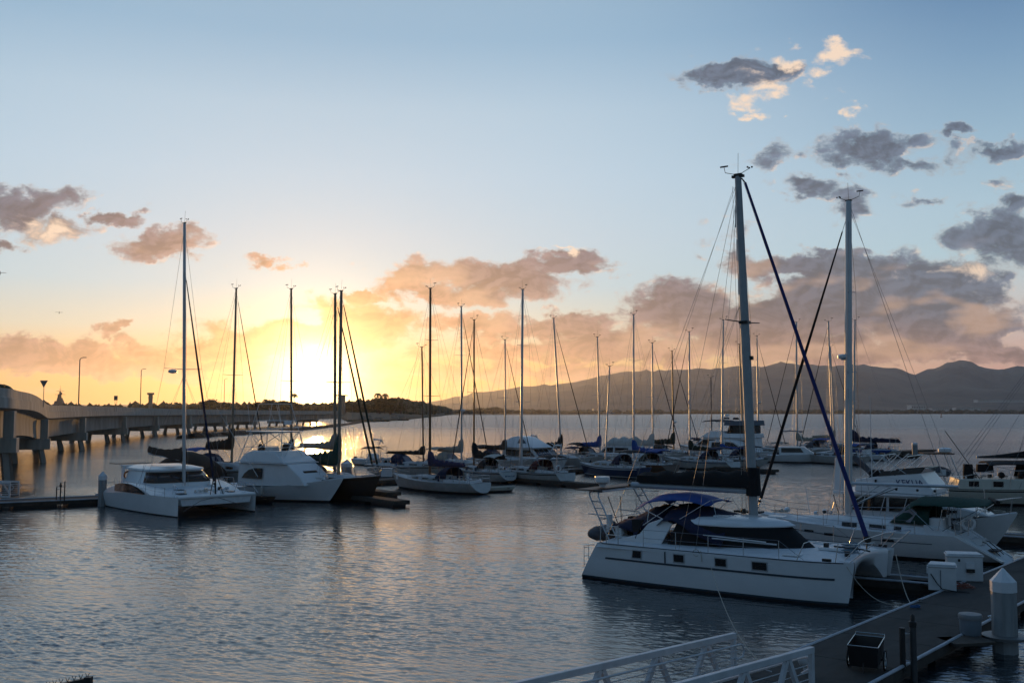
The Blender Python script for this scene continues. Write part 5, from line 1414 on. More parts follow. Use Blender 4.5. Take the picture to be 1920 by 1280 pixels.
    mb = MB(); mb.grid([T0, T1], BLK, closed=True); mb.build('window_band', r, smooth=50)
    mb = MB()
    def roofring(k, z, dip): 
        P = []
        for j, (x, y, _) in enumerate(teardrop(-1.9, 2.75, 1.80, 0)):
            sag_ = dip*math.sin(PI*min(1,max(0,(x+1.9)/4.6)))**1.0
            P.append((.2+(x-.2)*k, y*k, z-sag_))
        return P
    mb.grid([roofring(.95,2.46,.04), roofring(.96,2.51,.04), roofring(.86,2.64,.02), roofring(.65,2.73,0), roofring(.3,2.77,0)], WHITE, closed=True, cap1=True); mb.build('cabin_roof', r, smooth=60)
    # white cockpit wings
    mb = MB()
    for sd in (1,-1):
        mb.panel([(-4.3,sd*1.95,1.6),(-2.1,sd*2.02,1.6),(-1.72,sd*1.74,2.46),(-2.2,sd*1.76,2.62),(-2.75,sd*1.85,2.4),(-3.1,sd*1.95,1.95)], .10, WHITE)
    mb.box((-3.3,0,1.72), (1.9,3.6,.08), DECK); mb.box((-4.25,0,1.9), (.3,3.4,.5), WHITE)
    mb.build('cockpit_coaming', r, smooth=0, bevel=.03)
    # navy tarps
    def tarp(xs, w, name, m, seed):
        random.seed(seed); mb = MB(); rows = []
        for i, (x, z, ze) in enumerate(xs):
            row = []
            for j in range(15):
                q = -1+2*j/14; row.append((x+.05*math.sin(j*1.7+i), w*q*(1+.03*math.sin(i*2)), z-(z-ze)*abs(q)**2.0+.05*math.sin(j*2.1+i*1.3)*(1-abs(q)*.4)))
            rows.append(row)
        mb.grid(rows, m); o = mb.build(name, r, smooth=80); md = o.modifiers.new('s','SOLIDIFY'); md.thickness = .02
    tarp([(-4.55,2.30,2.2),(-4.1,2.45,2.1),(-3.6,2.75,1.95),(-3.1,3.0,2.1),(-2.75,3.02,2.3),(-2.4,2.9,2.35)], 1.75, 'cockpit_tarpaulin', NAVY, 1)
    tarp([(-2.35,2.75,2.35),(-2.1,3.08,2.55),(-1.7,3.16,2.58),(-1.25,3.08,2.45),(-.8,2.98,2.2),(-.35,2.9,1.98),(.05,2.82,1.8),(.4,2.72,1.7)], 1.96, 'windscreen_tarpaulin', NAVY, 2)
    mb = MB(); mb.panel([(-3.55,-1.8,2.5),(-2.9,-1.95,2.55),(-3.35,-2.0,1.62)], .03, BLACKC); mb.panel([(-3.6,-1.82,2.2),(-3.1,-1.93,2.3),(-3.25,-2.02,1.75)], .03, NAVY); mb.build('hanging_canvas', r, smooth=0)
    # bimini
    mb = MB(); rows = []
    for i in range(13):
        t = i/12; x = -3.55+3.15*t; z = 3.22+.30*math.sin(PI*min(1,t*1.05+.05))**.8-.10*(1-t)*(t<.15)+.12*t; w = 1.5*(1-.55*max(0,t-.4))
        rows.append([Vector((x, w*q, z-.30*abs(q)**2.4*(1-.6*t)+.012*math.sin(7*q+i))) for q in (-1,-.9,-.7,-.45,-.2,0,.2,.45,.7,.9,1)])
    mb.grid(rows, BLUEC); o = mb.build('bimini', r, smooth=80); md = o.modifiers.new('s','SOLIDIFY'); md.thickness = .02
    mb = MB()
    for sd in (1,-1):
        mb.tube([(-3.5,sd*1.45,3.05),(-1.75,sd*1.8,2.45)], .018, STEEL, 6); mb.tube([(-1.8,sd*1.4,3.25),(-3.0,sd*1.85,2.3)], .018, STEEL, 6); mb.tube([(-.45,sd*1.0,3.4),(-1.5,sd*1.7,2.6)], .014, STEEL, 6); mb.tube([(-2.9,sd*1.5,3.1),(-2.9,sd*1.85,1.7)], .018, STEEL, 6); mb.tube([(-.4,sd*.9,3.42),(-.1,sd*1.2,2.75)], .012, STEEL, 6)
    mb.tube([(-.42,-.95,3.4),(-.42,.95,3.4)], .014, STEEL, 6)
    mb.build('bimini_frame', r)
    # stern arch: two ladder-like legs leaning aft
    mb = MB()
    for dx in (0, .42):
        for sd in (1,-1): pass
        mb.tube([(-4.5+dx,-2.0,1.6),(-5.0+dx,-1.98,2.5),(-5.5+dx,-1.9,3.4),(-5.56+dx,-1.78,3.56),(-5.56+dx,1.78,3.56),(-5.5+dx,1.9,3.4),(-5.0+dx,1.98,2.5),(-4.5+dx,2.0,1.6)], .034, ALU, 8)
    for sd in (1,-1):
        for f in (.25,.5,.72,.88):
            x = -4.5-1.0*f; z = 1.6+1.8*f; mb.tube([(x,sd*1.97,z),(x+.42,sd*1.97,z)], .022, ALU, 6)
    mb.tube([(-5.0,-1.98,2.4),(-5.1,1.98,2.4)], .016, ALU, 6)
    mb.build('stern_arch', r)
    mb = MB(); mb.box((-5.7,-.0,3.66), (.85,4.1,.035), mat('dull_board',(.10,.06,.045),.6,var=.4)); mb.box((-5.7,0,3.635), (.8,3.94,.02), BLACKP); mb.tube([(-5.3,-1.9,3.62),(-4.9,-1.9,3.62)], .05, BLACKP, 6); mb.build('solar_panel', r, smooth=0)
    mb = MB(); mb.lathe([(.12,0),(.14,.1),(.30,.22),(.33,.40),(.31,.46),(.02,.48)], (-5.6,-.7,3.70), WHITE, 20); mb.build('radar_dome', r)
    # davit bars and clutter on the stern
    mb = MB()
    for y in (-1.2, 1.2): mb.tube([(-4.6,y,1.7),(-4.9,y,2.5),(-6.0,y,2.55)], .03, ALU, 6)
    mb.tube([(-4.9,-.3,1.7),(-4.95,-.3,3.3)], .018, BLACKP, 5); mb.tube([(-5.2,-.9,3.3),(-4.6,-1.0,2.0)], .02, BLACKP, 5); mb.box((-4.75,-1.55,2.25), (.12,.28,.75), WHITE)
    mb.tube([(-4.5,.4,1.7),(-4.6,.4,3.2),(-4.2,.5,3.5),(-3.5,.5,3.55)], .014, STEEL, 5); mb.box((-4.6,.2,2.2), (.5,.5,.4), BLACKC, taper=.7); mb.box((-4.45,-.5,2.1), (.4,.5,.5), RED, taper=.7)
    mb.build('davits', r)
    class F_: pass
    f = Hull(11, 6, 1.6, 1.6); f.sz = lambda t: 1.62; f.b = lambda t: 2.9 if t < .97 else 2.4
    clutter(r, f, -4.6, -3.9, 1.6, 1.75, 14, 401, [BLACKP, BLACKC, STEEL, GREYC, RED, WHITE])
    # rig
    top = local(c, rz, gy(1383, 331, (c+hd*.93).y))
    mb = MB(); foot = Vector((.93,0,2.74)); at = lambda q: foot.lerp(top, q)
    MM = mat('mast_grey_paint', (.36,.385,.40), .45, .2, var=.14)
    rows = []
    for i in range(13):
        p = at(i/12); rr = .155-.045*max(0,(i-6)/6); rows.append([p+Vector((1.25*rr*math.cos(2*PI*j/14), .85*rr*math.sin(2*PI*j/14), 0)) for j in range(14)])
    mb.grid(rows, MM, closed=True, cap0=True, cap1=True)
    mb.box((.93,0,2.78), (.5,.4,.1), ALU)
    for k in range(9): mb.box(tuple(at(.08+.1*k)+Vector((-.19,0,0))), (.03,.03,.9), ALU)
    mb.box(tuple(top+Vector((0,0,.0))), (.5,.16,.10), BLACKP); mb.build('mast', r, smooth=40)
    mb = MB(); masthead(mb, top+Vector((0,0,.05)), 1.0); mb.build('masthead_instruments', r)
    mb = MB(); p = at(.565); mb.tube([p+Vector((0,.1,0)), p+Vector((.1,1.25,.06))], .028, BLACKP, 6, r1=.02); mb.tube([p+Vector((0,-.1,0)), p+Vector((-.35,-1.05,.06))], .028, BLACKP, 6, r1=.02); mb.box(tuple(p), (.36,.36,.12), BLACKP); mb.build('spreaders', r)
    q_ = at(.46)+Vector((.22,0,0)); mb = MB(); mb.box(tuple(q_), (.12,.14,.16), BLACKP); mb.build('deck_light', r)
    mb = MB()
    for sd in (1,-1):
        mb.tube([Vector((-.2,sd*2.85,1.6)), at(.99)], .008, WIRE, 4); mb.tube([Vector((-.9,sd*2.85,1.6)), at(.565)+Vector((-.2,sd*1.1,.05)), at(.99)], .007, WIRE, 4); mb.tube([Vector((-4.3,sd*2.6,1.6)), at(.99)], .008, WIRE, 4)
    mb.tube([Vector((5.35,0,1.9)), at(.985)+Vector((.2,0,0))], .006, WIRE, 4)
    for y in (-.12,.1,.16): mb.tube([at(.97)+Vector((-.2,y,0)), Vector((.55,y*1.5,2.9))], .007, ROPE, 4)
    mb.tube([at(.97)+Vector((-.2,0,0)), Vector((-4.4,0,3.9))], .007, ROPE, 4)
    for xe in (-2.2,-2.7): mb.tube([at(.62)+Vector((-.15,0,0)), Vector((xe,-.1,3.9))], .007, ROPE, 4)
    mb.build('shrouds', r, smooth=0)
    p0 = Vector((5.35,0,2.15)); p1 = at(.985)+Vector((.3,0,-.1)); mb = MB()
    BL = mat('royal_blue_sailcloth', (.012,.025,.16), .8, var=.3, scale=8, stretch=(1,1,.3), bump=.5)
    mb.tube([p0.lerp(p1,i/16) for i in range(17)], .095, BL, 9, r1=.05); mb.tube([Vector((5.3,0,1.72)), p0], .03, BLACKP, 6); mb.lathe([(.06,-.1),(.14,-.05),(.14,.12),(.06,.16)], p0, BLACKP, 12)
    mb.tube([p1, at(1.0)+Vector((.15,0,-.1))], .03, BLACKP, 5); mb.build('furled_jib', r)
    mb = MB(); mb.tube([(.72,0,3.78),(-4.55,0,3.80)], .125, mat('boom_paint',(.42,.46,.50),.45,.2), 12); mb.lathe([(.05,0),(.13,.02),(.13,.12)], (-4.6,0,3.73), BLACKP, 10); mb.tube([(-4.0,0,3.7),(-4.3,-.3,2.6)], .012, ROPE, 4); mb.build('boom', r)
    mb = MB(); rows = []
    for i in range(25):
        t = i/24; x = 1.12-5.3*t; zt = 4.60-.06*math.sin(i*1.3)-.20*t-.05*(t>.9)*10*(t-.9)*3; w = .26-.05*t; dr = .02*math.sin(i*2.6)
        rows.append([(x,-w+dr,3.95),(x,-w-.02-dr,4.25),(x,-w*.75,zt-.12),(x,-w*.2,zt),(x,w*.2,zt),(x,w*.75,zt-.12),(x,w+.02,4.25),(x,w,3.95),(x,0,3.90)])
    mb.grid(rows, BLACKC, closed=True, cap0=True, cap1=True); mb.lathe([(.30,0),(.27,.6),(.25,1.15)], (.95,0,3.6), BLACKC, 14); mb.build('sail_cover', r, smooth=60)
    # rails
    mb = MB()
    for sd in (1,-1):
        tp = []
        for x in (-2.4,-1.0,.35,1.75,3.1):
            a = Vector((x, sd*2.93, 1.6)); mb.tube([a, a+Vector((0,0,.66))], .015, STEEL, 6); tp.append(a+Vector((0,0,.66)))
        mb.tube(tp, .008, WIRE, 4); mb.tube([p-Vector((0,0,.33)) for p in tp], .008, WIRE, 4)
        a = Vector((3.1,sd*2.93,2.26)); b_ = Vector((4.0,sd*2.9,1.62))
        mb.tube([a, b_], .008, WIRE, 4)
    mb.build('lifelines', r)
    mb = MB()
    for sd in (1,-1):
        mb.tube([(3.75,sd*2.9,1.6),(4.0,sd*2.85,2.22),(4.2,sd*2.83,2.30),(5.75,sd*2.45,2.28),(6.3,sd*2.3,2.36)], .018, STEEL, 6); mb.tube([(5.05,sd*2.7,1.6),(5.15,sd*2.65,2.28)], .016, STEEL, 6); mb.tube([(5.5,sd*2.5,1.62),(6.3,sd*2.3,2.36)], .016, STEEL, 6); mb.tube([(5.2,sd*2.2,1.62),(5.75,sd*2.05,2.28)], .016, STEEL, 6); mb.tube([(5.15,sd*2.65,1.95),(5.95,sd*2.42,1.98)], .012, STEEL, 5)
    mb.tube([(5.75,-2.45,2.28),(5.6,-1.2,2.3),(5.6,1.2,2.3),(5.75,2.45,2.28)], .014, STEEL, 6)
    mb.build('pulpit', r)
    mb = MB()
    for x in (-4.1,-3.55):
        mb.tube([(x,-2.9,1.55),(x,-2.9,2.35)], .018, STEEL, 6)
    for z in (1.95,2.3): mb.tube([(-4.1,-2.9,z),(-3.55,-2.9,z)], .015, STEEL, 6)
    mb.tube([(-4.45,-2.8,1.6),(-4.4,-2.8,2.35),(-4.1,-2.9,2.35)], .018, STEEL, 6)
    for dx in (0,.0): mb.tube([(-4.75,-2.75,1.45),(-5.25,-2.75,1.4),(-5.25,-2.75,.5)], .014, STEEL, 5)
    mb.tube([(-4.95,-2.4,1.42),(-5.25,-2.4,1.4),(-5.25,-2.4,.5)], .014, STEEL, 5)
    for z in (.6,.95,1.3): mb.tube([(-5.25,-2.75,z),(-5.25,-2.4,z)], .012, STEEL, 5)
    mb.build('boarding_ladder', r)
    HT = mat('white_hatch', (.78,.80,.82), .3)
    for x, y in ((3.25,-2.0),(3.1,1.6),(-.1,-.6),(1.7,.5)):
        z = 1.70-.02*y*y+.03 if x > 2.9 else 2.76; mb = MB(); mb.box((x,y,z), (.62,.5,.06), HT); mb.build('hatch', r, smooth=0, bevel=.02)
    mb = MB(); mb.box((4.15,-.4,1.76), (.9,.35,.10), HT); mb.box((3.95,-.4,1.86), (.16,.16,.2), BLACKP); mb.box((4.75,.0,1.78), (.4,.25,.14), BLACKP, rz=.5); mb.tube([(4.2,-.3,1.85),(5.2,-.2,1.8),(5.5,-.2,1.75)], .03, BLACKP, 6)
    mb.build('windlass', r, smooth=40)
    for P_, D_ in (((5.05,-1.4,1.76),(.15,.15,.2)),((4.75,-2.7,1.66),(.3,.12,.1)),((5.2,2.4,1.66),(.3,.12,.1))):
        mb = MB(); mb.box(P_, D_, BLACKP); mb.build('deck_cleat', r, smooth=0)
    mb = MB()
    for k in range(3):
        cc = Vector((5.0-.3*k,-1.0+1.0*k,1.72)); mb.tube([cc+Vector(((.35-.004*i)*math.cos(i*.5),(.22)*math.sin(i*.5)*1.5,.006*i+.02*math.sin(i))) for i in range(26)], .022, mat('blue_grey_rope',(.12,.20,.26),.9), 5)
    cc = Vector((-.1,-3.03,1.55)); mb.tube([cc+Vector((.13*math.cos(i*.6),.01*i/10,.13*math.sin(i*.6))) for i in range(24)], .014, ROPE, 5); mb.tube([cc+Vector((.2,0,.1)), cc+Vector((.25,-.02,-.32))], .014, ROPE, 5)
    mb.build('coiled_lines', r)
    mb = MB()      # grab rails and boathook along the window band
    mb.tube([(-.3,-1.98,2.12),(2.2,-1.9,2.02)], .022, WHITE, 6); mb.tube([(.1,-2.05,2.02),(2.6,-1.85,1.95)], .03, ALU, 6); mb.tube([(-.2,-.9,2.82),(.6,-.9,2.82)], .015, STEEL, 5); mb.lathe([(.1,0),(.12,.1),(.08,.2)], (.3,.5,2.8), BLACKP, 10); mb.box((.35,.9,2.85), (1.1,.5,.08), BLACKP); mb.build('deck_spars', r)
    return r
foreground_cat()
def davit_dinghy():
    hd = HDA; n = NA_; c = CA-hd*5.85-n*.35; c.z = 1.66
    r = thing('dinghy', 'inflatable dinghy in a grey cover hung across the stern of the foreground catamaran', 'dinghy', c, math.atan2(-n.y,-n.x)); r.scale = (.88,.85,.85)
    mb = MB(); rows = []
    for i in range(13):
        t = -1+2*i/12; w = .62*(1-abs(t)**3.2)+.08; hh = .27*(1-abs(t)**4)+.10
        rows.append([Vector((1.45*t, w*math.cos(a)*(1+.06*math.sin(3*i+2*j)), hh*math.sin(a)*(1+.12*math.sin(i*1.9+j))+.05*t+(.0))) for j, a in enumerate([2*PI*k/14 for k in range(14)])])
    mb.grid(rows, GREYC, closed=True, cap0=True, cap1=True); mb.build('boat_cover', r, smooth=60)
    mb = MB(); mb.sphere((-.35,.15,.3), .33, GREYC, 10, (1,.9,.9)); mb.sphere((-.8,-.05,.15), .3, BLACKC, 10); mb.build('motor_cover', r)
    mb = MB(); mb.tube([(-1.1,.3,.2),(-1.05,.35,.9)], .012, ROPE, 4); mb.tube([(1.1,.3,.2),(1.05,.35,.9)], .012, ROPE, 4); mb.build('lifting_strap', r)
davit_dinghy()

def near_sloop():
    hd = Vector((-.794,.608,0)); c = Vector((18.27,50.12,0)); rz = math.atan2(hd.y, hd.x)
    r = thing('sailboat', 'large white sloop with dark green bimini right behind the foreground catamaran', 'sailboat', c, rz)
    h = Hull(10.5, 3.95, 1.72, 1.30, stern=.80, bow_rake=.6, tr=2.05, kst=.05, pw=2.2, flare=.6, sagz=.06)
    OX = 1.35; T = (mat('teal_stripe', (0.03,0.05,0.07), .4))
    o = h.mesh('hull', r, WHITE, boot=BOTTOM, n=30); o.location.x = OX
    d = h.deck(r, DECK); d.location.x = OX
    mb = MB()
    for sd in (1,-1):
        rows = []
        for i in range(25):
            t = .12+.82*i/24; z = h.sz(t)-.42; rows.append([h.pt(t,z,sd,.006)+Vector((OX,0,0)), h.pt(t,z-.025,sd,.006)+Vector((OX,0,0))])
        mb.grid(rows, T)
    o = mb.build('hull_stripe', r, smooth=0); md = o.modifiers.new('s','SOLIDIFY'); md.thickness = .02; md.offset = 0
    for x in (-.9,1.9,3.0,4.3):
        t = (x-OX+5.25)/10.5; z = h.sz(t)-.40; P = [h.pt(t+dx/10.5, z+dz, 1, .012)+Vector((OX,0,0)) for dx, dz in ((-.26,-.06),(.26,-.06),(.26,.06),(-.26,.06))]
        mb = MB(); mb.panel(P, .03, BLACKGL); mb.build('hull_port', r, smooth=0)
    # long low cabin
    mb = MB(); rows = []
    for i in range(21):
        q = i/20; x = -2.6+7.2*q; ww = 1.42*(1-.62*max(0,q-.3)**1.3); top = .47*(1-max(0,(q-.35)/.65)**1.8)+.0; zt = h.sz((x-OX+5.25)/10.5)-.04
        rows.append([(x,-ww,zt-.1),(x,-ww*.9,zt+top*.7),(x,-ww*.72,zt+top),(x,0,zt+top+.06),(x,ww*.72,zt+top),(x,ww*.9,zt+top*.7),(x,ww,zt-.1)])
    mb.grid(rows, DECK, cap0=True, cap1=True); mb.build('cabin_trunk', r, smooth=60)
    for x, w in ((-1.3,.34),(-.35,.8),(1.05,.75)):
        for sd in (1,-1):
            P = []
            for dx, f in ((-w/2,.28),(w/2,.28),(w/2,.62),(-w/2,.62)):
                xx = x+dx; q = (xx+2.6)/7.2; ww = 1.42*(1-.62*max(0,q-.3)**1.3); top = .47*(1-max(0,(q-.35)/.65)**1.8); zt = h.sz((xx-OX+5.25)/10.5)-.04; k = f/.7
                P.append((xx, sd*(ww-(ww*.1)*k+.012), zt-.1+(top*.7+.1)*f/.7))
            mb = MB(); mb.panel(P, .03, BLACKGL); mb.build('cabin_window', r, smooth=0)
    # cockpit, scoop and helm
    for sd in (1,-1):
        mb = MB(); mb.prof([(-3.9,1.15),(-2.5,1.2),(-2.5,1.72),(-3.3,1.62),(-3.9,1.45)], lambda x, z: .12, DECK, y0=sd*1.25); mb.build('cockpit_coaming', r, smooth=0, bevel=.04)
    mb = MB(); mb.panel([(-3.95,-1.2,1.28),(-3.95,1.2,1.28),(-5.9,.95,.12),(-5.9,-.95,.12)], .05, DECK); mb.panel([(-3.9,-1.5,1.34),(-3.9,-1.3,1.3),(-5.85,-.95,.2),(-5.8,-1.1,.22)], .08, WHITE); mb.panel([(-3.9,1.5,1.34),(-3.9,1.3,1.3),(-5.85,.95,.2),(-5.8,1.1,.22)], .08, WHITE)
    mb.box((-4.6,0,.98), (.5,.9,.25), WHITE); mb.box((-5.3,.1,.62), (.5,.8,.05), BLACKP)
    for y in (-.35,.35): mb.tube([(-4.4,y,1.1),(-5.0,y,.95),(-5.6,y,.4)], .02, BLACKP, 5)
    mb.build('stern_scoop', r, smooth=30)
    mb = MB()
    for y in (0,):
        cc = Vector((-3.35,y,2.05)); mb.tube([cc+Vector((0,.5*math.cos(2*PI*i/20),.5*math.sin(2*PI*i/20))) for i in range(21)], .02, STEEL, 5); mb.box((-3.2,0,1.65), (.3,.45,.95), WHITE); mb.box((-3.15,0,2.2), (.25,.6,.3), BLACKP)
    mb.build('steering_wheel', r)
    mb = MB(); mb.box((-3.0,.9,1.75), (.7,.6,.6), WHITE, taper=.9); mb.build('life_raft_canister', r, smooth=0, bevel=.08)
    dodger(r, -2.75, -.9, 1.35, 1.72, 2.62, GREENC)
    mb = MB(); mb.panel([(-.95,1.1,1.80),(-1.9,1.33,1.78),(-2.2,1.25,2.25),(-1.75,1.0,2.62)], .015, VINYL); mb.build('side_vinyl', r, smooth=0)
    # bimini: long drooping dark green awning
    mb = MB(); rows = []
    for i in range(17):
        t = i/16; x = -1.7-3.7*t; z = 2.92+.06*math.sin(PI*t)+(-.25*(1-t/.12) if t < .12 else 0)-.08*max(0,t-.85)/.15; dr = .34*(1-max(0,(t-.75)/.25)*.75)
        rows.append([Vector((x, 1.5*q, z-dr*abs(q)**2.6+.015*math.sin(9*q+2*i))) for q in (-1,-.93,-.8,-.55,-.25,0,.25,.55,.8,.93,1)])
    mb.grid(rows, GREENC); o = mb.build('bimini', r, smooth=80); md = o.modifiers.new('s','SOLIDIFY'); md.thickness = .02
    mb = MB(); mb.tube([(-4.9,-1.2,2.86),(-5.7,1.0,2.9)], .1, BLACKC, 8); mb.build('rolled_canvas', r)
    mb = MB()
    for sd in (1,-1):
        for a_, b_ in (((-1.9,2.5),(-3.0,1.5)),((-3.4,2.5),(-3.2,1.5)),((-5.0,2.6),(-3.4,1.5)),((-4.2,2.6),(-4.2,1.35))): mb.tube([(a_[0],sd*1.48,a_[1]),(b_[0],sd*1.55,b_[1])], .016, STEEL, 5)
    mb.build('bimini_frame', r)
    lifebuoy(r, (-4.35,.75,1.85), nrm_x=False, R0=.27)
    class Q: pass
    top = local(c, rz, gy(1591, 377, (c+hd*1.5).y))
    f = Hull(13, 4, 1.6, 1.4); f.sz = lambda t: 1.5; f.b = lambda t: 1.95 if t < .8 else 1.2
    rig(r, f, 1.5, top, 2.05, boom=5.3, cover=None, jib=BLACKC, jib_r=.085, spreaders=(.44,.70), boomz=3.42, mr_=.155, bow_x=6.45, radar=.49, spr_w=.8, stern_x=-3.8, jibtop=.95)
    mb = MB(); mb.tube([(1.4,0,2.2),(-.6,0,3.3)], .045, ALU, 8); mb.tube([(1.3,.2,2.3),(-1.0,.1,3.3)], .02, BLACKP, 5)
    for x in (-.9,-1.9,-2.7): mb.sphere((x,0,3.22), .07, BLACKP, 8)
    mb.build('boom_vang', r)
    mb = MB()
    for sd in (1,-1):
        tp = []
        for k in range(6):
            x = -2.2+1.45*k; e_ = h.edge(x-OX, sd, 0, .08)+Vector((OX,0,0)); mb.tube([e_, e_+Vector((0,0,.62))], .015, STEEL, 5); tp.append(e_+Vector((0,0,.62)))
        mb.tube(tp, .008, WIRE, 4); mb.tube([p-Vector((0,0,.3)) for p in tp], .008, WIRE, 4)
    mb.build('lifelines', r)
    mb = MB()
    pts = [h.edge(5.05-OX,1,.62,.08)+Vector((OX,0,0)), Vector((6.3,.45,2.42)), Vector((6.75,0,2.48)), Vector((6.3,-.45,2.42)), h.edge(5.05-OX,-1,.62,.08)+Vector((OX,0,0))]
    mb.tube(pts, .018, STEEL, 6); mb.tube([p-Vector((0.1,0,.35)) for p in pts], .014, STEEL, 5)
    for p in pts[1:4]: mb.tube([p, Vector((p.x-.25,p.y*.8,1.7))], .016, STEEL, 5)
    mb.build('pulpit', r); mb = MB()
    mb.tube([(-3.9,1.55,1.9),(-4.3,1.5,2.0),(-4.4,.9,2.0),(-4.35,.9,1.3)], .018, STEEL, 6); mb.tube([(-3.95,1.5,1.35),(-3.9,1.55,1.95)], .018, STEEL, 6); mb.build('stern_rail', r); mb = MB(); mb.tube([(-3.9,-1.55,1.9),(-4.3,-1.5,2.0),(-4.4,-.9,2.0)], .018, STEEL, 6); mb.tube([(-3.95,-1.5,1.35),(-3.9,-1.55,1.95)], .018, STEEL, 6); mb.build('stern_rail', r); mb = MB(); mb.tube([(-1.3,1.75,1.5),(-1.3,1.75,2.15),(-.85,1.75,2.15),(-.85,1.75,1.5)], .016, STEEL, 6)
    mb.build('gate_rail', r)
    clutter(r, f, -3.6, -2.6, .9, 1.4, 8, 501, [BLACKP, GREYC, WHITE, BROWNC]); clutter(r, f, 2.2, 5.2, .8, 1.75, 8, 502, [BLACKP, STEEL, WHITE, BLUEC])
near_sloop()

def lettered_yacht():
    c = (20.31,52.94); r, h = sport('white motor yacht lettered KEKUA on its flybridge side, behind the green-awninged sloop', c, (.80,-.60), 11.5, k=1.07, pad=True)
    hw = lambda x, z: 1.72-.12*max(0,z-1.6)-.08*max(0,x-1)
    block(r, 'deckhouse', [(-2.2,1.2),(2.6,1.7),(2.2,2.1),(1.7,2.72),(-2.2,2.72)], hw, WHITE, bevel=.04)
    sidewin(r, [(-2.0,1.95),(-.1,1.95),(-.1,2.64),(-2.0,2.64)], hw, name='salon_window'); sidewin(r, [(.05,1.95),(2.0,2.05),(1.62,2.64),(.05,2.64)], hw, name='salon_window')
    tw = lambda x, z: 1.25-.20*max(0,x-2.2)
    block(r, 'foredeck_trunk', [(1.9,1.6),(4.6,1.88),(4.2,2.08),(3.1,2.30),(1.9,2.36)], tw, WHITE, bevel=.07)
    sidewin(r, [(2.5,1.98),(3.2,2.0),(3.2,2.12),(2.5,2.12)], tw, name='trunk_window')
    block(r, 'upper_roof', [(-2.8,2.73),(2.1,2.73),(2.2,2.84),(-2.8,2.88)], lambda x, z: 1.78, WHITE, bevel=.03)
    hf = lambda x, z: 1.62-.22*max(0,z-2.9)
    block(r, 'flybridge', [(-1.7,2.89),(2.15,2.85),(2.2,3.1),(1.55,3.92),(-.4,3.72),(-1.7,3.5)], hf, WHITE, bevel=.04)
    SM = mat('smoked_windscreen',(.035,.025,.02),.15)
    mb = MB()
    for sd in (1,-1): mb.panel([(-.5,sd*1.45,3.70),(1.55,sd*1.40,3.92),(1.75,sd*1.34,4.18),(-.4,sd*1.38,3.95)], .03, SM)
    mb.panel([(1.57,-1.38,3.92),(1.57,1.38,3.92),(1.77,1.32,4.18),(1.77,-1.32,4.18)], .03, SM); mb.build('flybridge_windscreen', r, smooth=0)
    mb = MB(); mb.box((-.75,-.9,3.8), (.6,1.0,.4), BLACKC, taper=.8); mb.build('helm_seat', r, smooth=0, bevel=.03)
    mb = MB(); mb.panel([(-.9,-1.2,3.62),(-.55,-1.2,3.66),(-1.75,-1.2,4.78),(-2.0,-1.2,4.62)], .25, GREYC); mb.build('folded_awning', r, smooth=0, bevel=.03)
    mb = MB(); mb.panel([(-2.75,-1.7,2.89),(-1.75,-1.7,2.89),(-2.0,-1.66,3.4),(-2.45,-1.6,4.6),(-2.7,-1.6,4.6)], .1, WHITE); mb.build('arch_fin', r, smooth=0, bevel=.03)
    mb = MB()
    for sd in (1,-1):
        for a_, b_ in (((-1.6,3.4),(-.2,4.75)),((-.3,3.7),(-1.0,4.8)),((.9,3.85),(-.5,4.8)),((-.2,3.7),(1.0,4.75)),((-1.2,3.5),(.3,4.8)),((.3,3.75),(1.3,4.7))): mb.tube([(a_[0],sd*1.42,a_[1]),(b_[0],sd*1.3,b_[1])], .017, STEEL, 5)
    mb.tube([(-.4,-1.3,4.77),(-.4,1.3,4.77)], .018, STEEL, 5); mb.tube([(.9,-1.3,4.74),(.9,1.3,4.74)], .018, STEEL, 5); mb.build('bimini_frame', r)
    mb = MB(); mb.tube([(-.75,-1.75,2.6),(-.75,-1.75,7.9)], .025, WHITE, 5, r1=.012); mb.build('antenna', r)
    tz = 3.42; p = Vector((1.12,-hf(0,tz)-.02,tz)); text('KEKUA', .42, LETTER, 'lettering', r, frame_m(p, (1,0,.02), (0,.22,1)), shear=-.35)
    mb = MB(); mb.tube([(-.6,-1.60,3.42),(-.2,-1.62,3.30),(.15,-1.60,3.15)], .04, ALU, 6); mb.box((-.6,-1.62,3.42), (.1,.06,.24), BLACKP); mb.build('rod_holder', r)
    mb = MB()
    for x in (-2.0,-1.1,-.1,1.0,1.8): mb.tube([(x-.3,-1.88,1.6),(x,-1.78,2.72)], .022, ALU, 5)
    mb.tube([(-2.4,-1.86,2.05),(2.4,-1.84,2.25)], .018, ALU, 5); mb.build('side_rail', r)
    rails(r, h, 1.2, 5.4, ht=.75); clutter(r, h, 4.3, 5.4, .35, 2.0, 4, 503, [BROWNC, BLACKP, STEEL]); clutter(r, h, -4.2, -2.6, 1.0, 1.4, 8, 504, [WHITE, STEEL, BLACKP])
lettered_yacht()

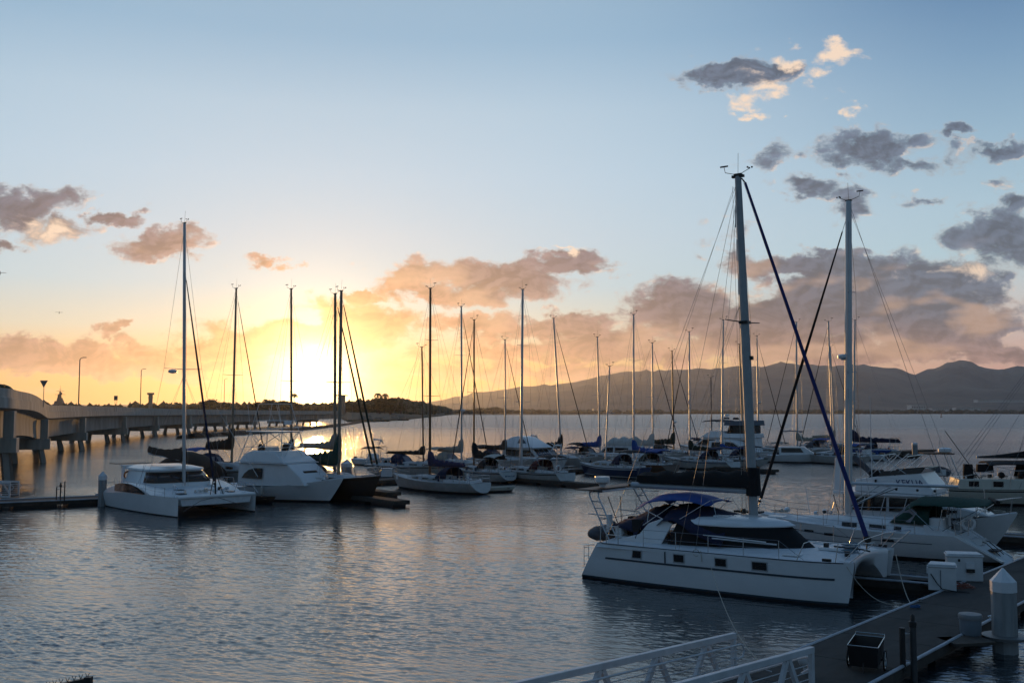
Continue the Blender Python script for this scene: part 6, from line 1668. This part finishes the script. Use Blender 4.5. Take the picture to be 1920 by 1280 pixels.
def trawler():
    hd = (.97,-.25); P = Vector((41.0,76.5,0)); r = yacht_root('cream trawler yacht with black awnings and twin dark cabin windows at the right edge', P, hd)
    h = Hull(15, 4.6, 2.0, 1.25, stern=.92, bow_rake=1.2, tr=-.1, kst=-.1); h.mesh('hull', r, CREAM, stripe=BLACKC); h.deck(r, DECK)
    hw = lambda x, z: 2.05
    block(r, 'deckhouse', [(-6.9,1.1),(4.4,1.3),(4.2,2.1),(-6.7,1.95)], hw, CREAM, bevel=.06)
    for x in (-5.7,-4.0,1.0,2.7): sidewin(r, [(x-.35,1.42),(x+.35,1.42),(x+.35,1.82),(x-.35,1.82)], hw, name='cabin_window')
    sidewin(r, [(-.9,1.35),(.1,1.35),(.1,1.8),(-.9,1.8)], hw, name='cabin_window')
    canopy(r, 'aft_awning', -4.6, 4.5, 1.9, 3.35, BLACKC, legs=1.95, droop=.18, thick=.08)
    mb = MB()
    mb.panel([(-2.1,-1.9,1.98),(3.8,-1.9,1.98),(3.8,-1.9,3.2),(-1.8,-1.9,3.2)], .05, BLACKC); mb.panel([(-2.1,1.9,1.98),(3.8,1.9,1.98),(3.8,1.9,3.2),(-1.8,1.9,3.2)], .05, BLACKC); mb.build('side_curtain', r, smooth=0)
    mb = MB(); rows = []
    for i in range(13):
        t = i/12; x = -5.0+9.8*t; zt = 3.62+1.9*t**1.4; rows.append([(x,-.25,3.62),(x,-.10,zt),(x,.10,zt),(x,.25,3.62),(x,0,3.52)])
    mb.grid(rows, BLACKC, closed=True, cap0=True, cap1=True); mb.build('sail_cover', r, smooth=60)
    mb = MB(); mb.tube([(-5.1,0,3.55),(4.9,0,3.6)], .09, ALU, 8); mb.build('boom', r)
    mb = MB(); mb.tube([(5,0,1.9),(5,0,19)], .13, ALU, 8, r1=.1); mb.build('mast', r)
    mb = MB()
    for a_ in ((-7.3,0,1.5),(-7.3,1.8,1.5),(-7.3,-1.8,1.5),(-3.8,-2.1,1.3),(-2.6,-2.1,1.3),(-.8,2.1,1.3),(-5.6,-2.1,1.3)): mb.tube([a_, (5,0,18.8)], .012, WIRE, 4)
    for a_, b_ in (((-1.8,-2.1,1.3),(-.8,-1.5,9)),((-3.2,-2.1,1.8),(-.2,-1.5,11))): mb.tube([a_, b_], .014, BLACKP, 4)
    mb.build('shrouds', r, smooth=0)
    # stern arch with radar and antennas
    mb = MB()
    for x in (-8.3,-7.2):
        for sd in (1,-1): mb.tube([(x+.9,sd*1.6,1.2),(x,sd*1.4,3.75)], .035, ALU, 6)
    mb.tube([(-8.3,-1.4,3.75),(-8.3,1.4,3.75)], .03, ALU, 6); mb.tube([(-5.2,-1.9,1.9),(-7.6,-1.9,5.6)], .03, BLACKP, 5); mb.build('stern_arch', r)
    mb = MB(); mb.box((-8.0,0,3.82), (2.2,2.9,.08), BROWNC); mb.lathe([(.1,0),(.5,.06),(.5,.3),(.3,.38),(.02,.4)], (-7.4,-.3,3.88), WHITE, 14); mb.tube([(-7.7,0,3.9),(-7.7,0,4.9)], .02, STEEL, 4); mb.build('radar_platform', r)
    for P_, D_ in (((-5.9,-1.0,2.5),(.7,.6,1.1)),((-4.7,-.9,2.75),(1.2,.7,.6))):
        mb = MB(); mb.box(P_, D_, BLACKC, taper=.9); mb.build('covered_seat', r, smooth=0, bevel=.05)
    for P_, q_ in (((-2.2,-1.2,2.3),.3),((-3.6,-1.2,2.25),.26)):
        mb = MB(); mb.sphere(P_, q_, BLACKP, 8); mb.tube([(P_[0],P_[1],1.9),P_], .03, STEEL, 5); mb.build('deck_lamp', r)
    clutter(r, h, -6.8, 1, 1.6, 1.95, 16, 601, [BLACKP, BLACKC, STEEL, GREYC, BROWNC])
    rails(r, h, -7, -2, ht=1.4, name='side_rail')
    p = r.matrix_basis @ Vector((-7.9,-.6,0)); d = thing('dinghy', 'grey inflatable dinghy hanging from the stern arch of the cream trawler', 'dinghy', (p[0], p[1], 2.35), r.rotation_euler.z+PI/2-.2)
    mb = MB()
    for sd in (1,-1): mb.tube([(-1.5,sd*.62,0),(.8,sd*.62,0),(1.4,sd*.35,.12),(1.6,0,.18)], .22, GREYC, 10)
    mb.box((-.2,0,-.1), (2.6,1.2,.2), GREYC, taper=.9); mb.build('tubes', d)
    mb = MB(); mb.box((-1.5,0,.1), (.1,1.1,.45), WHITE); mb.box((-1.75,0,.35), (.35,.35,.5), GREYC, taper=.8); mb.build('transom', d, smooth=0)
trawler()
# ------------------------------------------------------------------ docks, pilings, gangways
DOCKM = mat('dock_planks', (0.050,0.047,0.043), 0.9, scale=1.1, stretch=(.6,1.6,1), bump=.5, col2=(.020,.019,.018))
DOCKS = mat('dock_fascia', (0.07,0.06,0.05), 0.9, var=.5, scale=3)
PIPE = mat('edge_bumper', (0.45,0.50,0.56), 0.45, var=.35, scale=1.5)
PILE = mat('piling_grey', (0.30,0.32,0.33), 0.6, var=.45, scale=1.6, stretch=(2,2,.3), bump=.3)
CAPW = mat('piling_cap_white', (0.66,0.69,0.72), 0.4, var=.1)
GANG = mat('gangway_paint', (0.60,0.63,0.66), 0.45, 0.0, var=.25, scale=2)
def dock(name, label, a, b, w, group=None, z=.5, bumper=True, seam=3.0):
    a = Vector((a[0], a[1], 0)); b = Vector((b[0], b[1], 0)); d = b-a; L = d.length; rz = math.atan2(d.y, d.x)
    r = thing(name, label, 'dock', a, rz, group)
    mb = MB(); n = max(1, int(L/seam))
    for i in range(n):
        x0 = L*i/n; x1 = L*(i+1)/n; mb.box(((x0+x1)/2,0,z-.06), (x1-x0-.02,w-.1,.12), DOCKM)
    mb.build('walkway', r, smooth=0, bevel=.01)
    mb = MB()
    for sd in (1,-1): mb.box((L/2,sd*(w/2-.02),z-.16), (L,.10,.30), DOCKS)
    mb.box((.03,0,z-.16), (.08,w,.3), DOCKS); mb.box((L-.03,0,z-.16), (.08,w,.3), DOCKS)
    mb.build('fascia', r, smooth=0)
    mb = MB(); k = max(1, int(L/3))
    for i in range(k): mb.box((L*(i+.5)/k,0,z-.42), (L/k*.8,w*.88,.5), BLACKP)
    mb.build('floats', r, smooth=0)
    if bumper:
        for sd in (1,-1):
            mb = MB(); mb.tube([(.05,sd*(w/2+.04),z+.0),(L-.05,sd*(w/2+.04),z+.0)], .045, PIPE, 8); mb.build('bumper', r)
    return r
d = Vector((.655,.755,0)); pr = Vector((.755,-.655,0))
ls = Vector((8.6,28.7,0)); cs = ls+pr*1.37
a0 = cs-d*14; b0 = cs+d*46
dock('main_dock', 'dark main floating dock running diagonally along the bottom right', a0, b0, 2.74)
hA = Vector((-.8449,.5349,0))
def findL(px, off=0):  # point on left edge of the dock at px
    best = min((abs(960+FPX*(ls+d*s*.05).x/(ls+d*s*.05).y-px), s) for s in range(-100, 600)); return ls+d*best[1]*.05
q = findL(1790)
dock('finger_dock', 'narrow finger dock between the foreground catamaran and the green-awninged sloop', q, q+hA*11.5, 1.3)
q2 = findL(1915)+d*8
dock('finger_dock', 'short finger dock by the stern of the lettered motor yacht at the right edge', q2+Vector((3,-1.5,0)), q2+Vector((3,-1.5,0))+hA*8, 1.2)
# triangular gusset at the finger root
mb = MB(); A = q-d*1.9; B_ = q+hA*2.0; mb.panel([(A.x,A.y,.47),(q.x,q.y,.47),(B_.x,B_.y,.47)], .06, DOCKM)
tag(mb.build('corner_platform', smooth=0), 'small triangular corner platform where the finger dock meets the main dock', 'dock')
def piling(px, ytop, Y, dia, label, group=None, cap=.35, col=None, px2=None):
    p = gy(px, ytop, Y); zt = p.z
    r = thing('piling', label, 'piling', (p.x, Y, 0), .2, group)
    mb = MB(); mb.lathe([(dia/2,-3),(dia/2,zt-cap-.28)], (0,0,0), PILE, 8); mb.build('post', r, smooth=0)
    mb = MB(); k = dia/2+.015; mb.lathe([(k,zt-cap-.30),(k,zt-cap),(.02,zt)], (0,0,0), CAPW, 8); mb.build('cap', r, smooth=0)
    return r, zt
PG = 'octagonal pilings with white cone caps'
r_, zt = piling(1880, 1064, 29.7, .70, 'large octagonal piling with white pointed cap at the bottom right', cap=.38)
mb = MB(); mb.lathe([(.62,.42),(.64,.50),(.5,.52),(.36,.52)], (0,0,0), GALV, 20); mb.build('guide_ring', r_)
mb = MB(); p_ = local(r_.location, .2, cs+d*1.9+pr*1.0); mb.box((p_.x*.5, p_.y*.5, .46), (1.3,.9,.08), DOCKS); mb.build('guide_bracket', r_, smooth=0)
piling(193, 883, 75.5, .60, 'capped piling beside the stern of the leftmost catamaran')
piling(650, 861, 89, .95, 'capped piling behind the black hulled sailboat')
piling(1715, 829, 158, .85, 'lone dark piling at the far right end of the long dock', cap=.1)
piling(1402, 851, 128, .6, 'piling between the MORGAN sloop and the foreground catamaran mast', cap=.1)
dock('left_dock', 'low dock with pale edge pipe at the left edge under the bridge', gz(-120,947,.5)+Vector((0,1.7,0)), gz(192,934,.5)+Vector((0,1.7,0)), 3.0)
dock('left_finger', 'dock strip behind the leftmost catamaran', gz(192,929,.5)+Vector((0,1,0)), gz(380,905,.5), 2.2)
dock('long_dock', 'long dock between the two rows of sailboats', (-27,85), (74,177.5), 2.6, bumper=False)
for i, (px, y, lab) in enumerate(((760,938,'nearest low finger dock end right of the black hulled sailboat'),(1120,906,'finger dock end between the maroon-hooded sloop and the blue hulled sloop'),(1460,880,'finger dock end right of the tall slim mast sloop'),(745,922,'dark finger dock behind the nearest one, leading to the leftmost near-row sloop'),(1730,853,'finger dock stub by the lone dark piling at the far end'))):
    e_ = gz(px-6, y, .5); dock('finger_dock', lab, e_, e_+Vector((-.62,.78,0))*(12 if i != 1 else 11), 1.3, 'finger docks off the long dock', bumper=False)
def dock_box(label, px, y, w, dp, hh, rz, extra):
    p = gz(px, y, .5); r = thing('dock_box', label, 'dock box', (p.x, p.y, .5), rz, 'white dock lockers')
    DB = mat('locker_white', (.62,.64,.66), .4, var=.15)
    mb = MB(); mb.v += []; P = [(-w/2,-dp/2),(w/2,-dp/2*.75),(w/2*.9,dp/2),(-w/2*.9,dp/2)]
    def pr_(z0, z1, k, m): mb.grid([[(x*k, y*k, z0) for x, y in P], [(x*k, y*k, z1) for x, y in P]], m, closed=True, cap0=True, cap1=True)
    pr_(0.0, hh-.1, 1.0, DB); mb.build('body', r, smooth=0, bevel=.03)
    mb = MB(); pr_(hh-.098, hh-.03, 1.08, DB); pr_(hh-.029, hh+.02, 1.0, DB); mb.build('lid', r, smooth=0, bevel=.02)
    mb = MB()
    if extra == 0: mb.box((.18,-dp/2*.88-.02,hh*.58), (.30,.06,.22), CAPW); mb.box((.18,-dp/2*.88-.03,hh*.40), (.30,.10,.12), BLACKP); mb.box((-.22,-dp/2*.93-.01,hh*.78), (.07,.04,.10), BLACKP)
    else:
        mb.box((-w/2+.0,-dp*.1,hh*.72), (.12,.16,.2), CAPW); mb.tube([(-w/2+.1,-dp/2-.02,hh*.65),(-w/2+.3,-dp/2-.05,hh*.3),(0,-dp/2-.04,.08),(.5,-dp/2-.1,.03),(.9,-dp/2-.1,.03)], .018, BLACKP, 5)
        mb.box((-.05,-dp/2*.9-.005,hh*.42), (.02,.02,hh*.75), GREYC)
    mb.build('fittings', r, smooth=0)
dock_box('bigger white dock locker with small panel, on the corner of the finger dock', 1807, 1086, 1.30, .9, 1.02, -.25, 0)
dock_box('smaller white dock locker in front with a black cable, beside the catamaran bow', 1768, 1104, .95, .85, .93, -.45, 1)
# coiled red hose
p = gz(1804, 1103, .5)
mb = MB(); mb.tube([p+Vector(((.42-.006*i)*math.cos(i*.55)*1.2,(.28)*math.sin(i*.55),.03+.004*i+.02*math.sin(i*3))) for i in range(46)], .016, mat('red_hose',(.22,.06,.04),.6), 5)
tag(mb.build('hose'), 'reddish hose coiled on the dock beside the two white lockers', 'hose')
def barrel():
    p = gz(1829, 1193, .5); r = thing('barrel', 'grey-blue round drum with a lid beside the large capped piling', 'barrel', (p.x, p.y+.3, .5))
    BM = mat('drum_plastic', (.16,.20,.24), .5, var=.2)
    mb = MB(); mb.lathe([(.27,0),(.29,.04),(.305,.40),(.30,.46)], (0,0,0), BM, 28); mb.build('drum', r)
    mb = MB(); mb.lathe([(.33,.455),(.335,.50),(.335,.56),(.31,.60),(.02,.63)], (0,0,0), mat('drum_lid',(.22,.23,.24),.5,var=.3), 28); mb.build('lid', r)
barrel()
def cart():
    p = gz(1642, 1262, .5); r = thing('dock_cart', 'black two-wheeled dock cart with spoked wheels and three small white marks inside', 'cart', (p.x-.05, p.y+.5, .5), R(62))
    BC = mat('cart_black', (.012,.013,.015), .4, var=.3)
    L0, W0 = .55, .36
    bot = [(-L0*.9,-W0*.95,.16),(L0*.85,-W0*.95,.2),(L0*.85,W0*.95,.2),(-L0*.9,W0*.95,.16)]; top = [(-L0,-W0*1.02,.66),(L0,-W0*1.02,.70),(L0,W0*1.02,.70),(-L0,W0*1.02,.66)]
    mb = MB(); mb.grid([bot, top], BC, closed=True); mb.poly(bot, BC); o = mb.build('tub', r, smooth=0); md = o.modifiers.new('s','SOLIDIFY'); md.thickness = .015
    mb = MB(); mb.tube(top+[top[0]], .014, STEEL, 6); mb.build('rim', r)
    mb = MB()
    for k in range(3):
        x = -.27+.16*k; c = Vector((-L0*.93, x+.10, .58))
        for a in (.6,-.6,1.57): mb.tube([c+Vector((0,-.035*math.cos(a),-.035*math.sin(a))), c+Vector((0,.035*math.cos(a),.035*math.sin(a)))], .008, CAPW, 4)
    mb.build('white_marks', r)
    for sd in (1,-1):
        mb = MB(); c = Vector((.05, sd*.44, .25)); mb.tube([c+Vector((.235*math.cos(2*PI*i/24),0,.235*math.sin(2*PI*i/24))) for i in range(25)], .024, BLACKP, 8); w = mb.build('wheel', r)
        mb = MB()
        for i in range(6): mb.tube([c, c+Vector((.21*math.cos(PI*i/3),0,.21*math.sin(PI*i/3)))], .008, STEEL, 4)
        mb.tube([c+Vector((.2*math.cos(2*PI*i/24),0,.2*math.sin(2*PI*i/24))) for i in range(25)], .012, STEEL, 6); mb.tube([c-Vector((0,.03,0)), c+Vector((0,.03,0))], .03, STEEL, 8); mb.build('rim', w)
    mb = MB(); mb.tube([(L0*.9,-W0,.66),(L0*1.35,-W0,.74),(L0*1.35,W0,.74),(L0*.9,W0,.66)], .014, STEEL, 6); mb.tube([(-.5,0,.24),(-.55,0,.0)], .02, BLACKP, 6); mb.tube([(.05,-.44,.25),(.05,.44,.25)], .02, BLACKP, 6); mb.build('handle', r)
cart()
def posts(label, px, ytop, ybase, z0, group=None, cross=True, dxy=(-.28,.0), r0=.06):
    p = gz(px, ybase, z0); t = gy(px, ytop, p.y).z
    r = thing('mooring_post', label, 'dock post', (p.x, p.y, 0), 0, group)
    DK = mat('dark_galvanised', (.07,.075,.08), .5, .4, var=.3)
    mb = MB(); mb.tube([(0,0,-1.5),(0,0,t-.2)], r0, DK, 10); mb.build('post', r)
    mb = MB(); mb.lathe([(.07,-.35),(.10,-.33),(.10,-.2),(.06,-.17),(.06,-.05),(.02,0)], (0,0,t), BLACKP, 10); mb.build('post_head', r)
    mb = MB(); x, y = dxy; mb.tube([(x,y,.35),(x,y,t-.35)], r0*.9, BLACKP, 8)
    mb.build('side_post', r)
    mb = MB()
    for z in (t-.5, .62): mb.tube([(0,0,z),(x,y,z)], .02, STEEL, 6)
    mb.build('cross_bar', r)
    return r
posts('tall dark dock post with a thinner side post right of the cart', 1714, 1150, 1262, .3, r0=.085)
rr = posts('three slim dark posts standing on the left dock', 113, 904, 940, .4, dxy=(-.30,0), r0=.05)
mb = MB(); mb.tube([(.30,0,.35),(.30,0,1.9)], .045, BLACKP, 8); mb.tube([(-.3,0,1.5),(.3,0,1.5)], .02, BLACKP, 5); mb.build('side_post', rr)
# foreground gangway
def gangway(label, a1, b1, a2, b2, hgt=1.12, name='gangway'):
    """a*, b*: far and near ends of the two top chords (world)"""
    r = thing(name, label, 'gangway', (0,0,0))
    up = Vector((0,0,1))
    for (f, n_) in ((a1, b1), (a2, b2)):
        f = Vector(f); n_ = Vector(n_); dd = (n_-f); L = dd.length; dd.normalize(); sd = dd.cross(up).normalized()
        def beam(p, q, w, hh, m=GANG):
            p = Vector(p); q = Vector(q); t = (q-p).normalized(); s_ = sd; u_ = s_.cross(t).normalized()
            R1 = [p+s_*w/2*i+u_*hh/2*j for i, j in ((-1,-1),(1,-1),(1,1),(-1,1))]; R2 = [x+(q-p) for x in R1]; mbb.grid([R1, R2], m, closed=True, cap0=True, cap1=True)
        mbb = MB(); beam(f-up*.07, n_-up*.07, .12, .14); mbb.build('top_chord', r, smooth=0, bevel=.01)
        mbb = MB(); beam(f-up*hgt, n_-up*hgt, .12, .14); mbb.build('bottom_chord', r, smooth=0, bevel=.01)
        mbb = MB(); k = max(2, int(L/1.75)); 
        for i in range(k):
            t0 = f+dd*(L*i/k+.06); tm = f+dd*(L*(i+.35)/k); t1 = f+dd*(L*(i+.5)/k)
            beam(t0-up*.14, t0-up*hgt, .10, .12) if i == 0 else None
            beam(f+dd*(L*(i+.62)/k)-up*.14, f+dd*(L*(i+.30)/k)-up*hgt, .09, .11); beam(f+dd*(L*(i+.66)/k)-up*.14, f+dd*(L*(i+.98)/k)-up*hgt, .09, .11)
        mbb.build('truss_diagonals', r, smooth=0)
        inn = -sd if (Vector(a2)-Vector(a1)).dot(sd) < 0 else sd
        if f == Vector(a2): inn = -inn
        mbb = MB(); o = inn*.16
        for j, z in enumerate((.26,)):
            pts = [n_+o-up*z, f+o-up*z, f-dd*.10+o-up*(z+.03), f-dd*.17+o-up*(z+.16), f-dd*.10+o-up*(z+.30), f+dd*.25+o-up*(z+.34)]
            mbb.tube(pts, .026, GANG, 8)
        for i in range(k+1): mbb.tube([f+dd*(L*i/k+.05)-up*.3+o*.0, f+dd*(L*i/k+.05)-up*.28+o], .012, GANG, 5)
        mbb.build('handrail', r)
        mbb = MB()
        for z in (.42,.58,.74,.90): mbb.tube([n_+inn*.07-up*z, f+inn*.07-up*z], .012, GANG, 5)
        mbb.build('mid_rails', r)
    f1, f2, n1, n2 = [Vector(x)-up*(hgt-.02) for x in (a1, a2, b1, b2)]
    mbb = MB(); mbb.panel([f1, f2, n2, n1], .05, DOCKM); mbb.build('walkway', r, smooth=0)
    return r
ga, gb = Vector((5.42,24.7,1.66)), Vector((6.88,23.25,1.66))
gd = Vector((-.674,-.738,.035)).normalized()
# directions chosen so both rails climb gently back towards the shore
gn1 = gy(955,1280,18.7); gn2 = gy(1265,1280,19.0)
e1 = ga+(gn1-ga)*1.5; e2 = gb+(gn2-gb)*2.0
gangway('pale grey truss gangway coming down to the main dock at the bottom', ga, e1, gb, e2)
g3 = gy(30, 902, 77.5); g4 = gy(-60, 900, 78)
gangway('white truss gangway cut off by the left edge above the left dock', (g3.x,g3.y-.8,g3.z), (g3.x-8,g3.y-2.8,g3.z+.3), (g3.x,g3.y+.6,g3.z), (g3.x-8,g3.y-1.4,g3.z+.3), name='gangway')
mb = MB(); pb = gz(1512, 1262, .5); mb.sphere((pb.x,pb.y+.1,.85), .2, GANG, 12, (1,1,1.1)); mb.tube([(pb.x,pb.y+.1,.5),(pb.x,pb.y+.1,.8)], .05, GANG, 8)
tag(mb.build('bollard'), 'rounded grey bollard at the foot of the gangway', 'bollard')
# dark rail corner with spikes at the bottom left, just in front of the viewer
def spikes():
    Y = 9.0; a = gy(60, 1292, Y+.3); b_ = gy(170, 1268, Y)
    r = thing('rail_corner', 'corner of a black railing with bird spikes at the bottom left edge', 'railing', (b_.x, b_.y, b_.z))
    A = a-b_; mb = MB(); mb.grid([[A+Vector((0,-.03,-.1)),A+Vector((0,.03,-.1)),A+Vector((0,.03,0)),A+Vector((0,-.03,0))],[Vector((0,-.03,-.12)),Vector((0,.03,-.12)),Vector((0,.03,0)),Vector((0,-.03,0))]], BLACKP, closed=True, cap0=True, cap1=True)
    mb.box((-.02,0,-.9), (.06,.06,1.8), BLACKP); mb.build('frame', r, smooth=0)
    for i in range(9):
        p = A*(i+.5)/9
        mb = MB()
        for s in (-1,1): mb.tube([p, p+Vector((.018*s,.0,.04))], .003, BLACKP, 4)
        mb.build('bird_spike', r)
spikes()
# mooring lines
cA = CA; hA_ = HDA*1.035; nA = NA_*1.04
def catp(x, y, z): return cA+hA_*x+nA*y+Vector((0,0,z))
rline('mooring_line', 'long thin mooring line dropping from the catamaran side to the gangway', catp(.5,-3.05,1.1), gy(1425,1240,24.6), .5, .013)
rline('mooring_line', 'mooring line from the catamaran starboard bow down to the main dock', catp(5.3,-2.5,1.6), gz(1690,1130,.5), .5, .012)
rline('mooring_line', 'mooring line from the catamaran port bow hanging to the main dock edge', catp(5.6,2.7,1.3), gz(1712,1137,.5), .35, .018)
mb = MB(); p = gz(1716,1140,.5); mb.tube([p+Vector((.16*math.cos(i*.6),.1*math.sin(i*.6),.03+.003*i)) for i in range(24)], .02, mat('blue_rope',(.03,.10,.25),.9), 5)
tag(mb.build('rope_coil'), 'small blue rope coil on the main dock edge by the catamaran bow', 'rope')
def cleat(px, y, lab):
    p = gz(px, y, .5); mb = MB(); mb.tube([(p.x-.12,p.y-.1,.6),(p.x+.12,p.y+.1,.6)], .022, STEEL, 6); mb.box((p.x,p.y,.55), (.1,.08,.1), STEEL); tag(mb.build('cleat'), lab, 'cleat')
cleat(1725, 1128, 'metal cleat on the main dock edge beside the blue rope coil'); cleat(1856, 1160, 'metal cleat at the left foot of the large capped piling')
# floating tenders by the near row
def tender(px, y, L, label, m, hd=(.9,.3)):
    p = gz(px, y); hdv = Vector((hd[0], hd[1], 0)).normalized(); r = thing('dinghy', label, 'dinghy', p, math.atan2(hdv.y, hdv.x))
    h = Hull(L, 1.3, .5, .42, draft=.12, stern=.85, bow_rake=.4, tr=-.05, kst=-.05, sagz=.03); h.mesh('hull', r, m, n=12)
    mb = MB()
    for x in (-L*.25, L*.05, L*.28): mb.box((x,0,.34), (.22,1.0,.03), TEAK)
    mb.build('thwarts', r, smooth=0); mb = MB(); mb.tube([h.edge(L*(-.5+i/12),1,.02,0) for i in range(13)], .025, m, 5); mb.tube([h.edge(L*(-.5+i/12),-1,.02,0) for i in range(13)], .025, m, 5); mb.build('gunwale', r)
tender(930, 922, 3.6, 'pale low tender floating between the leftmost sloop and the BONSAI sloop', CREAM)
tender(1235, 888, 4.2, 'long grey tender beside the varnished-rail sloop', GREYC, (1,.2))
tender(485, 942, 3.2, 'small dark dinghy floating between the catamaran and the sport fishing boat', BROWNC, (.9,-.4))
dock_p = gz(725, 893, .5)
mb = MB(); mb.box((dock_p.x,dock_p.y,.9), (1.1,.7,.8), CAPW, taper=.92); mb.box((dock_p.x,dock_p.y,1.33), (1.16,.76,.06), CAPW); tag(mb.build('dock_box', smooth=0), 'white dock locker right of the black hulled sailboat bow', 'dock box')
# moored craft and landing stages by the wooded point
for i, (px, y, w, lab) in enumerate(((700,790,26,'dark landing stage with a moored barge at the wooded point'),(748,788,18,'second dark landing stage right of the barge by the wooded point'))):
    p = gz(px, y); r = thing('landing_stage', lab, 'jetty', (p.x, p.y-4, 0)); mb = MB(); mb.box((0,0,.6), (w,8,1.2), DOCKS); mb.build('platform', r, smooth=0)
    mb = MB(); mb.box((-w*.2,0,3), (w*.4,5,3.6), CONCD, taper=.9); mb.box((w*.2,0,2.2), (w*.25,4,2), CONCD); mb.build('sheds', r, smooth=0)

def open_boat(px, y, L, label, m, hdv=(-.6,.8), cover=None):
    p = gz(px, y); hd = Vector((hdv[0], hdv[1], 0)).normalized(); r = thing('motor_boat', label, 'motor boat', p, math.atan2(hd.y, hd.x))
    h = Hull(L, L*.34, 1.1, .85, stern=.9, bow_rake=.7, tr=-.1, kst=-.1); h.mesh('hull', r, m); h.deck(r, DECK)
    block(r, 'console', [(-.6,.8),(.6,.9),(.3,1.5),(-.4,1.6)], lambda x, z: .6, WHITE)
    if cover: canopy(r, 'canopy', -1.4, .9, L*.14, 2.5, cover, legs=.95)
    mb = MB(); mb.box((-L/2-.15,0,.75), (.4,.4,.7), BLACKP, taper=.8); mb.tube([(-L/2-.2,0,.5),(-L/2-.2,0,-.4)], .08, BLACKP, 6); mb.build('outboard_motor', r, smooth=0)
    clutter(r, h, -L*.4, L*.25, L*.1, .9, 6, int(px))
open_boat(1075, 872, 6.5, 'small open motor boat with navy canopy beyond the maroon-hooded sloop', WHITE, cover=NAVY)
open_boat(1240, 868, 6.5, 'small open motor boat with black canopy between the blue-covered and olive-covered sloops', WHITE, cover=BLACKC)
open_boat(1460, 858, 7.0, 'small motor boat with beige canopy left of the low sport fishing boat', CREAM, cover=BEIGEC)
open_boat(1625, 862, 6.5, 'small motor boat with grey canopy left of the blue-wrapped sailboat', WHITE, cover=GREYC)
open_boat(700, 872, 6.5, 'small motor boat behind the black hulled sailboat bow', WHITE, (.8,-.6), BROWNC)
# ------------------------------------------------------------------ haze
if HAZE > 0:
    mb = MB(); x0, x1, y0, y1, z0, z1 = -13500*1.45, 13500*1.45, -900, 20500, -7.5, 790
    v = [(x0,y0,z0),(x1,y0,z0),(x1,y1,z0),(x0,y1,z0),(x0,y0,z1),(x1,y0,z1),(x1,y1,z1),(x0,y1,z1)]
    me = bpy.data.meshes.new('haze'); me.from_pydata(v, [], [(3,2,1,0),(4,5,6,7),(0,1,5,4),(1,2,6,5),(2,3,7,6),(3,0,4,7)])
    m = bpy.data.materials.new('haze_air'); m.use_nodes = True; t = m.node_tree
    for n in list(t.nodes):
        if n.type != 'OUTPUT_MATERIAL': t.nodes.remove(n)
    pv = t.nodes.new('ShaderNodeVolumePrincipled'); pv.inputs['Color'].default_value = (0.80,0.83,0.92,1); pv.inputs['Density'].default_value = HAZE; pv.inputs['Anisotropy'].default_value = HAZE_G
    t.links.new(pv.outputs[0], [n for n in t.nodes if n.type == 'OUTPUT_MATERIAL'][0].inputs['Volume'])
    me.materials.append(m); o = bpy.data.objects.new('haze', me); C.objects.link(o); tag(o, kind='stuff')
scene.cycles.volume_bounces = 0
scene.cycles.max_bounces = 6
